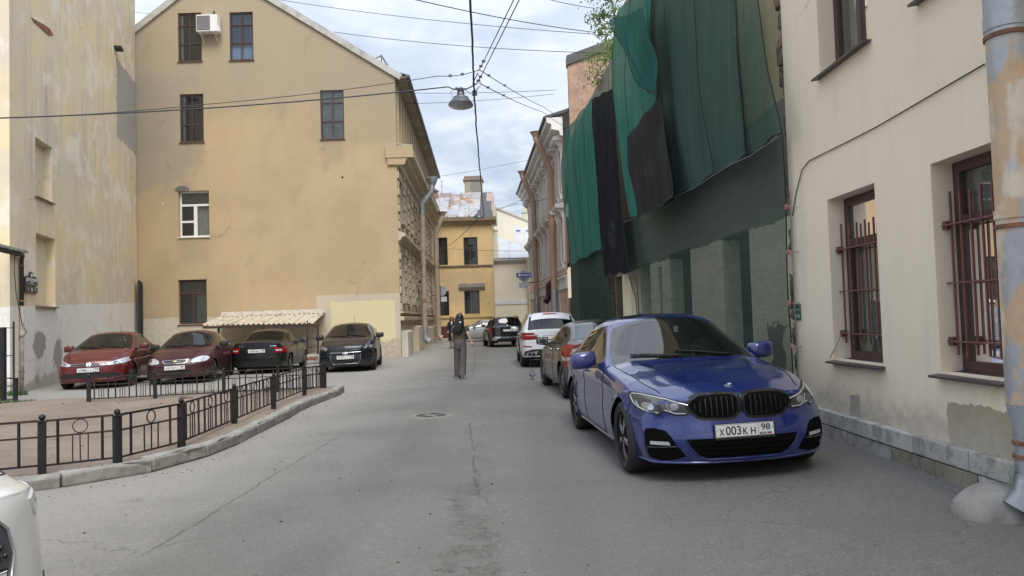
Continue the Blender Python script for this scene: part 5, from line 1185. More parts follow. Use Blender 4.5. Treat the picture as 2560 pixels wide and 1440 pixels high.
        for k, xc in enumerate((S['xf'], S['xr'])):
            for sg in (-1, 1):
                o = bpy.data.objects.new('wheel', None); COL.objects.link(o); o.parent = s.root; o.empty_display_size = .1
                o.location = (xc, sg*(hw-wd/2-.006), rw); o.rotation_euler = (0, .3*k+.4*sg, 0 if sg < 0 else math.pi)
                put('tyre', tyre, o); put('rim', rim, o)
                A_ = np.linspace(-.35, math.pi+.35, 16); R_ = S['ra']-.004
                vs = [(xc+R_*math.cos(t), sg*(yy-(.10*max(0, (-1 if k == 0 else 1)*math.cos(t)) if yy > hw-.2 else 0)), rw+R_*math.sin(t)) for yy in (hw-.04, hw-.42) for t in A_]
                mbw.add(vs, [(i, i+1, 17+i, 16+i) for i in range(15)]); mbw.add([(xc+R_*math.cos(t), sg*(hw-.42), rw+R_*math.sin(t)) for t in A_], [tuple(range(16))])
        L = S['L']; mbw.box(.45, L-.4, -hw+.42, hw-.42, S['zs']-.04, S['zs']+.14)
        mbw.box(S['xf']+S['ra'], S['xr']-S['ra'], -hw+.07, hw-.07, S['zs']-.015, S['zs']+.14)
        mbw.box(.42, S['xf']-S['ra']-.01, -hw*.78, hw*.78, S['zs']+.0, S['zs']+.2); mbw.box(S['xr']+S['ra']+.01, L-.35, -hw*.78, hw*.78, S['zs']+.04, S['zs']+.25)
        mbw.build('underbody', T_MAT, s.root, fix=False)
        for sg in (-1, 1): MB().box(S['xf']-.1, S['xf']+.1, 0, 0, 0, 0) if False else None
    def inside(s):
        S = s.S; hw = S['W']/2; cw = S['cowl']; zb1 = s.tabs['zb'][int(np.argmin(np.abs(s.xs-cw-.4)))]; xb = S['win'][0][1]
        MB().prism([(cw+.06, zb1-.02), (cw+.55, zb1+.0), (cw+.68, zb1-.08), (cw+.66, zb1-.35), (cw+.06, zb1-.35)], -hw*.84, hw*.84, 'y').build('dashboard', T_DASH, s.root)
        zf = S['zs']+.16; zs_ = zf+.17
        sx_ = cw+1.15*S.get('seat_k', 1.0)
        for sg in (-1, 1):
            o = put('front_seat', bevel_mesh(MB().box(sx_-.25, sx_+.25, sg*.37-.24, sg*.37+.24, zf, zs_+.12).prism([(sx_+.14, zs_), (sx_+.32, zs_), (sx_+.52, zb1+.18), (sx_+.40, zb1+.18)], sg*.37-.23, sg*.37+.23, 'y').mesh('front_seat', s.seat), .04, 2), s.root)
            put('headrest', bevel_mesh(MB().box(sx_+.42, sx_+.52, sg*.37-.13, sg*.37+.13, zb1+.20, zb1+.36).mesh('headrest', s.seat), .035, 2), o)
        rx_ = sx_+.95
        put('rear_bench', bevel_mesh(MB().box(rx_-.3, rx_+.2, -hw*.78, hw*.78, zf, zs_+.14).prism([(rx_+.1, zs_), (rx_+.3, zs_), (rx_+.45, zb1+.06), (rx_+.33, zb1+.06)], -hw*.78, hw*.78, 'y').mesh('rear_bench', s.seat), .04, 2), s.root)
        mb = MB(); a = np.linspace(0, 2*math.pi, 21); Mx = Matrix.Translation((cw+.78, -.37, zb1-.02)) @ Matrix.Rotation(rad(-65), 4, 'Y')
        mb.tube([Mx @ Vector((.185*math.cos(t), .185*math.sin(t), 0)) for t in a], .016, 6, False); mb.tube([Mx @ Vector((-.17, 0, 0)), Mx @ Vector((.17, 0, 0))], .02, 5); mb.tube([Mx @ Vector((0, 0, 0)), Mx @ Vector((0, 0, -.2))], .03, 6)
        mb.build('steering_wheel', T_DASH, s.root, smooth=True)
        zt = S['H']-.14; MB().box(S['wtop']-.02, S['wtop']+.01, -.11, .11, zt-.02, zt+.05).build('rear_view_mirror', T_BLK, s.root)
    def mirrors(s, mat=None, x=None, size=1.0):
        S = s.S; x = x or S['win'][0][0]+.16; i = int(np.argmin(np.abs(s.xs-x))); y_, z_ = s.tabs['wb'][i], s.tabs['zb'][i]
        for sg in (-1, 1):
            mb = MB(); mb.box(-.5, .5, -.5, .5, -.5, .5); me = mb.mesh('mirror', mat or s.pm)
            bm = bmesh.new(); bm.from_mesh(me); bmesh.ops.subdivide_edges(bm, edges=bm.edges, cuts=3, use_grid_fill=True)
            for v in bm.verts:
                c_ = v.co*2; v.co = Vector((c_.x*math.sqrt(1-.40*c_.y**4-.25*c_.z**4), c_.y*math.sqrt(max(.1, 1-.18*c_.z**4-.20*c_.x**4)), c_.z*math.sqrt(max(.1, 1-.16*c_.y**4-.25*c_.x**4))))*.5
                v.co = Vector((v.co.x*.15, v.co.y*.25, v.co.z*.165-.02*sg*v.co.y*sg))*size
            bm.to_mesh(me); bm.free(); me.polygons.foreach_set('use_smooth', [True]*len(me.polygons))
            o = put('mirror', me, s.root, (x-.02, sg*(y_+.125*size), z_+.075))
            MB().box(.060*size, .070*size, -.09*size, .09*size, -.055*size, .055*size).build('mirror_glass', T_CHR, o)
            MB().prism([(-.07, .0), (.05, .0), (.03, .05), (-.05, .05)], -.16 if sg > 0 else .02, -.02 if sg > 0 else .16, 'y').build('mirror_foot', T_MAT, o, loc=(0, 0, -.09))
    def handles(s, mat, zf=.80):
        S = s.S
        for a, b_ in S['doors']:
            for ax in 'lR':
                x = b_-.16; i = int(np.argmin(np.abs(s.xs-x))); z_ = s.tabs['zb'][i]-.10
                p_, n_ = s.hit(x, z_, ax); d = s.parts['door%d%s' % (S['doors'].index((a, b_)), 'L' if ax == 'l' else 'R')]
                MB().tube([p_+Vector((-.085, 0, 0)), p_+n_*.028+Vector((-.07, 0, .002)), p_+n_*.030+Vector((.07, 0, .006)), p_+Vector((.085, 0, .006))], .011, 6).build('handle', mat, d, smooth=True)
    def plate(s, ax, z, txt=None, region='', tilt=0.0, frame=True):
        p_, n_ = s.hit(0, z, ax); R_ = Matrix(((0, 0, -1), (-1, 0, 0), (0, 1, 0))) if ax == 'f' else Matrix(((0, 0, 1), (1, 0, 0), (0, 1, 0)))
        M_ = Matrix.Translation(p_+Vector((-.02 if ax == 'f' else .02, 0, 0))) @ R_.to_4x4() @ Matrix.Rotation(tilt, 4, 'X')
        o = put('number_plate', bevel_mesh(MB().box(-.26, .26, -.056, .056, -.003, .003).mesh('number_plate', T_PLATE), .002, 1), s.root); o.matrix_local = M_
        f = MB().box(-.268, .268, -.076, .062, -.016, -.0035).build('plate_frame', T_BLK, o)
        mb = MB(); mb.box(.118, .121, -.054, .054, .0031, .0036)
        for e in ((-.258, .258, .050, .053), (-.258, .258, -.053, -.050), (-.258, -.255, -.05, .05), (.255, .258, -.05, .05)): mb.box(*e, .0031, .0036)
        mb.tube([(-.243, 0, .003), (-.243, 0, .0038)], .004, 8); mb.tube([(.247, .012, .003), (.247, .012, .0038)], .004, 8); mb.build('plate_line', T_INK, o)
        if txt:
            n1_, num, n2_ = txt
            def tx(t, x, y_, h_, wd): 
                me = text_mesh(t, h_, T_INK, .0006, bold=.0012); ww = max(v.co.x for v in me.vertices)-min(v.co.x for v in me.vertices); hh_ = max(v.co.y for v in me.vertices)-min(v.co.y for v in me.vertices)
                c0 = (max(v.co.x for v in me.vertices)+min(v.co.x for v in me.vertices))/2; c1_ = (max(v.co.y for v in me.vertices)+min(v.co.y for v in me.vertices))/2
                for v in me.vertices: v.co = Vector(((v.co.x-c0)*wd/ww, (v.co.y-c1_)*h_/hh_, v.co.z))
                put('lettering', me, o, (x, y_, .0036))
            tx(n1_, -.205, -.010, .058, .044); tx(num, -.102, 0, .076, .135) if len(num) > 1 else tx(num, -.150, 0, .076, .042)
            if not n2_: return o
            if len(n2_) > 1: tx(n2_[0], .005, -.010, .058, .044); tx(n2_[1], .073, -.010, .058, .044)
            else: tx(n2_, .03, -.010, .058, .05)
            tx(region, .185, .016, .054, .082 if len(region) == 2 else .108); tx('RUS', .157, -.037, .020, .056)
            for k, m_ in enumerate((T_PLATE, T_BLUE, T_FRED)): MB().box(.192, .236, -.0285-.0075*k, -.021-.0075*k, .0032, .0038).build('flag_stripe', m_, o)
        return o
    def wipers(s):
        S = s.S; x = S['cowl']
        for a, b_ in ((-.55, .05), (.0, .55)):
            P = []
            for t in np.linspace(0, 1, 7):
                p_, n_ = s.hit(x+.03+.10*t, a+(b_-a)*t, 't'); P.append(p_+n_*.014)
            MB().tube(P, .010, 5).build('wiper', T_MAT, s.root, smooth=True)
def ell(cx, cy, rx, ry, n=16, a0=0, a1=2*math.pi, close=False):
    return [(cx+rx*math.cos(t), cy+ry*math.sin(t)) for t in np.linspace(a0, a1, n, endpoint=close)]
# ---- blue saloon, nearest on the right
S = spec('sedan', L=4.71, W=1.83, H=1.49, xf=.79, wheelbase=2.85, rw=.338, ra=.375, zs=.20, cowl=1.60, wtop=2.34, rtop=3.36, rbot=4.08, zh0=.745, zh1=.835, zh2=.925, zcw=.985, zd=1.09, zb1=.93, zb2=.99, rr=.665,
         hood0=.16, fb=.42, rb=4.25, win=[(1.86, 2.68), (2.76, 3.62)], doors=[(1.62, 2.72), (2.72, 3.66)], crease=(.74, .84), nose_line=False, hood_crease=(.34, .60, .018), spokes=('double', T_RIMD, T_RIM), tw=.235, rimf=.74, side_glass=G_DARK, rear_glass=G_DARK)
S['fz'] = [(.10, .16), (.17, .06), (.22, .03), (.38, .0), (.50, .03), (.56, .055), (.72, .05), (.77, .09), (.90, .22)]
S['fy'] = [(0, 0), (.3, .012), (.52, .05), (.72, .125), (.88, .235), (1.0, .36)]
BLUE = paint('blue_metallic', (.002, .015, .145), .18, .26, .30, .008, 1.6)
cb = Car(S, 'blue_car', 'shiny blue saloon car parked facing the viewer, nearest on the right', (1.98, 6.42, .028), (-.075, .997), BLUE, 'cars parked along the right side', roll=0.0)
cb.root.rotation_euler = Matrix.Rotation(math.atan2(.998, -.062), 3, 'Z').to_euler()
cb.root.rotation_euler = (Matrix.Rotation(rad(-1.6), 3, 'Y') @ Matrix.Rotation(math.atan2(.997, -.078), 3, 'Z')).to_euler()
cb.mirrors(size=1.12); cb.handles(BLUE); cb.wipers(); cb.plate('f', .455, ('X', '003', 'KH'), '98', tilt=rad(-4))
KO = [(.003, .61), (.003, .748), (.05, .762), (.20, .772), (.365, .766), (.43, .744), (.486, .692), (.470, .650), (.385, .562), (.33, .546), (.11, .542), (.055, .552), (.028, .59)]
KI = [(.040, .615), (.034, .728), (.060, .744), (.20, .750), (.355, .743), (.412, .722), (.448, .686), (.436, .652), (.366, .580), (.32, .566), (.12, .562), (.066, .574)]
cb.dec('kidney_frame', KO, 'f', simple('satin_black', (.006, .006, .007), .32), .010, .04, .03); cb.dec('kidney_inset', KI, 'f', simple('grille_void', (.004, .004, .004), .9, spec=.1), .016, .035, .01)
for k in range(8):
    x = .080+.046*k; t_ = .735 if k < 5 else .735-.014*(k-4); b_ = .572 if k < 5 else .572+.022*(k-4)
    cb.dec('grille_slat', [(x-.005, b_), (x+.005, b_), (x+.005, t_), (x-.005, t_)], 'f', T_BLK, .027, .05, .03)
HL = [(.445, .690), (.53, .715), (.62, .738), (.71, .757), (.775, .768), (.825, .770), (.848, .750), (.845, .700), (.825, .655), (.79, .628), (.73, .615), (.675, .612), (.668, .634), (.645, .638), (.60, .622), (.56, .606), (.47, .603), (.452, .63)]
cb.dec('headlight_rim', [(a+(.0 if a < .5 else .008 if a > .8 else 0), b_+(.010 if b_ > .67 else -.010)) for a, b_ in HL], 'f', T_MAT, .004, .04, .02)
hl = cb.dec('headlight', HL, 'f', T_LAMPDK, .008, .035, .02)
for o_ in hl:
    pass
for P_ in ([(.455, .683), (.62, .730), (.775, .760), (.822, .760), (.838, .740), (.832, .690), (.812, .655), (.78, .634), (.69, .622)], [(.645, .646), (.60, .630), (.56, .614), (.475, .610)]): cb.band('light_strip', P_, 'f', T_LAMPCL, .013, .010)
for cx_ in (.755, .565):
    cb.dec('projector', ell(cx_, .672, .036, .030, 12), 'f', T_LAMPIN, .0105, .05, .006)
    cb.band('light_guide', [(cx_+.060, .705), (cx_+.050, .655), (cx_+.02, .636)], 'f', T_LAMPCL, .008, .012); cb.band('light_guide', [(cx_-.045, .70), (cx_-.015, .69), (cx_+.02, .692)], 'f', T_LAMPCL, .006, .012)
cb.dec('corner_intake', [(.815, .44), (.80, .485), (.73, .490), (.655, .470), (.62, .425), (.575, .345), (.50, .245), (.60, .215), (.70, .208), (.775, .232), (.812, .290)], 'f', T_VOID, .003, .04, .02)
cb.dec('fog_lamp', [(.625, .345), (.775, .350), (.775, .378), (.635, .375)], 'f', T_LAMPCL, .008, .05, .01); cb.band('intake_blade', [(.575, .335), (.68, .325), (.80, .325)], 'f', T_BLK, .014, .006)
cb.dec('lower_intake', [(-.50, .395), (.50, .395), (.47, .33), (.40, .255), (.33, .225), (-.33, .225), (-.40, .255), (-.47, .33)], 'f', T_VOID, .003, .05, .02, mirror=False)
for z_ in (.26, .30, .34): cb.band('intake_bar', [(-.42, z_), (.42, z_)], 'f', T_VOID, .010, .006, mirror=False)
cb.band('bumper_crease', [(.50, .39), (.47, .32), (.39, .245), (.32, .214), (0, .212)], 'f', BLUE, .016, .004); cb.band('lip', [(0, .185), (.4, .185), (.70, .19), (.83, .205)], 'f', BLUE, .022, .004)
cb.dec('tow_cover', ell(-.335, .480, .035, .035, 14), 'f', BLUE, .0022, .05, .004, mirror=False)
# roundel
p_, n_ = cb.hit(0, .815, 'f'); q = n_.to_track_quat('Z', 'Y').to_matrix().to_4x4(); Mx = Matrix.Translation(p_+n_*.004) @ q
o_ = MB().lathe([(0, .004), (.041, .004), (.041, -.004)], 28).build('emblem', T_CHR, cb.root, smooth=True, angle=40); o_.matrix_local = Mx
MB().lathe([(.026, .0052), (.0385, .0052)], 28).build('emblem_ring', T_BLK, o_)
ez = Matrix.Identity(4); up_ = (q.inverted() @ Vector((0, 0, 1))); ao_ = math.atan2(up_.y, up_.x)
for k in range(4):
    a_ = [(0, 0, .0054)]+[(.025*math.cos(ao_+t), .025*math.sin(ao_+t), .0054) for t in np.linspace(k*math.pi/2, (k+1)*math.pi/2, 6)]
    MB().add(a_, [tuple(range(7))]).build('emblem_quarter', T_PLATE if k % 2 else simple('roundel_blue', (.03, .16, .50), .3), o_)
tx_ = cb.hit(3.25, 0, 't')[0]; MB().prism([(0, 0), (.16, 0), (.15, .055), (.10, .05)], -.02, .02, 'y').build('roof_fin', BLUE, cb.root, loc=tx_)
cb.dec('sunroof', [(2.52, -.44), (2.52, .44), (3.25, .42), (3.25, -.42)], 't', T_BLK, .002, .12, .006, mirror=False)
cb.band('sill_trim', [(1.25, .235), (2.2, .225), (3.15, .235)], 'l', BLUE, .03, .002)
for o_ in [x for x in bpy.data.objects if x.parent == cb.root and x.name.startswith('beltline')]: o_.data.materials[0] = T_BLK
MB().box(S['wtop']-.12, S['wtop']-.10, -.02, .03, S['H']-.20, S['H']-.13).build('windscreen_tag', T_PLATE, cb.root, loc=(-.03, -.12, -.03))

# ---- brown saloon behind it, seen from the rear
S = spec('sedan', L=4.57, W=1.80, H=1.43, xf=.93, wheelbase=2.72, rw=.325, ra=.36, zs=.21, cowl=1.45, wtop=2.20, rtop=3.15, rbot=3.95, zh0=.70, zh1=.80, zh2=.90, zcw=.97, zd=1.06, zb1=.92, zb2=.98, rr=.67, hood0=.14, fb=.5, rb=4.12,
         win=[(1.72, 2.52), (2.58, 3.42)], doors=[(1.48, 2.55), (2.55, 3.45)], crease=(.80, .90), spokes=('ten', T_RIM, T_RIM), side_glass=G_DARK)
BRN_ = paint('brown_metallic', (.015, .012, .009), .1, .32, .3, .03, 1.45, .6, .3)
cv = Car(S, 'brown_car', 'dark brown saloon car seen from behind, between the blue and the white car', (1.42, 17.45, .01), (.09, -.996), BRN_, 'cars parked along the right side')
cv.mirrors(); cv.handles(T_CHR); cv.plate('r', .80, None, '')
TLv = [(.46, .80), (.60, .80), (.66, .90), (.70, 1.02), (.765, 1.03), (.845, .98), (.87, .90), (.87, .58), (.80, .565), (.74, .60), (.70, .70), (.60, .74)]
cv.dec('tail_light', [(.62, .93), (.68, 1.0), (.76, 1.0), (.85, .95), (.88, .86), (.88, .58), (.80, .56), (.73, .60), (.70, .74), (.64, .82)], 'r', T_RED, .008, .04, .02); cv.dec('tail_light', [(4.28, .99), (4.52, .93), (4.55, .60), (4.42, .57), (4.36, .70), (4.36, .84)], 'l', T_RED, .008, .04, .02)
cv.dec('reverse_light', [(4.37, .705), (4.56, .705), (4.56, .765), (4.365, .765)], 'l', T_LAMPCL, .0105, .04, .01); cv.dec('reverse_light', [(.74, .70), (.88, .70), (.88, .765), (.72, .765)], 'r', T_LAMPCL, .0105, .04, .01)
cv.band('belt_chrome', [(1.75, .955), (2.5, .975), (3.4, .985)], 'l', T_MAT, .014, .004)
f_ = cv.hit(3.45, 0, 't')[0]; MB().prism([(0, 0), (.14, 0), (.16, .05), (.12, .05)], -.015, .015, 'y').tube([(.02, 0, .02), (.22, 0, .09)], .006, 4).build('roof_aerial', T_BLK, cv.root, loc=f_)

# ---- white estate SUV, rear view
SUV = dict(kind='suv', zh0=.86, zh1=.96, zh2=1.03, zcw=1.09)
S = spec(**SUV, L=4.65, W=1.88, H=1.675, xf=.90, wheelbase=2.81, rw=.365, ra=.405, zs=.29, cowl=1.45, wtop=2.15, rtop=3.98, rbot=4.46, zd=1.13, zb1=1.06, zb2=1.12, rr=.70, hood0=.15, fb=.5, rb=4.2, rbz=.70, win=[(1.75, 2.6), (2.68, 3.5), (3.56, 3.98)], doors=[(1.5, 2.64), (2.64, 3.56)], crease=(.84, .98), spokes=('five', T_RIMD, T_RIM), tw=.25, side_glass=G_DARK, rear_glass=G_DARK, tail=.9)
WHT = paint('white_pearl', (.62, .63, .65), .15, .3, .1, .07)
cx = Car(S, 'white_suv', 'white estate SUV seen from behind with red tail lights and twin exhausts', (1.02, 26.75, 0), (.03, -1), WHT, 'cars parked along the right side')
cx.mirrors(); cx.handles(WHT); cx.plate('r', .90, ('M', '4', ''), '')
cx.dec('tail_light', [(.90, 1.04), (.80, 1.06), (.60, 1.0), (.42, .985), (.46, .91), (.52, .87), (.78, .85), (.88, .82), (.93, .86)], 'r', T_RED, .010, .04, .02); cx.dec('tail_light', [(4.20, 1.02), (4.55, 1.05), (4.6, .84), (4.36, .84)], 'l', T_RED, .009, .04, .02)
cx.band('tail_strip', [(.45, .955), (.62, .965), (.80, .965)], 'r', T_LAMPCL, .02, .013); cx.dec('bumper_reflector', [(.62, .62), (.86, .63), (.86, .665), (.62, .655)], 'r', T_RED, .008, .05, .01)
cx.dec('lower_valance', [(-.82, .50), (-.60, .56), (.60, .56), (.82, .50), (.86, .36), (.80, .28), (-.80, .28), (-.86, .36)], 'r', T_MAT, .008, .06, .02, mirror=False)
cx.dec('exhaust_trim', [(.44, .50), (.76, .46), (.78, .36), (.50, .34)], 'r', T_LAMPIN, .012, .05, .02); cx.dec('exhaust', ell(.57, .41, .05, .045, 12)+[], 'r', T_BLK, .02, .05, .04); cx.dec('exhaust', ell(.68, .41, .05, .045, 12), 'r', T_BLK, .02, .05, .04)
cx.dec('brake_light', [(-.22, 1.62), (.22, 1.62), (.22, 1.585), (-.22, 1.585)], 'r', T_RED, .012, .05, .02, mirror=False)
cx.dec('rear_spoiler', [(3.86, -.56), (3.86, .56), (4.10, .60), (4.10, -.60)], 't', WHT, .018, .12, .03, mirror=False)
for sg in (-1, 1):
    P_ = [cx.hit(x, sg*.66, 't') for x in (2.2, 2.5, 3.0, 3.5, 3.85)]; MB().tube([P_[0][0]]+[p_+Vector((0, 0, .045)) for p_, n_ in P_]+[P_[-1][0]], .017, 6).build('roof_rail', T_LAMPIN, cx.root, smooth=True)

# ---- black SUV further down the street
S = spec(**SUV, L=4.31, W=1.82, H=1.64, xf=.82, wheelbase=2.67, rw=.35, ra=.40, zs=.32, cowl=1.30, wtop=1.95, rtop=3.78, rbot=4.10, zd=1.10, zb1=1.05, zb2=1.10, rr=.72, hood0=.14, fb=.45, rb=3.95, rbz=.74, win=[(1.6, 2.4), (2.48, 3.25), (3.34, 3.7)], doors=[(1.36, 2.44), (2.44, 3.3)], spokes=('five', T_RIMD, T_RIM), side_glass=G_DARK, rear_glass=G_DARK)
BLKP = paint('black_gloss', (.006, .006, .007), .0, .3, .1, .02, 1.5, .7, .3)
cd = Car(S, 'black_suv', 'black SUV with roof bars and silver rear bumper guard, far down the street', (-.92, 43.1, 0), (.15, -.99), BLKP, 'cars parked along the right side')
cd.mirrors(); cd.plate('r', .88, None, '')
cd.dec('bumper_guard', [(-.80, .52), (-.72, .56), (.72, .56), (.80, .52), (.80, .36), (.60, .36), (.56, .47), (-.56, .47), (-.60, .36), (-.80, .36)], 'r', T_LAMPIN, .03, .06, .04, mirror=False)
cd.dec('tail_light', [(.78, 1.02), (.88, 1.02), (.89, .72), (.80, .72)], 'r', T_RED, .01, .05, .02); cd.dec('garnish', [(-.30, .98), (.30, .98), (.28, 1.02), (-.28, 1.02)], 'r', T_CHR, .012, .05, .02, mirror=False)
cd.dec('diamond_badge', [(0, 1.05), (.04, 1.115), (0, 1.18), (-.04, 1.115)], 'r', T_CHR, .012, .05, .02, mirror=False)
for sg in (-1, 1):
    P_ = [cd.hit(x, sg*.64, 't')[0] for x in (1.95, 2.4, 3.0, 3.7)]; MB().tube([P_[0]]+[p_+Vector((0, 0, .07)) for p_ in P_]+[P_[-1]], .028, 6).build('roof_bar', T_BLK, cd.root, smooth=True)
MB().tube([(S['L']-.02, 0, .46), (S['L']+.10, 0, .46), (S['L']+.12, 0, .52)], .025, 6).build('tow_ball', T_LAMPIN, cd.root)

# ---- silver car crossing at the end
S = spec('hatch', L=4.35, W=1.77, H=1.48, xf=.90, wheelbase=2.65, rw=.32, ra=.36, zs=.21, cowl=1.22, wtop=2.1, rtop=3.75, rbot=4.2, zd=1.0, zh0=.70, zh1=.80, zh2=.90, zcw=.98, zb1=.92, zb2=.98, rr=.68, hood0=.14, fb=.5, rb=3.9, win=[(1.6, 2.45), (2.53, 3.3), (3.36, 3.8)], doors=[(1.36, 2.49), (2.49, 3.36)])
SIL = paint('silver_paint', (.42, .43, .43), .5, .3, .2, .1)
cs = Car(S, 'silver_car', 'silver car standing sideways in front of the yellow building', (-4.40, 51.5, 0), (1, .03), SIL, 'far cars')
cs.mirrors(SIL); cs.handles(SIL); cs.dec('headlight', [(.42, .70), (.70, .74), (.78, .80), (.86, .72), (.86, .62), (.5, .6)], 'f', T_LAMPCL, .008, .05, .02)

# ---- cars in the yard on the left
S = spec('sedan', L=4.38, W=1.70, H=1.467, xf=.84, wheelbase=2.55, rw=.31, ra=.345, zs=.20, cowl=1.15, wtop=2.0, rtop=3.05, rbot=3.75, zh0=.72, zh1=.82, zh2=.93, zcw=1.01, zd=1.08, zb1=.95, zb2=1.0, rr=.68, hood0=.12, fb=.44, rb=3.95, win=[(1.50, 2.30), (2.38, 3.30)], doors=[(1.3, 2.34), (2.34, 3.2)], crease=(.76, .86), spokes=('five', T_RIMD, T_RIM), seat_k=.95)
RED = paint('red_paint', (.098, .006, .008), .05, .35, .25, .03, 1.45, .6, .3)
ca = Car(S, 'red_car', 'bright red saloon car parked beside the left wall, leftmost in the yard', (-10.90, 19.0, 0), (-.23, .973), RED, 'cars parked in the yard', glassm=G_YARD, roll=rad(-.8), seat=T_SEATG)
ca.mirrors(); ca.handles(RED); ca.wipers(); ca.plate('f', .50, ('O', '046', 'XX'), '178')
ca.dec('headlight', [(.42, .655), (.56, .70), (.70, .745), (.80, .775), (.845, .76), (.83, .68), (.74, .635), (.52, .605), (.44, .61)], 'f', T_LAMPCL, .008, .04, .02); ca.dec('headlight_lens', ell(.60, .66, .05, .034, 12), 'f', T_LAMPDK, .010, .05, .006); ca.dec('headlight_lens', ell(.73, .70, .04, .034, 12), 'f', T_LAMPIN, .010, .05, .006)
ca.dec('grille', [(-.43, .665), (.43, .665), (.44, .60), (-.44, .60)], 'f', T_BLK, .006, .05, .02, mirror=False)
for z_ in (.652, .612): ca.band('grille_chrome', [(.07, z_), (.43, z_)], 'f', T_LAMPIN, .008, .010)
o_ = ca.dec('emblem', ell(0, .635, .062, .062, 20), 'f', T_CHR, .014, .05, .02, mirror=False)[0]; ca.dec('emblem_field', ell(0, .635, .052, .052, 18), 'f', T_LAMPDK, .016, .05, .006, mirror=False)
ca.band('emblem_letter', [(-.026, .678), (0, .637), (.026, .678)], 'f', T_CHR, .010, .018, False); ca.band('emblem_letter', [(-.045, .655), (-.022, .590), (0, .630), (.022, .590), (.045, .655)], 'f', T_CHR, .010, .018, False)
ca.dec('lower_intake', [(-.62, .415), (.62, .415), (.70, .36), (.64, .30), (-.64, .30), (-.70, .36)], 'f', T_MAT, .006, .06, .02, mirror=False); ca.band('bumper_line', [(0, .26), (.5, .26), (.78, .30)], 'f', RED, .02, .004); ca.dec('side_repeater', [(1.18, .70), (1.24, .705), (1.24, .735), (1.18, .73)], 'l', T_LAMPCL, .006, .05, .01)
a_ = ca.hit(3.0, 0, 't')[0]; MB().tube([a_, a_+Vector((.10, 0, .22))], .006, 5).build('roof_aerial', T_MAT, ca.root)

S = spec('sedan', L=4.24, W=1.68, H=1.43, xf=.82, wheelbase=2.52, rw=.295, ra=.335, zs=.20, cowl=1.18, wtop=1.95, rtop=2.95, rbot=3.62, zh0=.66, zh1=.77, zh2=.88, zcw=.96, zd=1.04, zb1=.91, zb2=.95, rr=.66, hood0=.12, fb=.44, rb=3.8, win=[(1.52, 2.25), (2.33, 3.15)], doors=[(1.3, 2.29), (2.29, 3.1)], spokes=('multi', T_LAMPIN, T_LAMPIN), seat_k=.95)
MAR = paint('maroon_dusty', (.040, .005, .008), .0, .4, .2, .06, 1.4, .5, .3)
cl = Car(S, 'maroon_car', 'dusty dark maroon saloon with oval headlights, between the red and the black car', (-9.02, 19.75, 0), (-.175, .985), MAR, 'cars parked in the yard', glassm=G_YARD, roll=rad(-1.8), seat=T_SEATG)
cl.mirrors(T_MAT); cl.handles(T_MAT); cl.wipers(); cl.plate('f', .455, ('O', '515', 'PC'), '98', tilt=0)
cl.dec('headlight', [(.40, .60), (.44, .655), (.52, .69), (.62, .71), (.71, .70), (.765, .665), (.755, .61), (.70, .575), (.56, .56), (.44, .57)], 'f', T_LAMPCL, .012, .04, .02); cl.dec('headlight_lens', ell(.51, .622, .048, .042, 12), 'f', T_LAMPIN, .014, .05, .006); cl.dec('headlight_lens', ell(.66, .640, .055, .042, 12), 'f', T_LAMPIN, .014, .05, .006)
cl.dec('grille_surround', [(-.33, .655), (.33, .655), (.31, .60), (.24, .56), (-.24, .56), (-.31, .60)], 'f', T_LAMPIN, .010, .04, .02, mirror=False); cl.dec('grille_gap', [(-.308, .646), (.308, .646), (.30, .618), (-.30, .618)], 'f', T_MAT, .020, .04, .012, mirror=False); cl.dec('grille_gap', [(-.285, .606), (.285, .606), (.235, .570), (-.235, .570)], 'f', T_MAT, .020, .04, .012, mirror=False)
cl.dec('bowtie_badge', [(-.05, .602), (-.02, .602), (-.02, .595), (.02, .595), (.02, .602), (.05, .602), (.05, .622), (.02, .622), (.02, .630), (-.02, .630), (-.02, .622), (-.05, .622)], 'f', simple('badge_gold', (.62, .48, .18), .25, .9), .026, .05, .01, mirror=False)
cl.band('bumper_line', [(0, .50), (.4, .505), (.74, .54)], 'f', MAR, .028, .006); cl.dec('lower_intake', [(-.4, .36), (.4, .36), (.36, .26), (-.36, .26)], 'f', T_MAT, .006, .06, .02, mirror=False); cl.dec('side_repeater', [(1.1, .74), (1.15, .742), (1.15, .765), (1.1, .763)], 'l', T_AMB, .006, .05, .01)

S = spec('sedan', L=4.48, W=1.66, H=1.393, xf=.90, wheelbase=2.52, rw=.30, ra=.335, zs=.19, cowl=1.36, wtop=2.05, rtop=2.98, rbot=3.62, zh0=.68, zh1=.77, zh2=.86, zcw=.93, zd=1.02, zb1=.89, zb2=.93, rr=.67, hood0=.12, fb=.5, rb=3.98, win=[(1.66, 2.35), (2.43, 3.2)], doors=[(1.42, 2.39), (2.39, 3.25)], spokes=('ten', T_RIM, T_RIM), side_glass=G_LOW, rear_glass=G_LOW, rbz=.58)
BLK2 = paint('black_dusty', (.006, .006, .008), .0, .4, .15, .02, 1.4, .45, .2)
cn = Car(S, 'black_saloon', 'black saloon seen from behind under the corrugated canopy', (-8.38, 27.45, 0), (.09, -.996), BLK2, 'cars parked in the yard')
cn.mirrors(T_MAT); cn.handles(BLK2); cn.plate('r', .72, ('O', '591', 'MA'), '178')
cn.dec('tail_light', [(.50, .82), (.80, .83), (.83, .75), (.81, .66), (.56, .655)], 'r', T_RED, .010, .04, .02); cn.dec('reverse_light', [(.56, .755), (.74, .76), (.74, .715), (.58, .71)], 'r', T_LAMPCL, .013, .05, .008)
cn.band('boot_chrome', [(.40, .865), (.60, .865)], 'r', T_LAMPIN, .014, .012); cn.band('bumper_line', [(0, .52), (.5, .52), (.76, .54)], 'r', T_MAT, .02, .006)

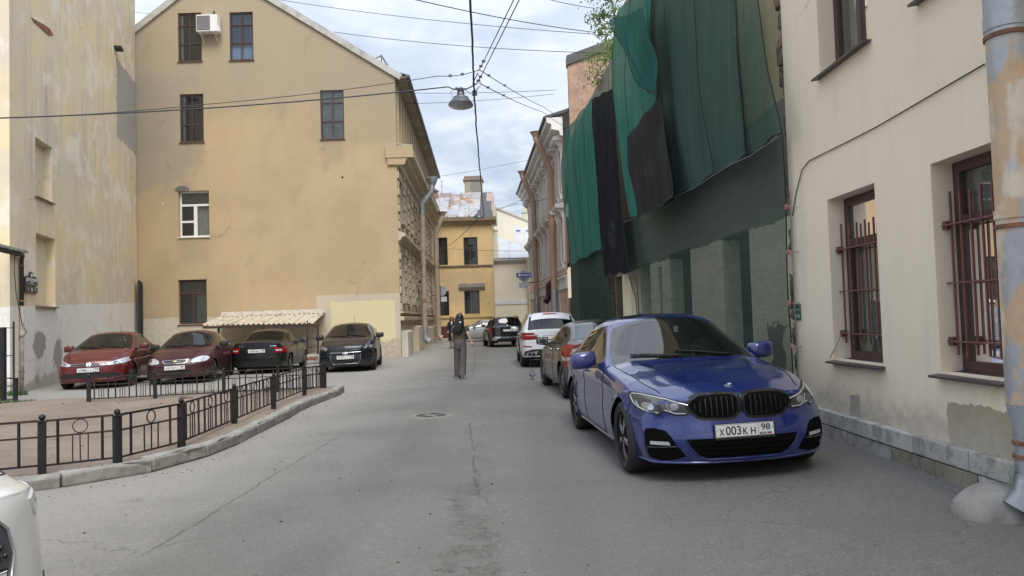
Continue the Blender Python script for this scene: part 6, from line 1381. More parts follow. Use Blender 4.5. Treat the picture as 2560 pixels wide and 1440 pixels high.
S = spec('hatch', L=4.04, W=1.735, H=1.517, xf=.80, wheelbase=2.525, rw=.315, ra=.35, zs=.20, cowl=1.05, wtop=1.90, rtop=3.40, rbot=3.90, zh0=.80, zh1=.89, zh2=.99, zcw=1.06, zd=1.02, zb1=.99, zb2=1.04, rr=.68, hood0=.12, fb=.42, rb=3.6, win=[(1.42, 2.2), (2.28, 3.05)], doors=[(1.2, 2.24), (2.24, 3.05)], crease=(.82, .93), spokes=('five', T_RIM, T_RIM), seat_k=.95)
NAV = paint('dark_navy', (.004, .005, .010), .0, .35, .3, .012, 1.4, .55, .2)
cw_ = Car(S, 'navy_hatchback', 'very dark navy hatchback facing the viewer, rightmost in the yard', (-5.15, 22.7, 0), (-.11, .994), NAV, 'cars parked in the yard', glassm=G_YARD, roll=rad(-1.2), seat=T_SEATG)
cw_.mirrors(); cw_.handles(NAV); cw_.wipers(); cw_.plate('f', .46, ('T', '137', 'KT'), '178')
for cx_, cy_, rr_ in ((.60, .725, .055), (.745, .755, .072)):
    cw_.dec('headlight_ring', ell(cx_, cy_, rr_, rr_, 16), 'f', T_CHR, .010, .04, .02); cw_.dec('headlight_lens', ell(cx_, cy_, rr_*.78, rr_*.78, 14), 'f', T_LAMPDK, .013, .04, .008); cw_.dec('headlight_bulb', ell(cx_, cy_, rr_*.4, rr_*.4, 10), 'f', T_LAMPCL, .017, .04, .008)
cw_.dec('corner_lamp', [(.80, .80), (.835, .82), (.86, .78), (.85, .71), (.82, .70)], 'f', T_LAMPCL, .008, .04, .02)
cw_.dec('grille', [(-.42, .735), (.42, .735), (.44, .62), (-.44, .62)], 'f', T_MAT, .008, .05, .02, mirror=False); cw_.dec('lower_intake', [(-.47, .54), (.47, .54), (.44, .36), (.36, .27), (-.36, .27), (-.44, .36)], 'f', T_MAT, .006, .05, .02, mirror=False)
cw_.band('grille_chrome', [(-.46, .605), (.46, .605)], 'f', T_CHR, .014, .012, False); cw_.band('grille_chrome', [(-.46, .54), (-.44, .36), (-.36, .265), (.36, .265), (.44, .36), (.46, .54)], 'f', T_LAMPIN, .012, .010, False); cw_.band('grille_bar', [(-.42, .68), (.42, .68)], 'f', T_BLK, .02, .014, False)
cw_.dec('bowtie_badge', [(-.08, .565), (-.03, .565), (-.03, .552), (.03, .552), (.03, .565), (.08, .565), (.08, .60), (.03, .60), (.03, .613), (-.03, .613), (-.03, .60), (-.08, .60)], 'f', T_CHR, .018, .05, .01, mirror=False)
for z_ in (.50, .40): cw_.band('bumper_slash', [(.60, z_+.015), (.72, z_), (.80, z_+.02)], 'f', T_BLK, .03, .004)
a_ = cw_.hit(3.2, 0, 't')[0]; MB().tube([a_, a_+Vector((.06, 0, .30))], .006, 5).build('roof_aerial', T_MAT, cw_.root)

# ---- white car nosing in at the lower left corner
S = spec(**SUV, L=4.48, W=1.85, H=1.64, xf=.88, wheelbase=2.65, rw=.36, ra=.40, zs=.24, cowl=1.35, wtop=2.05, rtop=3.9, rbot=4.25, zd=1.10, zb1=1.05, zb2=1.10, rr=.70, hood0=.14, fb=.45, rb=4.1, win=[(1.65, 2.5), (2.58, 3.4), (3.48, 3.85)], doors=[(1.4, 2.54), (2.54, 3.42)])
S['fy'] = [(0, 0), (.3, .015), (.52, .06), (.70, .15), (.86, .30), (1.0, .50)]
WH2 = paint('white_paint', (.70, .71, .70), .0, .3, .05, .03)
ck_ = Car(S, 'white_car', 'white car with dark mesh grille poking in at the lower left corner', (-1.98, 2.58, 0), (-.93, .12), WH2, 'near cars')
ck_.mirrors(); ck_.plate('f', .55, None, '')
GR_ = [(-.40, .80), (.40, .80), (.50, .74), (.53, .64), (.47, .54), (.38, .47), (-.38, .47), (-.47, .54), (-.53, .64), (-.50, .74)]
GR_ = [(a_*.66, b_) for a_, b_ in GR_]; ck_.dec('grille', GR_, 'f', simple('grille_grey', (.10, .10, .115), .4, .4), .008, .05, .02, mirror=False)
for k in range(-13, 14):
    for j in range(8):
        a_, b_ = .038*k+(.019 if j % 2 else 0), .50+.036*j
        if abs(a_) < .31-.6*abs(b_-.65) and b_ < .78:
            p_, n_ = ck_.hit(a_, b_, 'f'); bb = MB().ball(p_+n_*.008, .013, 6, 4); bb.build('mesh_cell', T_BLK, ck_.root, smooth=True, fix=False)
ck_.band('grille_trim', GR_+[GR_[0]], 'f', T_LAMPIN, .014, .012, False)
ck_.dec('headlight', [(.56, .80), (.70, .83), (.86, .86), (.885, .82), (.86, .76), (.60, .72)], 'f', T_LAMPCL, .008, .04, .02)
ck_.dec('fog_recess', [(.56, .42), (.72, .45), (.76, .39), (.74, .32), (.56, .34)], 'f', T_MAT, .006, .05, .02)
# ------------------------------------------------------------------ kerb, planting bed, fences
kp = [Vector((-8.2, 5.2))]+[gnd(x, y_).to_2d() for x, y_ in ((0, 1240), (110, 1227), (205, 1213), (350, 1190), (440, 1169), (500, 1150), (555, 1130), (600, 1110), (640, 1088), (735, 1040), (765, 1020), (860, 985))]
kp += [kp[-1]+Vector((-.12, .55))]
def resample(P, step):
    d = [0.0]
    for a, b in zip(P, P[1:]): d.append(d[-1]+(b-a).length)
    n = max(1, round(d[-1]/step)); out = []
    for k in range(n+1):
        t = d[-1]*k/n; i = max(0, min(len(P)-2, next((j for j in range(len(P)-1) if d[j+1] >= t-1e-6), len(P)-2)))
        out.append(P[i]+(P[i+1]-P[i])*((t-d[i])/max(1e-9, d[i+1]-d[i])))
    return out
fine_ = resample(kp, .12)
for _ in range(14): fine_ = [fine_[0]]+[(fine_[i-1]+fine_[i]*2+fine_[i+1])/4 for i in range(1, len(fine_)-1)]+[fine_[-1]]
ks_ = resample(fine_, .86)
kerb = tag(thing('kerb', None, None), kind='structure')
KM = plaster('kerb_granite', (.35, .335, .305), (.25, .24, .22), None, masks=[('below', (.105,), ((.15, .143, .13), (.24, .228, .21)), .12, .75, .03)], bump=.7, scale=4, stain=.7, speck=.5)
for a, b in zip(ks_, ks_[1:]):
    t_ = b-a; L_ = t_.length; hh_ = .145+random.uniform(-.012, .008)
    me = bevel_mesh(MB().prism([(0, 0), (.17, 0), (.17, hh_), (.02, hh_), (.004, hh_-.03)], .011, L_-.011, 'x').mesh('kerb_stone', KM), .020, 2)
    bm = bmesh.new(); bm.from_mesh(me); bmesh.ops.subdivide_edges(bm, edges=[e for e in bm.edges if e.calc_length() > .3], cuts=5, use_grid_fill=True)
    for v in bm.verts:
        if v.co.z > .05: v.co += Vector((0, random.uniform(-.005, .005), random.uniform(-.006, .004)))
        if random.random() < .06 and v.co.z > .1: v.co += Vector((0, .025, -.03))
    bm.to_mesh(me); bm.free()
    put('kerb_stone', me, kerb, (a.x, a.y, random.uniform(-.008, .006)), (0, 0, math.atan2(t_.y, t_.x)+random.uniform(-.012, .012)))
def inward(P, d):
    out = []
    for i, p_ in enumerate(P):
        t_ = (P[min(i+1, len(P)-1)]-P[max(i-1, 0)]).normalized(); out.append(p_+Vector((-t_.y, t_.x))*d)
    return out
inn = inward(fine_[::3], .10)
bed = [tuple(p_) for p_ in inn]+[(-4.0, 16.75), (-6.2, 16.45), (-8.7, 15.65), (-10.4, 15.0), (-12.6, 14.4), (-13.5, 10.5), (-12, 6.0), (-9, 4.9)]
dm_ = bpy.data.materials.new('dirt'); dm_.use_nodes = True; t = NT(dm_.node_tree); co = t.n('ShaderNodeTexCoord').outputs['Object']
c_ = t.mix(t.mapr(t.noise(co, .8, 6, .6, .4), .35, .65), (.265, .212, .170), (.215, .172, .138)); c_ = t.mix(t.mapr(t.noise(co, 30, 6, .75), .50, .72, 0, .6), c_, (.38, .315, .255)); c_ = t.mix(t.mapr(t.noise(co, 16, 6, .7), .56, .72, 0, .75), c_, (.095, .070, .055))
c_ = t.mix(t.mapr(t.noise(co, 1.6, 5, .6), .60, .72, 0, .35), c_, (.12, .13, .06))
t.n('ShaderNodeOutputMaterial', {0: t.n('ShaderNodeBsdfPrincipled', {'Base Color': c_, 'Roughness': .95, 'Specular IOR Level': .2, 'Normal': t.n('ShaderNodeBump', {'Strength': .8, 'Distance': .03, 'Height': t.m('ADD', t.noise(co, 5, 8, .7), t.m('MULTIPLY', t.noise(co, 40, 5, .7), .4))}).outputs[0]}).outputs[0]})
def inside_poly(poly, x, z):
    c = False
    for (a, b), (d, e) in zip(poly, poly[1:]+poly[:1]):
        if (b > z) != (e > z) and x < (d-a)*(z-b)/(e-b)+a: c = not c
    return c
pts_ = [Vector(p_) for p_ in bed]; nb_ = len(pts_)
for x in np.arange(-13.3, -3.4, .22):
    for y_ in np.arange(5, 16.8, .22):
        xx, yy = x+random.uniform(-.05, .05), y_+random.uniform(-.05, .05)
        if inside_poly(bed, xx, yy) and min((Vector((xx, yy))-p_).length for p_ in pts_[:nb_]) > .1: pts_.append(Vector((xx, yy)))
vs_, es_, fs_, *_ = delaunay_2d_cdt(pts_, [], [list(range(nb_))], 1, 1e-5)
mb = MB(); mb.v = [(v.x, v.y, .095+(.022*math.sin(v.x*2.1+v.y)+.018*math.sin(v.y*3.3-v.x*1.4)+random.uniform(-.008, .008))*(0 if i < nb_ else 1)) for i, v in enumerate(vs_)]; mb.f = [list(f) for f in fs_]; mb.mi = [0]*len(mb.f)
for i in range(len(inn), nb_-1): mb.quad((*bed[i], .095), (*bed[i+1], .095), (*bed[i+1], -.02), (*bed[i], -.02))
tag(mb.build('dirt_ground', dm_, smooth=True, angle=50), kind='structure')
ring_me = MB().lathe([(.062, -.006), (.071, -.006), (.071, .006), (.062, .006)], 20, Matrix.Rotation(math.pi/2, 4, 'X'), closed=True).mesh('ring', M_BLACKIRON, True, 40)
post_me = bevel_mesh(MB().box(-.035, .035, -.035, .035, 0, .56).box(-.045, .045, -.045, .045, .561, .572).mesh('post', M_BLACKIRON), .004, 1)
ball_me = MB().ball((0, 0, .605), .032, 12, 8).mesh('finial', M_BLACKIRON, True)
def fence(label, posts, mods, rings=True, hts=(.08, .36, .52), pz_=.10, ball=True, scale=1.0):
    ft_ = thing('iron_fence', label, 'fence', (posts[0][0], posts[0][1], pz_), 0, 'low black iron fences')
    o0 = Vector((posts[0][0], posts[0][1])); P = [Vector(q)-o0 for q in posts]
    for k, q in enumerate(P):
        rz_ = math.atan2(*(P[min(k+1, len(P)-1)]-P[max(0, k-1)]).yx)
        o = put('post', post_me, ft_, (q.x, q.y, -.05), (random.uniform(-.02, .02), random.uniform(-.02, .02), rz_), (scale, scale, scale))
        if ball: put('finial', ball_me, o)
    for (a, b), n_ in zip(zip(P, P[1:]), mods):
        t_ = (b-a).normalized(); a2, b2 = a+t_*.035, b-t_*.035; V_ = lambda f, z: Vector((*(a2+(b2-a2)*f), z))
        sag_ = random.uniform(-.006, .006)
        for z, w_ in zip(hts, (.020, .018, .022)): bar('rail', M_IRON2 if random.random() < .35 else M_BLACKIRON, ft_, V_(0, z+sag_), V_(1, z-sag_), .016, w_)
        for k in range(n_):
            for f in (.17, .83): bar('stile', M_IRON2 if random.random() < .4 else M_BLACKIRON, ft_, V_((k+f)/n_, hts[0]), V_((k+f)/n_, hts[2]), .020)
            for f in (.385, .5, .615): bar('thin_bar', M_BLACKIRON, ft_, V_((k+f)/n_, hts[0]), V_((k+f+random.uniform(-.006, .006))/n_, hts[1]), .011)
            if rings: put('ring', ring_me, ft_, V_((k+.5)/n_, (hts[1]+hts[2])/2), (0, 0, math.atan2(t_.y, t_.x)))
    return ft_
fpx = [gnd(x, y_, .11).to_2d() for x, y_ in ((105, 1181), (294, 1162), (454, 1119), (586, 1061), (684, 1016), (761, 984), (811, 972))]
d0 = (fpx[0]-fpx[1]).normalized()
fp = [fpx[0]+d0*1.0, *fpx]
fence('low black iron fence with rings along the curved kerb in front', [tuple(q) for q in fp], (1, 1, 1, 3, 3, 3, 2))
ra_, rb_ = gnd(222, 1008, .05).to_2d(), fpx[-1]+Vector((-.12, .25))
fence('low black iron fence behind the dirt bed, in front of parked cars', [tuple(ra_+(rb_-ra_)*f) for f in (0, .27, .56, .8, 1)], (3, 3, 3, 2), rings=False, pz_=.05)
lf = gnd(38, 1008, .05).to_2d()
fence('short piece of iron fence at the left edge by the pale wall', [(lf.x-1.6, lf.y-.1), tuple(lf)], (1,), rings=False, pz_=.05, ball=False)
gp_ = gnd(8, 1002).to_2d()
gt_ = thing('gate_post', 'tall square black gate post at the left edge', 'post', (gp_.x, gp_.y, 0))
ph_ = atY(10, 818, gp_.y).z
put('shaft', bevel_mesh(MB().box(-.05, .05, -.05, .05, 0, ph_).mesh('shaft', M_BLACKIRON), .006, 1), gt_); bar('stay', M_IRON2, gt_, (.17, .1, 0), (.17, .1, ph_+.12), .03); 
for z in (.5, 1.0, ph_-.02): bar('link', M_IRON2, gt_, (.04, .02, z), (.18, .1, z), .02)
# ------------------------------------------------------------------ grass, litter
GM = simple('grass_blade', (.055, .105, .025), .7, var=.4, scale=3)
mb = MB()
def blades(cx, cy, rx, ry, n, h, z0=.06):
    for _ in range(n):
        r_ = math.sqrt(random.random()); a = random.uniform(0, 6.28); x, y_ = cx+rx*r_*math.cos(a), cy+ry*r_*math.sin(a); b = random.uniform(0, 6.28); hh_ = h*random.uniform(.4, 1); w_ = .006
        dx, dy = math.cos(b), math.sin(b); ln_ = random.uniform(.1, .6)*hh_
        mb.add([(x-dy*w_, y_+dx*w_, z0-.02), (x+dy*w_, y_-dx*w_, z0-.02), (x+dx*ln_*.4+dy*w_*.6, y_+dy*ln_*.4-dx*w_*.6, z0+hh_*.6), (x+dx*ln_, y_+dy*ln_, z0+hh_)], [(0, 1, 2), (0, 2, 3)])
blades(-11.6, 14.9, 1.3, .5, 1400, .16, .09); blades(lf.x+.25, lf.y-.25, .5, .2, 300, .10, .06); blades(-12.05, 18.0, .25, .15, 260, .14, 0); blades(-6.0, 16.2, 1.6, .2, 300, .09, .08)
for k in range(40): q = random.choice(inn); blades(q.x-.05, q.y, .1, .1, 6, .06, .10)
tag(mb.build('grass', GM, fix=False), kind='stuff')
mb = MB()
for _ in range(420):
    y_ = random.uniform(3.6, 22)**1; x = random.uniform(-3.5, 3.3)
    if random.random() < .35: q = random.choice(fine_); x, y_ = q.x+random.uniform(.02, .35), q.y+random.uniform(-.3, .0)
    s_ = random.uniform(.004, .014); a = random.uniform(0, 6.28); mb.ball((x, y_, gz(x, y_)+s_*.3), s_, 5, 3, (1, random.uniform(.4, 1), .5), Matrix.Rotation(a, 3, 'Z'))
lm_ = simple('litter_grit', (.14, .125, .11), .9, var=.7, scale=2.5)
tag(mb.build('grit', lm_, fix=False), kind='stuff')
mb = MB()
for _ in range(160):
    while True:
        x, y_ = random.uniform(-12, -3.5), random.uniform(6, 16)
        if inside_poly(bed, x, y_): break
    s_ = random.uniform(.01, .03); mb.ball((x, y_, .10), s_, 6, 4, (1, random.uniform(.5, 1), .5), Matrix.Rotation(random.uniform(0, 6), 3, 'Z'))
tag(mb.build('pebbles', simple('pebble', (.22, .18, .15), .9, var=.6, scale=2), fix=False), kind='stuff')
bk_ = gnd(465, 999, .1); bo = thing('brick_rubble', 'dark lump of broken brick lying beside the fence on the dirt', 'rubble', bk_)
m_ = bevel_mesh(MB().box(-.12, .12, -.06, .06, -.01, .055).mesh('lump', simple('dark_brick', (.12, .08, .065), .95, var=.5, scale=12, bump=.5)), .015, 1); put('lump', m_, bo, rot=(.1, .1, .4))
# ------------------------------------------------------------------ manhole, guard stone
mh = gnd(1078, 1039); mo = thing('manhole_cover', 'round iron drain cover with quarter openings in the middle of the road', 'manhole cover', (mh.x, mh.y, 0))
MI = rusty('worn_iron', (.20, .185, .165), (.27, .245, .21), .42, .62, 9, .55, .25, bump=.35)
MB().lathe([(0, .006), (.315, .006), (.325, .002)], 40).build('lid', MI, mo, smooth=True, angle=40)
MB().lathe([(.26, .008), (.275, .012), (.30, .012), (.325, .008), (.36, -.003)], 40).build('frame', MI, mo, smooth=True, angle=40)
for k in range(4):
    a0 = k*math.pi/2+.12+.5; A_ = np.linspace(a0, a0+math.pi/2-.24, 8)
    MB().add([(.07*math.cos(a0+math.pi/4-.12), .07*math.sin(a0+math.pi/4-.12), .0085)]+[(.235*math.cos(t), .235*math.sin(t), .0085) for t in A_], [tuple(range(9))]).build('opening', simple('drain_dark', (.045, .042, .04), .9), mo)
gs = gnd(2497, 1322, .06); go_ = thing('guard_stone', 'round grey concrete guard stone under the rain pipe at the right', 'stone', (3.27, 5.12, gz(3.27, 5.1)-.02))
mb = MB().ball((0, 0, 0), 1, 36, 18, (.29, .27, .225)); me = mb.mesh('dome', plaster('guard_concrete', (.30, .29, .27), (.215, .205, .19), bump=1.0, scale=4, stain=.9, speck=.7, blot=((.13, .125, .115), 5.0, .5, .66, .6)), True)
for v in me.vertices: v.co *= 1+.018*math.sin(v.co.x*17+v.co.z*9)+.015*math.sin(v.co.y*23)
put('dome', me, go_)
# ------------------------------------------------------------------ corrugated canopy against the gabled building
cn_ = thing('canopy', 'low shelter with a pale corrugated roof over the black saloon', 'canopy', (-10.2, 30.4, 0))
bl, br = atY(553, 792, 31.35), atY(813, 783, 31.35); fl_, fr_ = atY(506, 813, 29.1), atY(786, 808, 29.1)
org = Vector((-10.2, 30.4, 0)); CM = rusty('corrugated_sheet', (.56, .51, .40), (.30, .255, .195), .52, .66, 1.6, .6, .1, (1, 1, .4), bump=.2)
NP = 11
for k in range(NP):
    mb = MB(); nn_ = 16
    for row in range(3):
        t_ = row/2
        for i in range(nn_+1):
            u = (k+i/nn_*1.03)/NP; A_ = bl+(br-bl)*u; B_ = fl_+(fr_-fl_)*u; p_ = A_+(B_-A_)*t_-org
            zz = .028*math.cos(2*math.pi*i/nn_*2)+(.05 if i in (0, nn_) else 0)*.4; mb.v.append((p_.x, p_.y, p_.z+zz+.004*k % .012))
    mb.f = [[r_*(nn_+1)+i, r_*(nn_+1)+i+1, (r_+1)*(nn_+1)+i+1, (r_+1)*(nn_+1)+i] for r_ in range(2) for i in range(nn_)]; mb.mi = [0]*len(mb.f)
    mb.build('roof_sheet', CM, cn_, smooth=True, fix=False)
VMc = simple('canopy_flashing', (.52, .48, .40), .8, var=.2)
a, b = bl-org, br-org; MB().add([(a.x, .94, a.z+.02), (b.x, .94, b.z+.02), (b.x, .975, b.z+.20), (a.x, .975, a.z+.20)], [(0, 1, 2, 3)]).build('flashing', VMc, cn_)
WD = simple('canopy_timber', (.055, .035, .028), .8, var=.3)
a, b = fl_-org, fr_-org; bar('front_beam', WD, cn_, (a.x, a.y+.05, a.z-.09), (b.x, b.y+.05, b.z-.09), .07, .10)
for px_ in (546, 660, 794): 
    q = atY(px_, 840, 29.2); bar('post', M_DARK if px_ < 600 else WD, cn_, (q.x+10.2, -1.18, 0), (q.x+10.2, -1.18, fl_.z-.10), .06)
q = atY(769, 850, 28.9); q2 = atY(796, 850, 28.9)
hr = thing('ramp_handrail', 'thin iron handrail of two rungs at the right end of the canopy', 'handrail', (q.x, 28.9, 0))
for dx_ in (0, q2.x-q.x): bar('post', M_IRON2, hr, (dx_, 0, 0), (dx_, 0, 1.65), .035)
for z_ in (atY(783, 846, 28.9).z, atY(783, 868, 28.9).z): bar('rung', M_IRON2, hr, (-.1, 0, z_-.02), (q2.x-q.x+.05, 0, z_+.03), .028)
q = atY(786, 900, 28.3); rb__ = thing('concrete_block', 'grey concrete step block with a broken brick corner behind the navy hatchback', 'block', (q.x, 28.6, 0))
zt_ = atY(786, 888, 28.2).z; put('block', bevel_mesh(MB().box(-.55, .75, -.4, 1.4, 0, zt_).mesh('block', M_CONC), .03, 1), rb__); put('broken_brick', bevel_mesh(MB().box(-.25, .15, -.42, -.38, zt_*.5, zt_*.8).mesh('broken_brick', simple('brick_scar', (.27, .105, .07), .95)), .01, 1), rb__)
st_ = thing('board_stack', 'few pale boards stacked against the wall under the canopy', 'boards', (-11.35, 31.0, 0))
for k in range(3): put('board', bevel_mesh(MB().box(-.6, .6, -.15, .15, .35*k+.2, .35*k+.26).mesh('board', simple('board_pale', (.38, .33, .26), .8, var=.3)), .006, 1), st_, (.03*k, 0, 0), (0, 0, .05*k))
for sx_ in (-.5, .5): bar('leg', WD, st_, (sx_, 0, 0), (sx_, 0, .96), .06)
# ------------------------------------------------------------------ hanging lamps and overhead wires
LG = simple('lamp_grey', (.11, .115, .125), .45, .4, var=.2); LGL = simple('lamp_cover', (.35, .36, .36), .2, coat=.5)
def street_lamp(label, p_, s_, tilt):
    o = thing('street_lamp', label, 'street lamp', p_, 0, 'lamps hung over the street', rot=(tilt, .04, .3))
    MB().lathe([(.262, 0), (.270, .012), (.255, .05), (.20, .125), (.175, .145), (.168, .175), (.105, .205), (.085, .24), (.075, .325), (.05, .335), (0, .335)], 32).build('shade', LG, o, smooth=True, angle=28, scale=(s_, s_, s_))
    MB().lathe([(.26, .004), (.22, -.022), (.12, -.045), (0, -.05)], 32).build('cover', LGL, o, smooth=True, scale=(s_, s_, s_))
    MB().box(-.12, .12, -.02, .02, .37, .395).tube([(0, 0, .33), (0, 0, .38)], .018, 6).tube([(-.10, 0, .38), (-.22, .02, .30), (-.19, 0, .2), (-.2, 0, .15)], .006, 5).build('hanger', LG, o, scale=(s_, s_, s_))
    return o
lp = atY(1152, 264, 15.5); street_lamp('large grey bell street lamp hanging on wires in the middle of the sky', lp, .98, rad(-4))
lp2 = atY(1197, 545, 36.0); street_lamp('small far street lamp hanging in front of the rusty roof', lp2, 1.0, rad(3))
WM = simple('wire_dark', (.045, .045, .05), .6)
def wire(label, pts, r, n=14, sag=.0, bumps=0, mat=None, beads=()):
    P = [atY(*q) for q in pts]; o = thing('overhead_wire', label, 'wire', P[0], 0, 'overhead wires'); Q = []
    for a, b in zip(P, P[1:]):
        for k in range(n): f = k/n; Q.append(a+(b-a)*f-Vector((0, 0, sag*4*f*(1-f))))
    Q.append(P[-1])
    if bumps: Q = [q+Vector((random.uniform(-1, 1), 0, random.uniform(-1, 1)))*bumps for q in Q]
    MB().tube([q-P[0] for q in Q], r, 5).build('strand', mat or WM, o, smooth=True)
    for f in beads: c = Q[int(f*(len(Q)-1))]-P[0]; MB().box(c.x-.035, c.x+.035, c.y-.02, c.y+.02, c.z-.012, c.z+.03).build('clamp', LG, o)
    return o
wire('thick twisted black cable running along the middle of the street to the far lamp', [(1176, -120, 8.5), (1177, 0, 11.2), (1182, 150, 14.6), (1186, 238, 15.6), (1192, 330, 19), (1200, 430, 25), (1206, 505, 32), (1211, 540, 36)], .020, 10, .02, .009)
wire('thick wire crossing low over the left buildings to the lamp', [(-60, 297, 13.5), (1120, 217, 15.4), (1190, 209, 15.5)], .014, 24, .10)
wire('second thin wire twisted just above the thick one across the left buildings', [(-60, 296, 13.45), (500, 262, 14.5), (1095, 190, 15.4), (1196, 175, 15.5)], .008, 20, .05, beads=(.78, .88))
wire('wire with clamps from the junction up to the right, left of a pair', [(1196, 178, 15.5), (1212, 148, 14.6), (1290, -12, 9.8)], .009, 10, 0, beads=(.2, .4))
wire('wire with clamps from the junction up to the right, right of a pair', [(1190, 212, 15.5), (1204, 188, 15.0), (1305, -14, 9.8)], .009, 10, 0, beads=(.2, .4))
wire('upper of two wires from the junction down to the pink house', [(1198, 174, 15.5), (1360, 268, 30), (1425, 305, 37)], .010, 12, .05, beads=(.08, .16))
wire('lower of two wires from the junction down to the pink house', [(1196, 207, 15.5), (1357, 280, 30), (1423, 322, 37)], .010, 12, .05, beads=(.08, .16))
wire('upper of two level wires between the gabled building and the pink house', [(1026, 233, 34), (1390, 225, 38)], .012, 16, .05)
wire('lower of two level wires between the gabled building and the pink house', [(1032, 259, 35), (1385, 235, 40)], .012, 16, .08)
wire('highest wire slanting down across the sky to the tree', [(1030, -3, 18), (1490, 81, 24)], .013, 20, .08)
wire('second wire from the top crossing the sky from the roof peak', [(690, -2, 32), (1495, 86, 25)], .011, 24, .15)
wire('third wire from the top crossing the sky from the gable roof', [(835, 80, 31.5), (1510, 133, 25)], .012, 24, .15)
wire('short wire in the top right of the sky beside the tree', [(1370, -2, 20), (1482, 20, 24)], .010, 10, .02)
wire('thin wire in the gap at the top left between the buildings', [(333, 30, 45), (470, 43, 40)], .012, 6, 0)
wire('beaded wire fixed to the pink pipe at the far end', [(1225, 524, 60), (1290, 510, 50), (1366, 497, 42)], .014, 12, .05, beads=(.5, .75, .85, .9))
wire('faint far wire low in the sky left of the pink house', [(1105, 440, 56), (1322, 400, 56)], .012, 10, .05); wire('far wire crossing behind the pink pipe', [(1238, 528, 62), (1335, 484, 62)], .012, 8, .05)
wire('dark cable slanting from the far lamp to the yellow wall', [(1194, 547, 36.2), (1122, 614, 56.8)], .018, 10, .1); wire('thin wire crossing the yellow facade between floors', [(1119, 622, 56.0), (1335, 628, 56)], .014, 10, .05)
jn = thing('wire_junction', 'iron clamp joining wires and the black cable beside the lamp', 'clamp', atY(1186, 213, 15.5))
MB().box(-.05, .05, -.03, .03, -.22, -.12).tube([(0, 0, -.2), (-.03, 0, .05), (.08, 0, .26)], .012, 5).tube([(-.3, 0, -.02), (-.05, 0, -.2), (.1, 0, -.02)], .007, 5).tube([(.08, 0, .26), (.15, 0, .0), (.04, 0, -.12)], .006, 5).build('clamp_body', WM, jn)
# ------------------------------------------------------------------ traffic signs
SGR = simple('sign_back', (.42, .44, .47), .4, .4, var=.12); SBL = simple('sign_blue_face', (.03, .04, .27), .4); SWH = simple('sign_white_face', (.72, .73, .75), .4)
SY = 44.0; q0, q1 = atY(1291, 694, SY), atY(1328, 681, SY); oc = Vector((q0.x, SY, q0.z)); wd, ht = q1.x-q0.x, q1.z-q0.z
ow = thing('one_way_sign', 'blue one way sign with a white arrow pointing left, on the pink house corner', 'traffic sign', oc)
MB().box(0, wd, -.01, .01, 0, ht).build('panel', SBL, ow)
b_ = .02; MB().box(b_, wd-b_, -.0125, -.0105, b_, b_+.012).box(b_, wd-b_, -.0125, -.0105, ht-b_-.012, ht-b_).build('border', SWH, ow)
MB().prism([(.07, ht/2), (.22, ht*.76), (.22, ht*.58), (wd-.02, ht*.58), (wd-.02, ht*.42), (.22, ht*.42), (.22, ht*.24)], -.014, -.0105).build('arrow', SWH, ow)
rs_ = thing('round_sign', 'grey back of a round road sign behind the blue one way sign', 'traffic sign', atY(1310, 690, SY+.15)); MB().tube([(0, 0, 0), (0, .02, 0)], .34, 28).build('disc', SGR, rs_, smooth=True, angle=40); bar('strap', LG, rs_, (0, -.01, -.32), (0, -.01, .32), .03)
q = atY(1309, 713, SY+.1); ip = thing('sign_plate', 'small grey back of a rectangular plate under the one way sign', 'traffic sign', q); MB().box(-.29, .29, -.01, .01, -.15, .15).build('panel', SGR, ip); bar('pole', LG, ip, (0, .05, -.2), (0, .05, .85), .05); bar('bracket', LG, ip, (0, .05, .16), (.85, .4, .16), .04); MB().box(.10, .22, -.014, -.0105, -.12, -.09).build('sticker', M_DARK, ip)
q = atY(1103, 727, 50); rl = thing('round_sign', 'pale grey back of a round road sign at the corner of the gabled building', 'traffic sign', q); MB().tube([(0, 0, 0), (0, .02, 0)], .355, 32).build('disc', SGR, rl, smooth=True, angle=40)
bar('pole', LG, rl, (-.04, -.03, -.75), (-.04, -.03, .36), .045); bar('bracket', LG, rl, (-.04, 0, -.3), (-.75, .3, -.3), .04)
q = atY(1107, 748, 50); rp = thing('sign_plate', 'pale rectangular plate under the round sign by the gabled building', 'traffic sign', q); MB().box(-.27, .27, -.01, .01, -.17, .17).build('panel', simple('plate_pale', (.55, .56, .57), .5, var=.15), rp)
# ------------------------------------------------------------------ tree on the derelict roof
tr = thing('birch_tree', 'young birch with loose pale green leaves growing on the derelict roof', 'tree', (3.95, 25.2, 9.5))
tp = Vector((3.95, 25.2, 9.5)); tk = [Vector((0, 0, 0)), Vector((-.12, .1, 1.0)), Vector((-.05, .1, 2.0)), Vector((-.25, .0, 3.2)), Vector((-.2, 0, 4.6))]
BK = simple('birch_bark', (.20, .17, .14), .9, var=.4, scale=6); mb = MB(); mb.tube(tk, .05, 7, rs=[.07, .055, .045, .03, .012])
LV = MB(); br_ = []
def leafclump(c, r_, n):
    for _ in range(n):
        d = Vector((random.gauss(0, 1), random.gauss(0, 1), random.gauss(0, .75))); p_ = c+d*r_*.5; s_ = random.uniform(.045, .085)
        u = Vector((random.gauss(0, 1), random.gauss(0, 1), random.gauss(0, 1))).normalized(); v = u.orthogonal().normalized()
        LV.add([p_-u*s_, p_+v*s_*.55, p_+u*s_, p_-v*s_*.55], [(0, 1, 2, 3)])
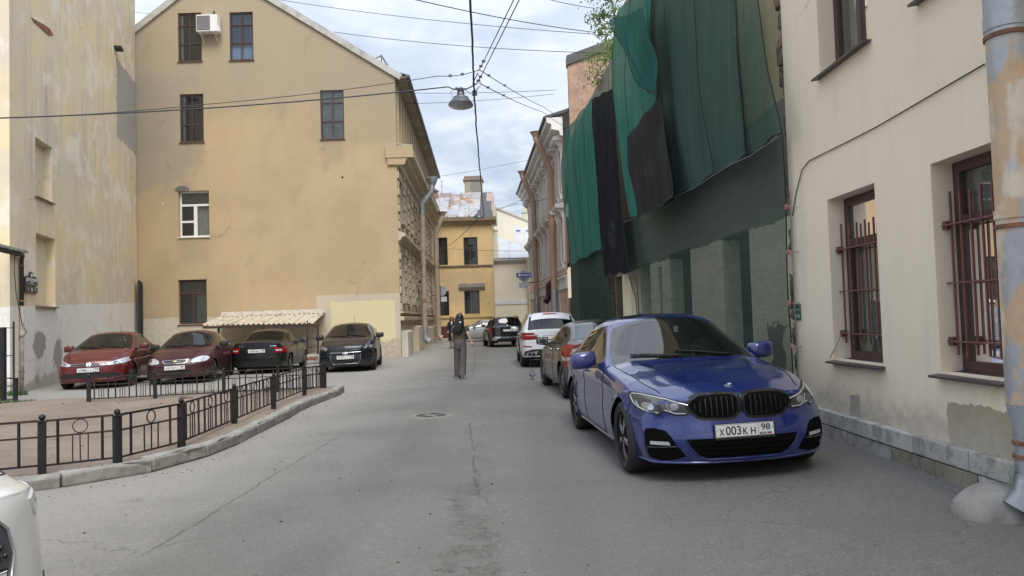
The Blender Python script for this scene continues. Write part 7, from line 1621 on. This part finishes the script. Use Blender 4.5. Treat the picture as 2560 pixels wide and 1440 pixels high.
for k in range(34):
    f = random.uniform(.08, 1); i = min(3, int(f*4)); st0 = tk[i]+(tk[i+1]-tk[i])*(f*4-i); a = random.uniform(2.1, 5.0) if random.random() < .8 else random.uniform(0, 6.28)
    ln_ = random.uniform(.5, 1.25)*(1.1-.4*f); e_ = st0+Vector((math.cos(a)*ln_, math.sin(a)*ln_, random.uniform(-.15, .45))); m2 = (st0+e_)/2+Vector((0, 0, .1))
    mb.tube([st0, m2, e_], .015, 4, rs=[.018, .012, .005])
    for q in (m2, e_, (m2+e_)/2, e_+Vector((random.uniform(-.2, .2), random.uniform(-.2, .2), -.1))): leafclump(q, random.uniform(.18, .34), random.randint(10, 20))
for q in ((-.55, -.2, .55), (-.8, -.25, .25), (-.95, -.3, .1), (-.35, -.2, .8), (-.7, -.2, .0)): leafclump(Vector(q), .48, 48); mb.tube([tk[0], Vector(q)], .012, 4)
mb.build('trunk', BK, tr, smooth=True)
lm3 = bpy.data.materials.new('birch_leaf'); lm3.use_nodes = True; t = NT(lm3.node_tree); co = t.n('ShaderNodeTexCoord').outputs['Object']; lc = t.mix(t.mapr(t.noise(co, 3, 3), .35, .65), (.15, .23, .08), (.26, .34, .15))
t.n('ShaderNodeOutputMaterial', {0: t.n('ShaderNodeMixShader', {0: .4, 1: t.n('ShaderNodeBsdfDiffuse', {0: lc}).outputs[0], 2: t.n('ShaderNodeBsdfTranslucent', {0: lc}).outputs[0]}).outputs[0]})
LV.build('crown', lm3, tr, fix=False)
# ------------------------------------------------------------------ people
def skin_mesh(V, E, mat, sub=2, name='body'):
    me = bpy.data.meshes.new(name); me.from_pydata([v[0] for v in V], E, []); o = bpy.data.objects.new('tmp', me); COL.objects.link(o)
    m = o.modifiers.new('s', 'SKIN'); m.use_smooth_shade = True; sk = me.skin_vertices[0].data if me.skin_vertices else None
    if sk is None:
        bm = bmesh.new(); bm.from_mesh(me); bm.verts.layers.skin.verify(); bm.to_mesh(me); bm.free(); sk = me.skin_vertices[0].data
    for i, v in enumerate(V):
        r_ = v[1]; sk[i].radius = r_ if isinstance(r_, tuple) else (r_, r_); sk[i].use_root = (i == 0)
    m2 = o.modifiers.new('d', 'SUBSURF'); m2.levels = m2.render_levels = sub
    dg = bpy.context.evaluated_depsgraph_get(); out = bpy.data.meshes.new_from_object(o.evaluated_get(dg)); bpy.data.objects.remove(o); bpy.data.meshes.remove(me)
    out.name = name; out.materials.clear(); out.materials.append(mat); out.polygons.foreach_set('use_smooth', [True]*len(out.polygons)); return out
def hand_into(me, wrist, dirv, side, palm):
    """add a palm and five fingers to a body mesh"""
    mb = MB(); w_ = Vector(wrist); d = Vector(dirv).normalized(); a = Vector(palm).normalized(); a = (a-d*a.dot(d)).normalized(); b = d.cross(a)*side
    mb.tube([w_-d*.02, w_+d*.03, w_+d*.075], .03, 8, rs=[.024, .034, .034])
    for k, ln_ in enumerate((.062, .072, .068, .052)):
        o_ = w_+d*.068+a*(-.026+.0175*k); mb.tube([o_, o_+d*ln_*.5+b*.006, o_+d*ln_*.85+b*.022], .009, 6, rs=[.0095, .0085, .006])
    o_ = w_+d*.022-a*.024; mb.tube([o_, o_-a*.022+d*.03, o_-a*.024+d*.058+b*.012], .009, 6, rs=[.012, .010, .007])
    bm = bmesh.new(); bm.from_mesh(me); tmp = mb.mesh('h', me.materials[0], True); bm.from_mesh(tmp); bm.to_mesh(me); bm.free(); me.polygons.foreach_set('use_smooth', [True]*len(me.polygons))
def loft(mb, rings, n=20, fold=0.0, nf_=7, cap=False):
    b = len(mb.v); vs = []
    for z, rx, ry, cx, cy in rings:
        for j in range(n):
            a = 2*math.pi*j/n; q = 1+fold*math.sin(a*nf_+z*5)+fold*.6*math.sin(a*3-z*9); vs.append((cx+rx*q*math.cos(a), cy+ry*q*math.sin(a), z))
    fs = [(i*n+j, i*n+(j+1) % n, (i+1)*n+(j+1) % n, (i+1)*n+j) for i in range(len(rings)-1) for j in range(n)]
    if cap: fs += [tuple(range(n)), tuple(range((len(rings)-1)*n, len(rings)*n))]
    return mb.add(vs, fs)
SK1 = simple('skin_warm', (.44, .26, .18), .55); SK2 = simple('skin_pale', (.50, .32, .24), .55); HR = simple('dark_hair', (.010, .008, .008), .45, var=.3, scale=30); HR2 = simple('brown_hair', (.035, .014, .010), .5)
pp_ = gnd(1153, 946); w1_ = thing('person', 'woman walking away in an olive cropped top and wide grey trousers', 'person', pp_, rad(-2), 'pedestrians')
V = [((0, 0, .92), (.13, .10)), ((0, 0, 1.06), (.105, .085)), ((0, .0, 1.24), (.125, .09)), ((0, .0, 1.37), (.06, .055)), ((0, .01, 1.44), .046), ((0, .02, 1.53), (.072, .085)), ((0, .02, 1.60), (.068, .08)),
     ((-.085, 0, .86), .085), ((-.085, .10, .47), .055), ((-.075, .05, .10), .038), ((-.075, .17, .04), .034), ((.085, 0, .86), .085), ((.075, -.04, .48), .055), ((.06, -.25, .17), .030), ((.06, -.22, .10), .016),
     ((-.15, .0, 1.34), .052), ((-.20, .04, 1.10), .040), ((-.19, .20, .93), .028), ((.15, .0, 1.34), .052), ((.225, -.09, 1.12), .040), ((.30, -.10, .93), .028)]
E_ = [(0, 1), (1, 2), (2, 3), (3, 4), (4, 5), (5, 6), (0, 7), (7, 8), (8, 9), (9, 10), (0, 11), (11, 12), (12, 13), (13, 14), (2, 15), (15, 16), (16, 17), (2, 18), (18, 19), (19, 20)]
bd_ = skin_mesh(V, E_, SK1); hand_into(bd_, (.305, -.10, .92), (.12, .05, -1), 1, (0, 1, 0)); hand_into(bd_, (-.19, .21, .92), (.0, .3, -1), -1, (0, 1, 0))
for sx_ in (-.075, .075): bm = bmesh.new(); bm.from_mesh(bd_); t2 = MB().ball((sx_, .01, 1.545), .022, 8, 6, (.4, .8, 1.3)).mesh('ear', SK1, True); bm.from_mesh(t2); bm.to_mesh(bd_); bm.free()
t2 = MB().ball((0, .115, 1.535), .016, 8, 6, (.8, 1, 1.3)).ball((0, .10, 1.495), .02, 8, 6, (1.2, .5, .4)).mesh('nose', SK1, True); bm = bmesh.new(); bm.from_mesh(bd_); bm.from_mesh(t2); bm.to_mesh(bd_); bm.free()
put('body', bd_, w1_)
TRm = simple('grey_trousers', (.088, .078, .082), .85, var=.18, scale=5); OLV = simple('olive_top', (.055, .052, .036), .85, var=.15, scale=6)
mb = MB(); loft(mb, [(1.035, .132, .108, 0, 0), (.96, .148, .125, 0, -.01), (.86, .160, .130, 0, -.008), (.76, .155, .120, 0, 0)], 24, .015, 5)
loft(mb, [(.88, .086, .118, -.078, 0), (.70, .092, .112, -.084, .03), (.48, .092, .105, -.088, .06), (.25, .094, .108, -.085, .07), (.045, .100, .122, -.082, .07)], 20, .03, 4)
loft(mb, [(.88, .086, .118, .078, -.005), (.70, .090, .112, .076, -.03), (.48, .088, .105, .066, -.07), (.28, .088, .108, .056, -.13), (.10, .094, .118, .05, -.19)], 20, .03, 4)
put('trousers', mb.mesh('trousers', TRm, True, 70), w1_)
mb = MB(); loft(mb, [(1.005, .146, .120, 0, 0), (1.10, .138, .114, 0, 0), (1.22, .150, .120, 0, 0), (1.32, .160, .110, 0, 0), (1.385, .115, .085, 0, 0), (1.42, .07, .065, 0, .005)], 22, .02, 5)
tm_ = mb.mesh('cropped_top', OLV, True); t2 = skin_mesh([((-.12, 0, 1.345), (.070, .070)), ((-.175, .015, 1.26), (.068, .068)), ((-.205, .03, 1.17), (.066, .068))], [(0, 1), (1, 2)], OLV, 2); t3 = skin_mesh([((.12, 0, 1.345), (.070, .070)), ((.18, -.03, 1.26), (.068, .068)), ((.21, -.055, 1.17), (.066, .068))], [(0, 1), (1, 2)], OLV, 2)
bm = bmesh.new(); [bm.from_mesh(q) for q in (tm_, t2, t3)]; bm.to_mesh(tm_); bm.free(); tm_.polygons.foreach_set('use_smooth', [True]*len(tm_.polygons)); put('cropped_top', tm_, w1_)
mb = MB(); mb.ball((0, .005, 1.56), .105, 18, 12, (.98, 1.08, 1.12)); loft(mb, [(1.55, .105, .075, 0, -.045), (1.44, .120, .06, -.005, -.075), (1.33, .125, .05, -.015, -.10), (1.24, .115, .04, -.02, -.115), (1.16, .07, .03, -.02, -.115), (1.10, .02, .012, -.03, -.11)], 22, .07, 9, True)
loft(mb, [(1.36, .035, .03, -.10, -.06), (1.22, .04, .03, -.14, -.05), (1.12, .02, .015, -.15, -.05)], 10, .1, 4, True)
mb.tube([(0, -.02, 1.66), (.01, -.03, 1.69), (.05, -.03, 1.70), (.09, -.03, 1.695)], .006, 4); put('hair', mb.mesh('hair', HR, True, 60), w1_); MB().ball((.03, -.135, 1.44), .022, 8, 6, (1.3, .6, 1)).build('hair_clip', simple('clip_pale', (.6, .6, .58), .4), w1_)
SHW = simple('white_sneaker', (.62, .62, .60), .6)
for x_, y_, z_, rt_ in ((-.075, .10, .0, 0), (.06, -.20, .055, -.85)):
    mb = MB(); loft(mb, [(0, .045, .13, 0, 0), (.03, .047, .132, 0, 0), (.06, .042, .12, 0, -.01), (.10, .036, .07, 0, -.05)], 16, 0, 3, True); o = put('sneaker', mb.mesh('sneaker', SHW, True, 50), w1_, (x_, y_, z_), (rt_, 0, 0))
# woman in black coming towards the viewer
pp_ = gnd(1131, 872); w2_ = thing('person', 'woman facing the viewer in a long black coat beside the yellow building', 'person', pp_, rad(182), 'pedestrians')
V = [((0, 0, .92), (.13, .10)), ((0, 0, 1.08), (.11, .09)), ((0, .0, 1.26), (.13, .09)), ((0, .0, 1.39), (.06, .055)), ((0, .01, 1.46), .044), ((0, .025, 1.54), (.070, .085)), ((0, .02, 1.61), (.066, .078)),
     ((-.08, 0, .86), .08), ((-.08, .06, .47), .052), ((-.075, .10, .09), .036), ((-.075, .19, .03), .032), ((.08, 0, .86), .08), ((.08, -.03, .47), .052), ((.075, -.12, .10), .036), ((.075, -.04, .035), .032),
     ((-.155, .0, 1.36), .052), ((-.21, -.02, 1.12), .040), ((-.21, .08, .90), .028), ((.155, .0, 1.36), .052), ((.21, .02, 1.12), .040), ((.20, .12, .92), .028)]
bd_ = skin_mesh(V, E_, SK2); hand_into(bd_, (.20, .13, .91), (0, .25, -1), 1, (0, 1, 0)); hand_into(bd_, (-.21, .09, .89), (0, .25, -1), -1, (0, 1, 0))
t2 = MB().ball((0, .115, 1.545), .014, 8, 6, (.8, 1, 1.4)).ball((-.075, .01, 1.55), .02, 8, 6, (.4, .8, 1.3)).ball((.075, .01, 1.55), .02, 8, 6, (.4, .8, 1.3)).mesh('nose', SK2, True); bm = bmesh.new(); bm.from_mesh(bd_); bm.from_mesh(t2); bm.to_mesh(bd_); bm.free(); put('body', bd_, w2_)
BCO = simple('black_coat', (.010, .010, .014), .8, var=.3, scale=5)
mb = MB(); loft(mb, [(.42, .20, .16, 0, 0), (.60, .19, .155, 0, 0), (.85, .175, .14, 0, 0), (1.06, .155, .12, 0, 0), (1.26, .175, .125, 0, 0), (1.36, .165, .10, 0, 0), (1.41, .09, .07, 0, 0)], 24, .03, 6)
cs_ = skin_mesh([((0, 0, 1.36), .08), ((-.165, 0, 1.355), .068), ((-.225, -.02, 1.12), .060), ((-.22, .08, .92), .052), ((.165, 0, 1.355), .068), ((.225, .02, 1.12), .060), ((.21, .12, .94), .052)], [(0, 1), (1, 2), (2, 3), (0, 4), (4, 5), (5, 6)], BCO, 2, 'sleeves')
me = mb.mesh('coat', BCO, True); bm = bmesh.new(); bm.from_mesh(me); bm.from_mesh(cs_); bm.to_mesh(me); bm.free(); me.polygons.foreach_set('use_smooth', [True]*len(me.polygons)); put('coat', me, w2_)
MB().add([(-.045, .085, 1.41), (.045, .085, 1.41), (0, .135, 1.24)], [(0, 1, 2)]).build('shirt', simple('white_shirt', (.6, .6, .6), .8), w2_)
mb = MB(); mb.ball((0, -.02, 1.575), .108, 16, 10, (.95, .92, 1.05)); 
for sx_ in (-1, 1): loft(mb, [(1.60, .04, .06, sx_*.07, .0), (1.48, .045, .055, sx_*.085, .01), (1.38, .03, .04, sx_*.09, .03), (1.32, .01, .01, sx_*.09, .04)], 10, .05, 4, True)
put('hair', mb.mesh('hair', HR2, True, 60), w2_); MB().ball((-.033, .098, 1.562), .024, 8, 6, (1, .35, .8)).ball((.033, .098, 1.562), .024, 8, 6, (1, .35, .8)).box(-.02, .02, .10, .106, 1.562, 1.57).build('sunglasses', T_BLK, w2_); MB().ball((0, .105, 1.50), .02, 8, 6, (1.1, .4, .4)).build('mouth', simple('lips', (.30, .09, .08), .5), w2_)
for x_, y_, z_, rt_ in ((-.075, .12, .0, 0), (.075, -.08, .03, -.4)):
    mb = MB(); loft(mb, [(0, .042, .13, 0, 0), (.03, .044, .13, 0, 0), (.06, .038, .11, 0, -.02), (.12, .038, .06, 0, -.06)], 14, 0, 3, True); put('shoe', mb.mesh('shoe', T_BLK, True, 50), w2_, (x_, y_, z_), (rt_, 0, 0))
# pigeon
pg = thing('pigeon', 'grey pigeon walking on the road beside the brown car', 'bird', gnd(1331, 949), rad(8))
PGm = simple('pigeon_grey', (.12, .13, .155), .7, var=.3, scale=14); PGd = simple('pigeon_dark', (.04, .045, .06), .6)
bdp = skin_mesh([((0, 0, .115), (.055, .06)), ((0, -.07, .105), (.045, .045)), ((0, -.13, .09), (.022, .014)), ((0, -.19, .08), (.028, .008)), ((0, .05, .14), (.042, .046)), ((0, .075, .19), (.022, .024)), ((0, .085, .225), (.024, .026)), ((0, .10, .23), (.017, .017))], [(0, 1), (1, 2), (2, 3), (0, 4), (4, 5), (5, 6), (6, 7)], PGm, 2)
put('body', bdp, pg); MB().tube([(0, .115, .228), (0, .14, .222)], .006, 5, rs=[.007, .002]).build('beak', PGd, pg)
for sx_ in (-1, 1):
    MB().ball((sx_*.048, -.04, .125), .05, 10, 8, (.25, 1.5, .7)).build('wing', simple('pigeon_wing', (.17, .18, .20), .7, var=.4, scale=18), pg, smooth=True)
    MB().tube([(sx_*.02, 0, .07), (sx_*.022, .01, .02), (sx_*.022, .0, .004)], .005, 5).tube([(sx_*.022, -.02, .004), (sx_*.022, .035, .004)], .004, 4).tube([(sx_*.022, 0, .004), (sx_*.04, .03, .004)], .004, 4).build('leg', simple('pigeon_leg', (.35, .12, .10), .6), pg)
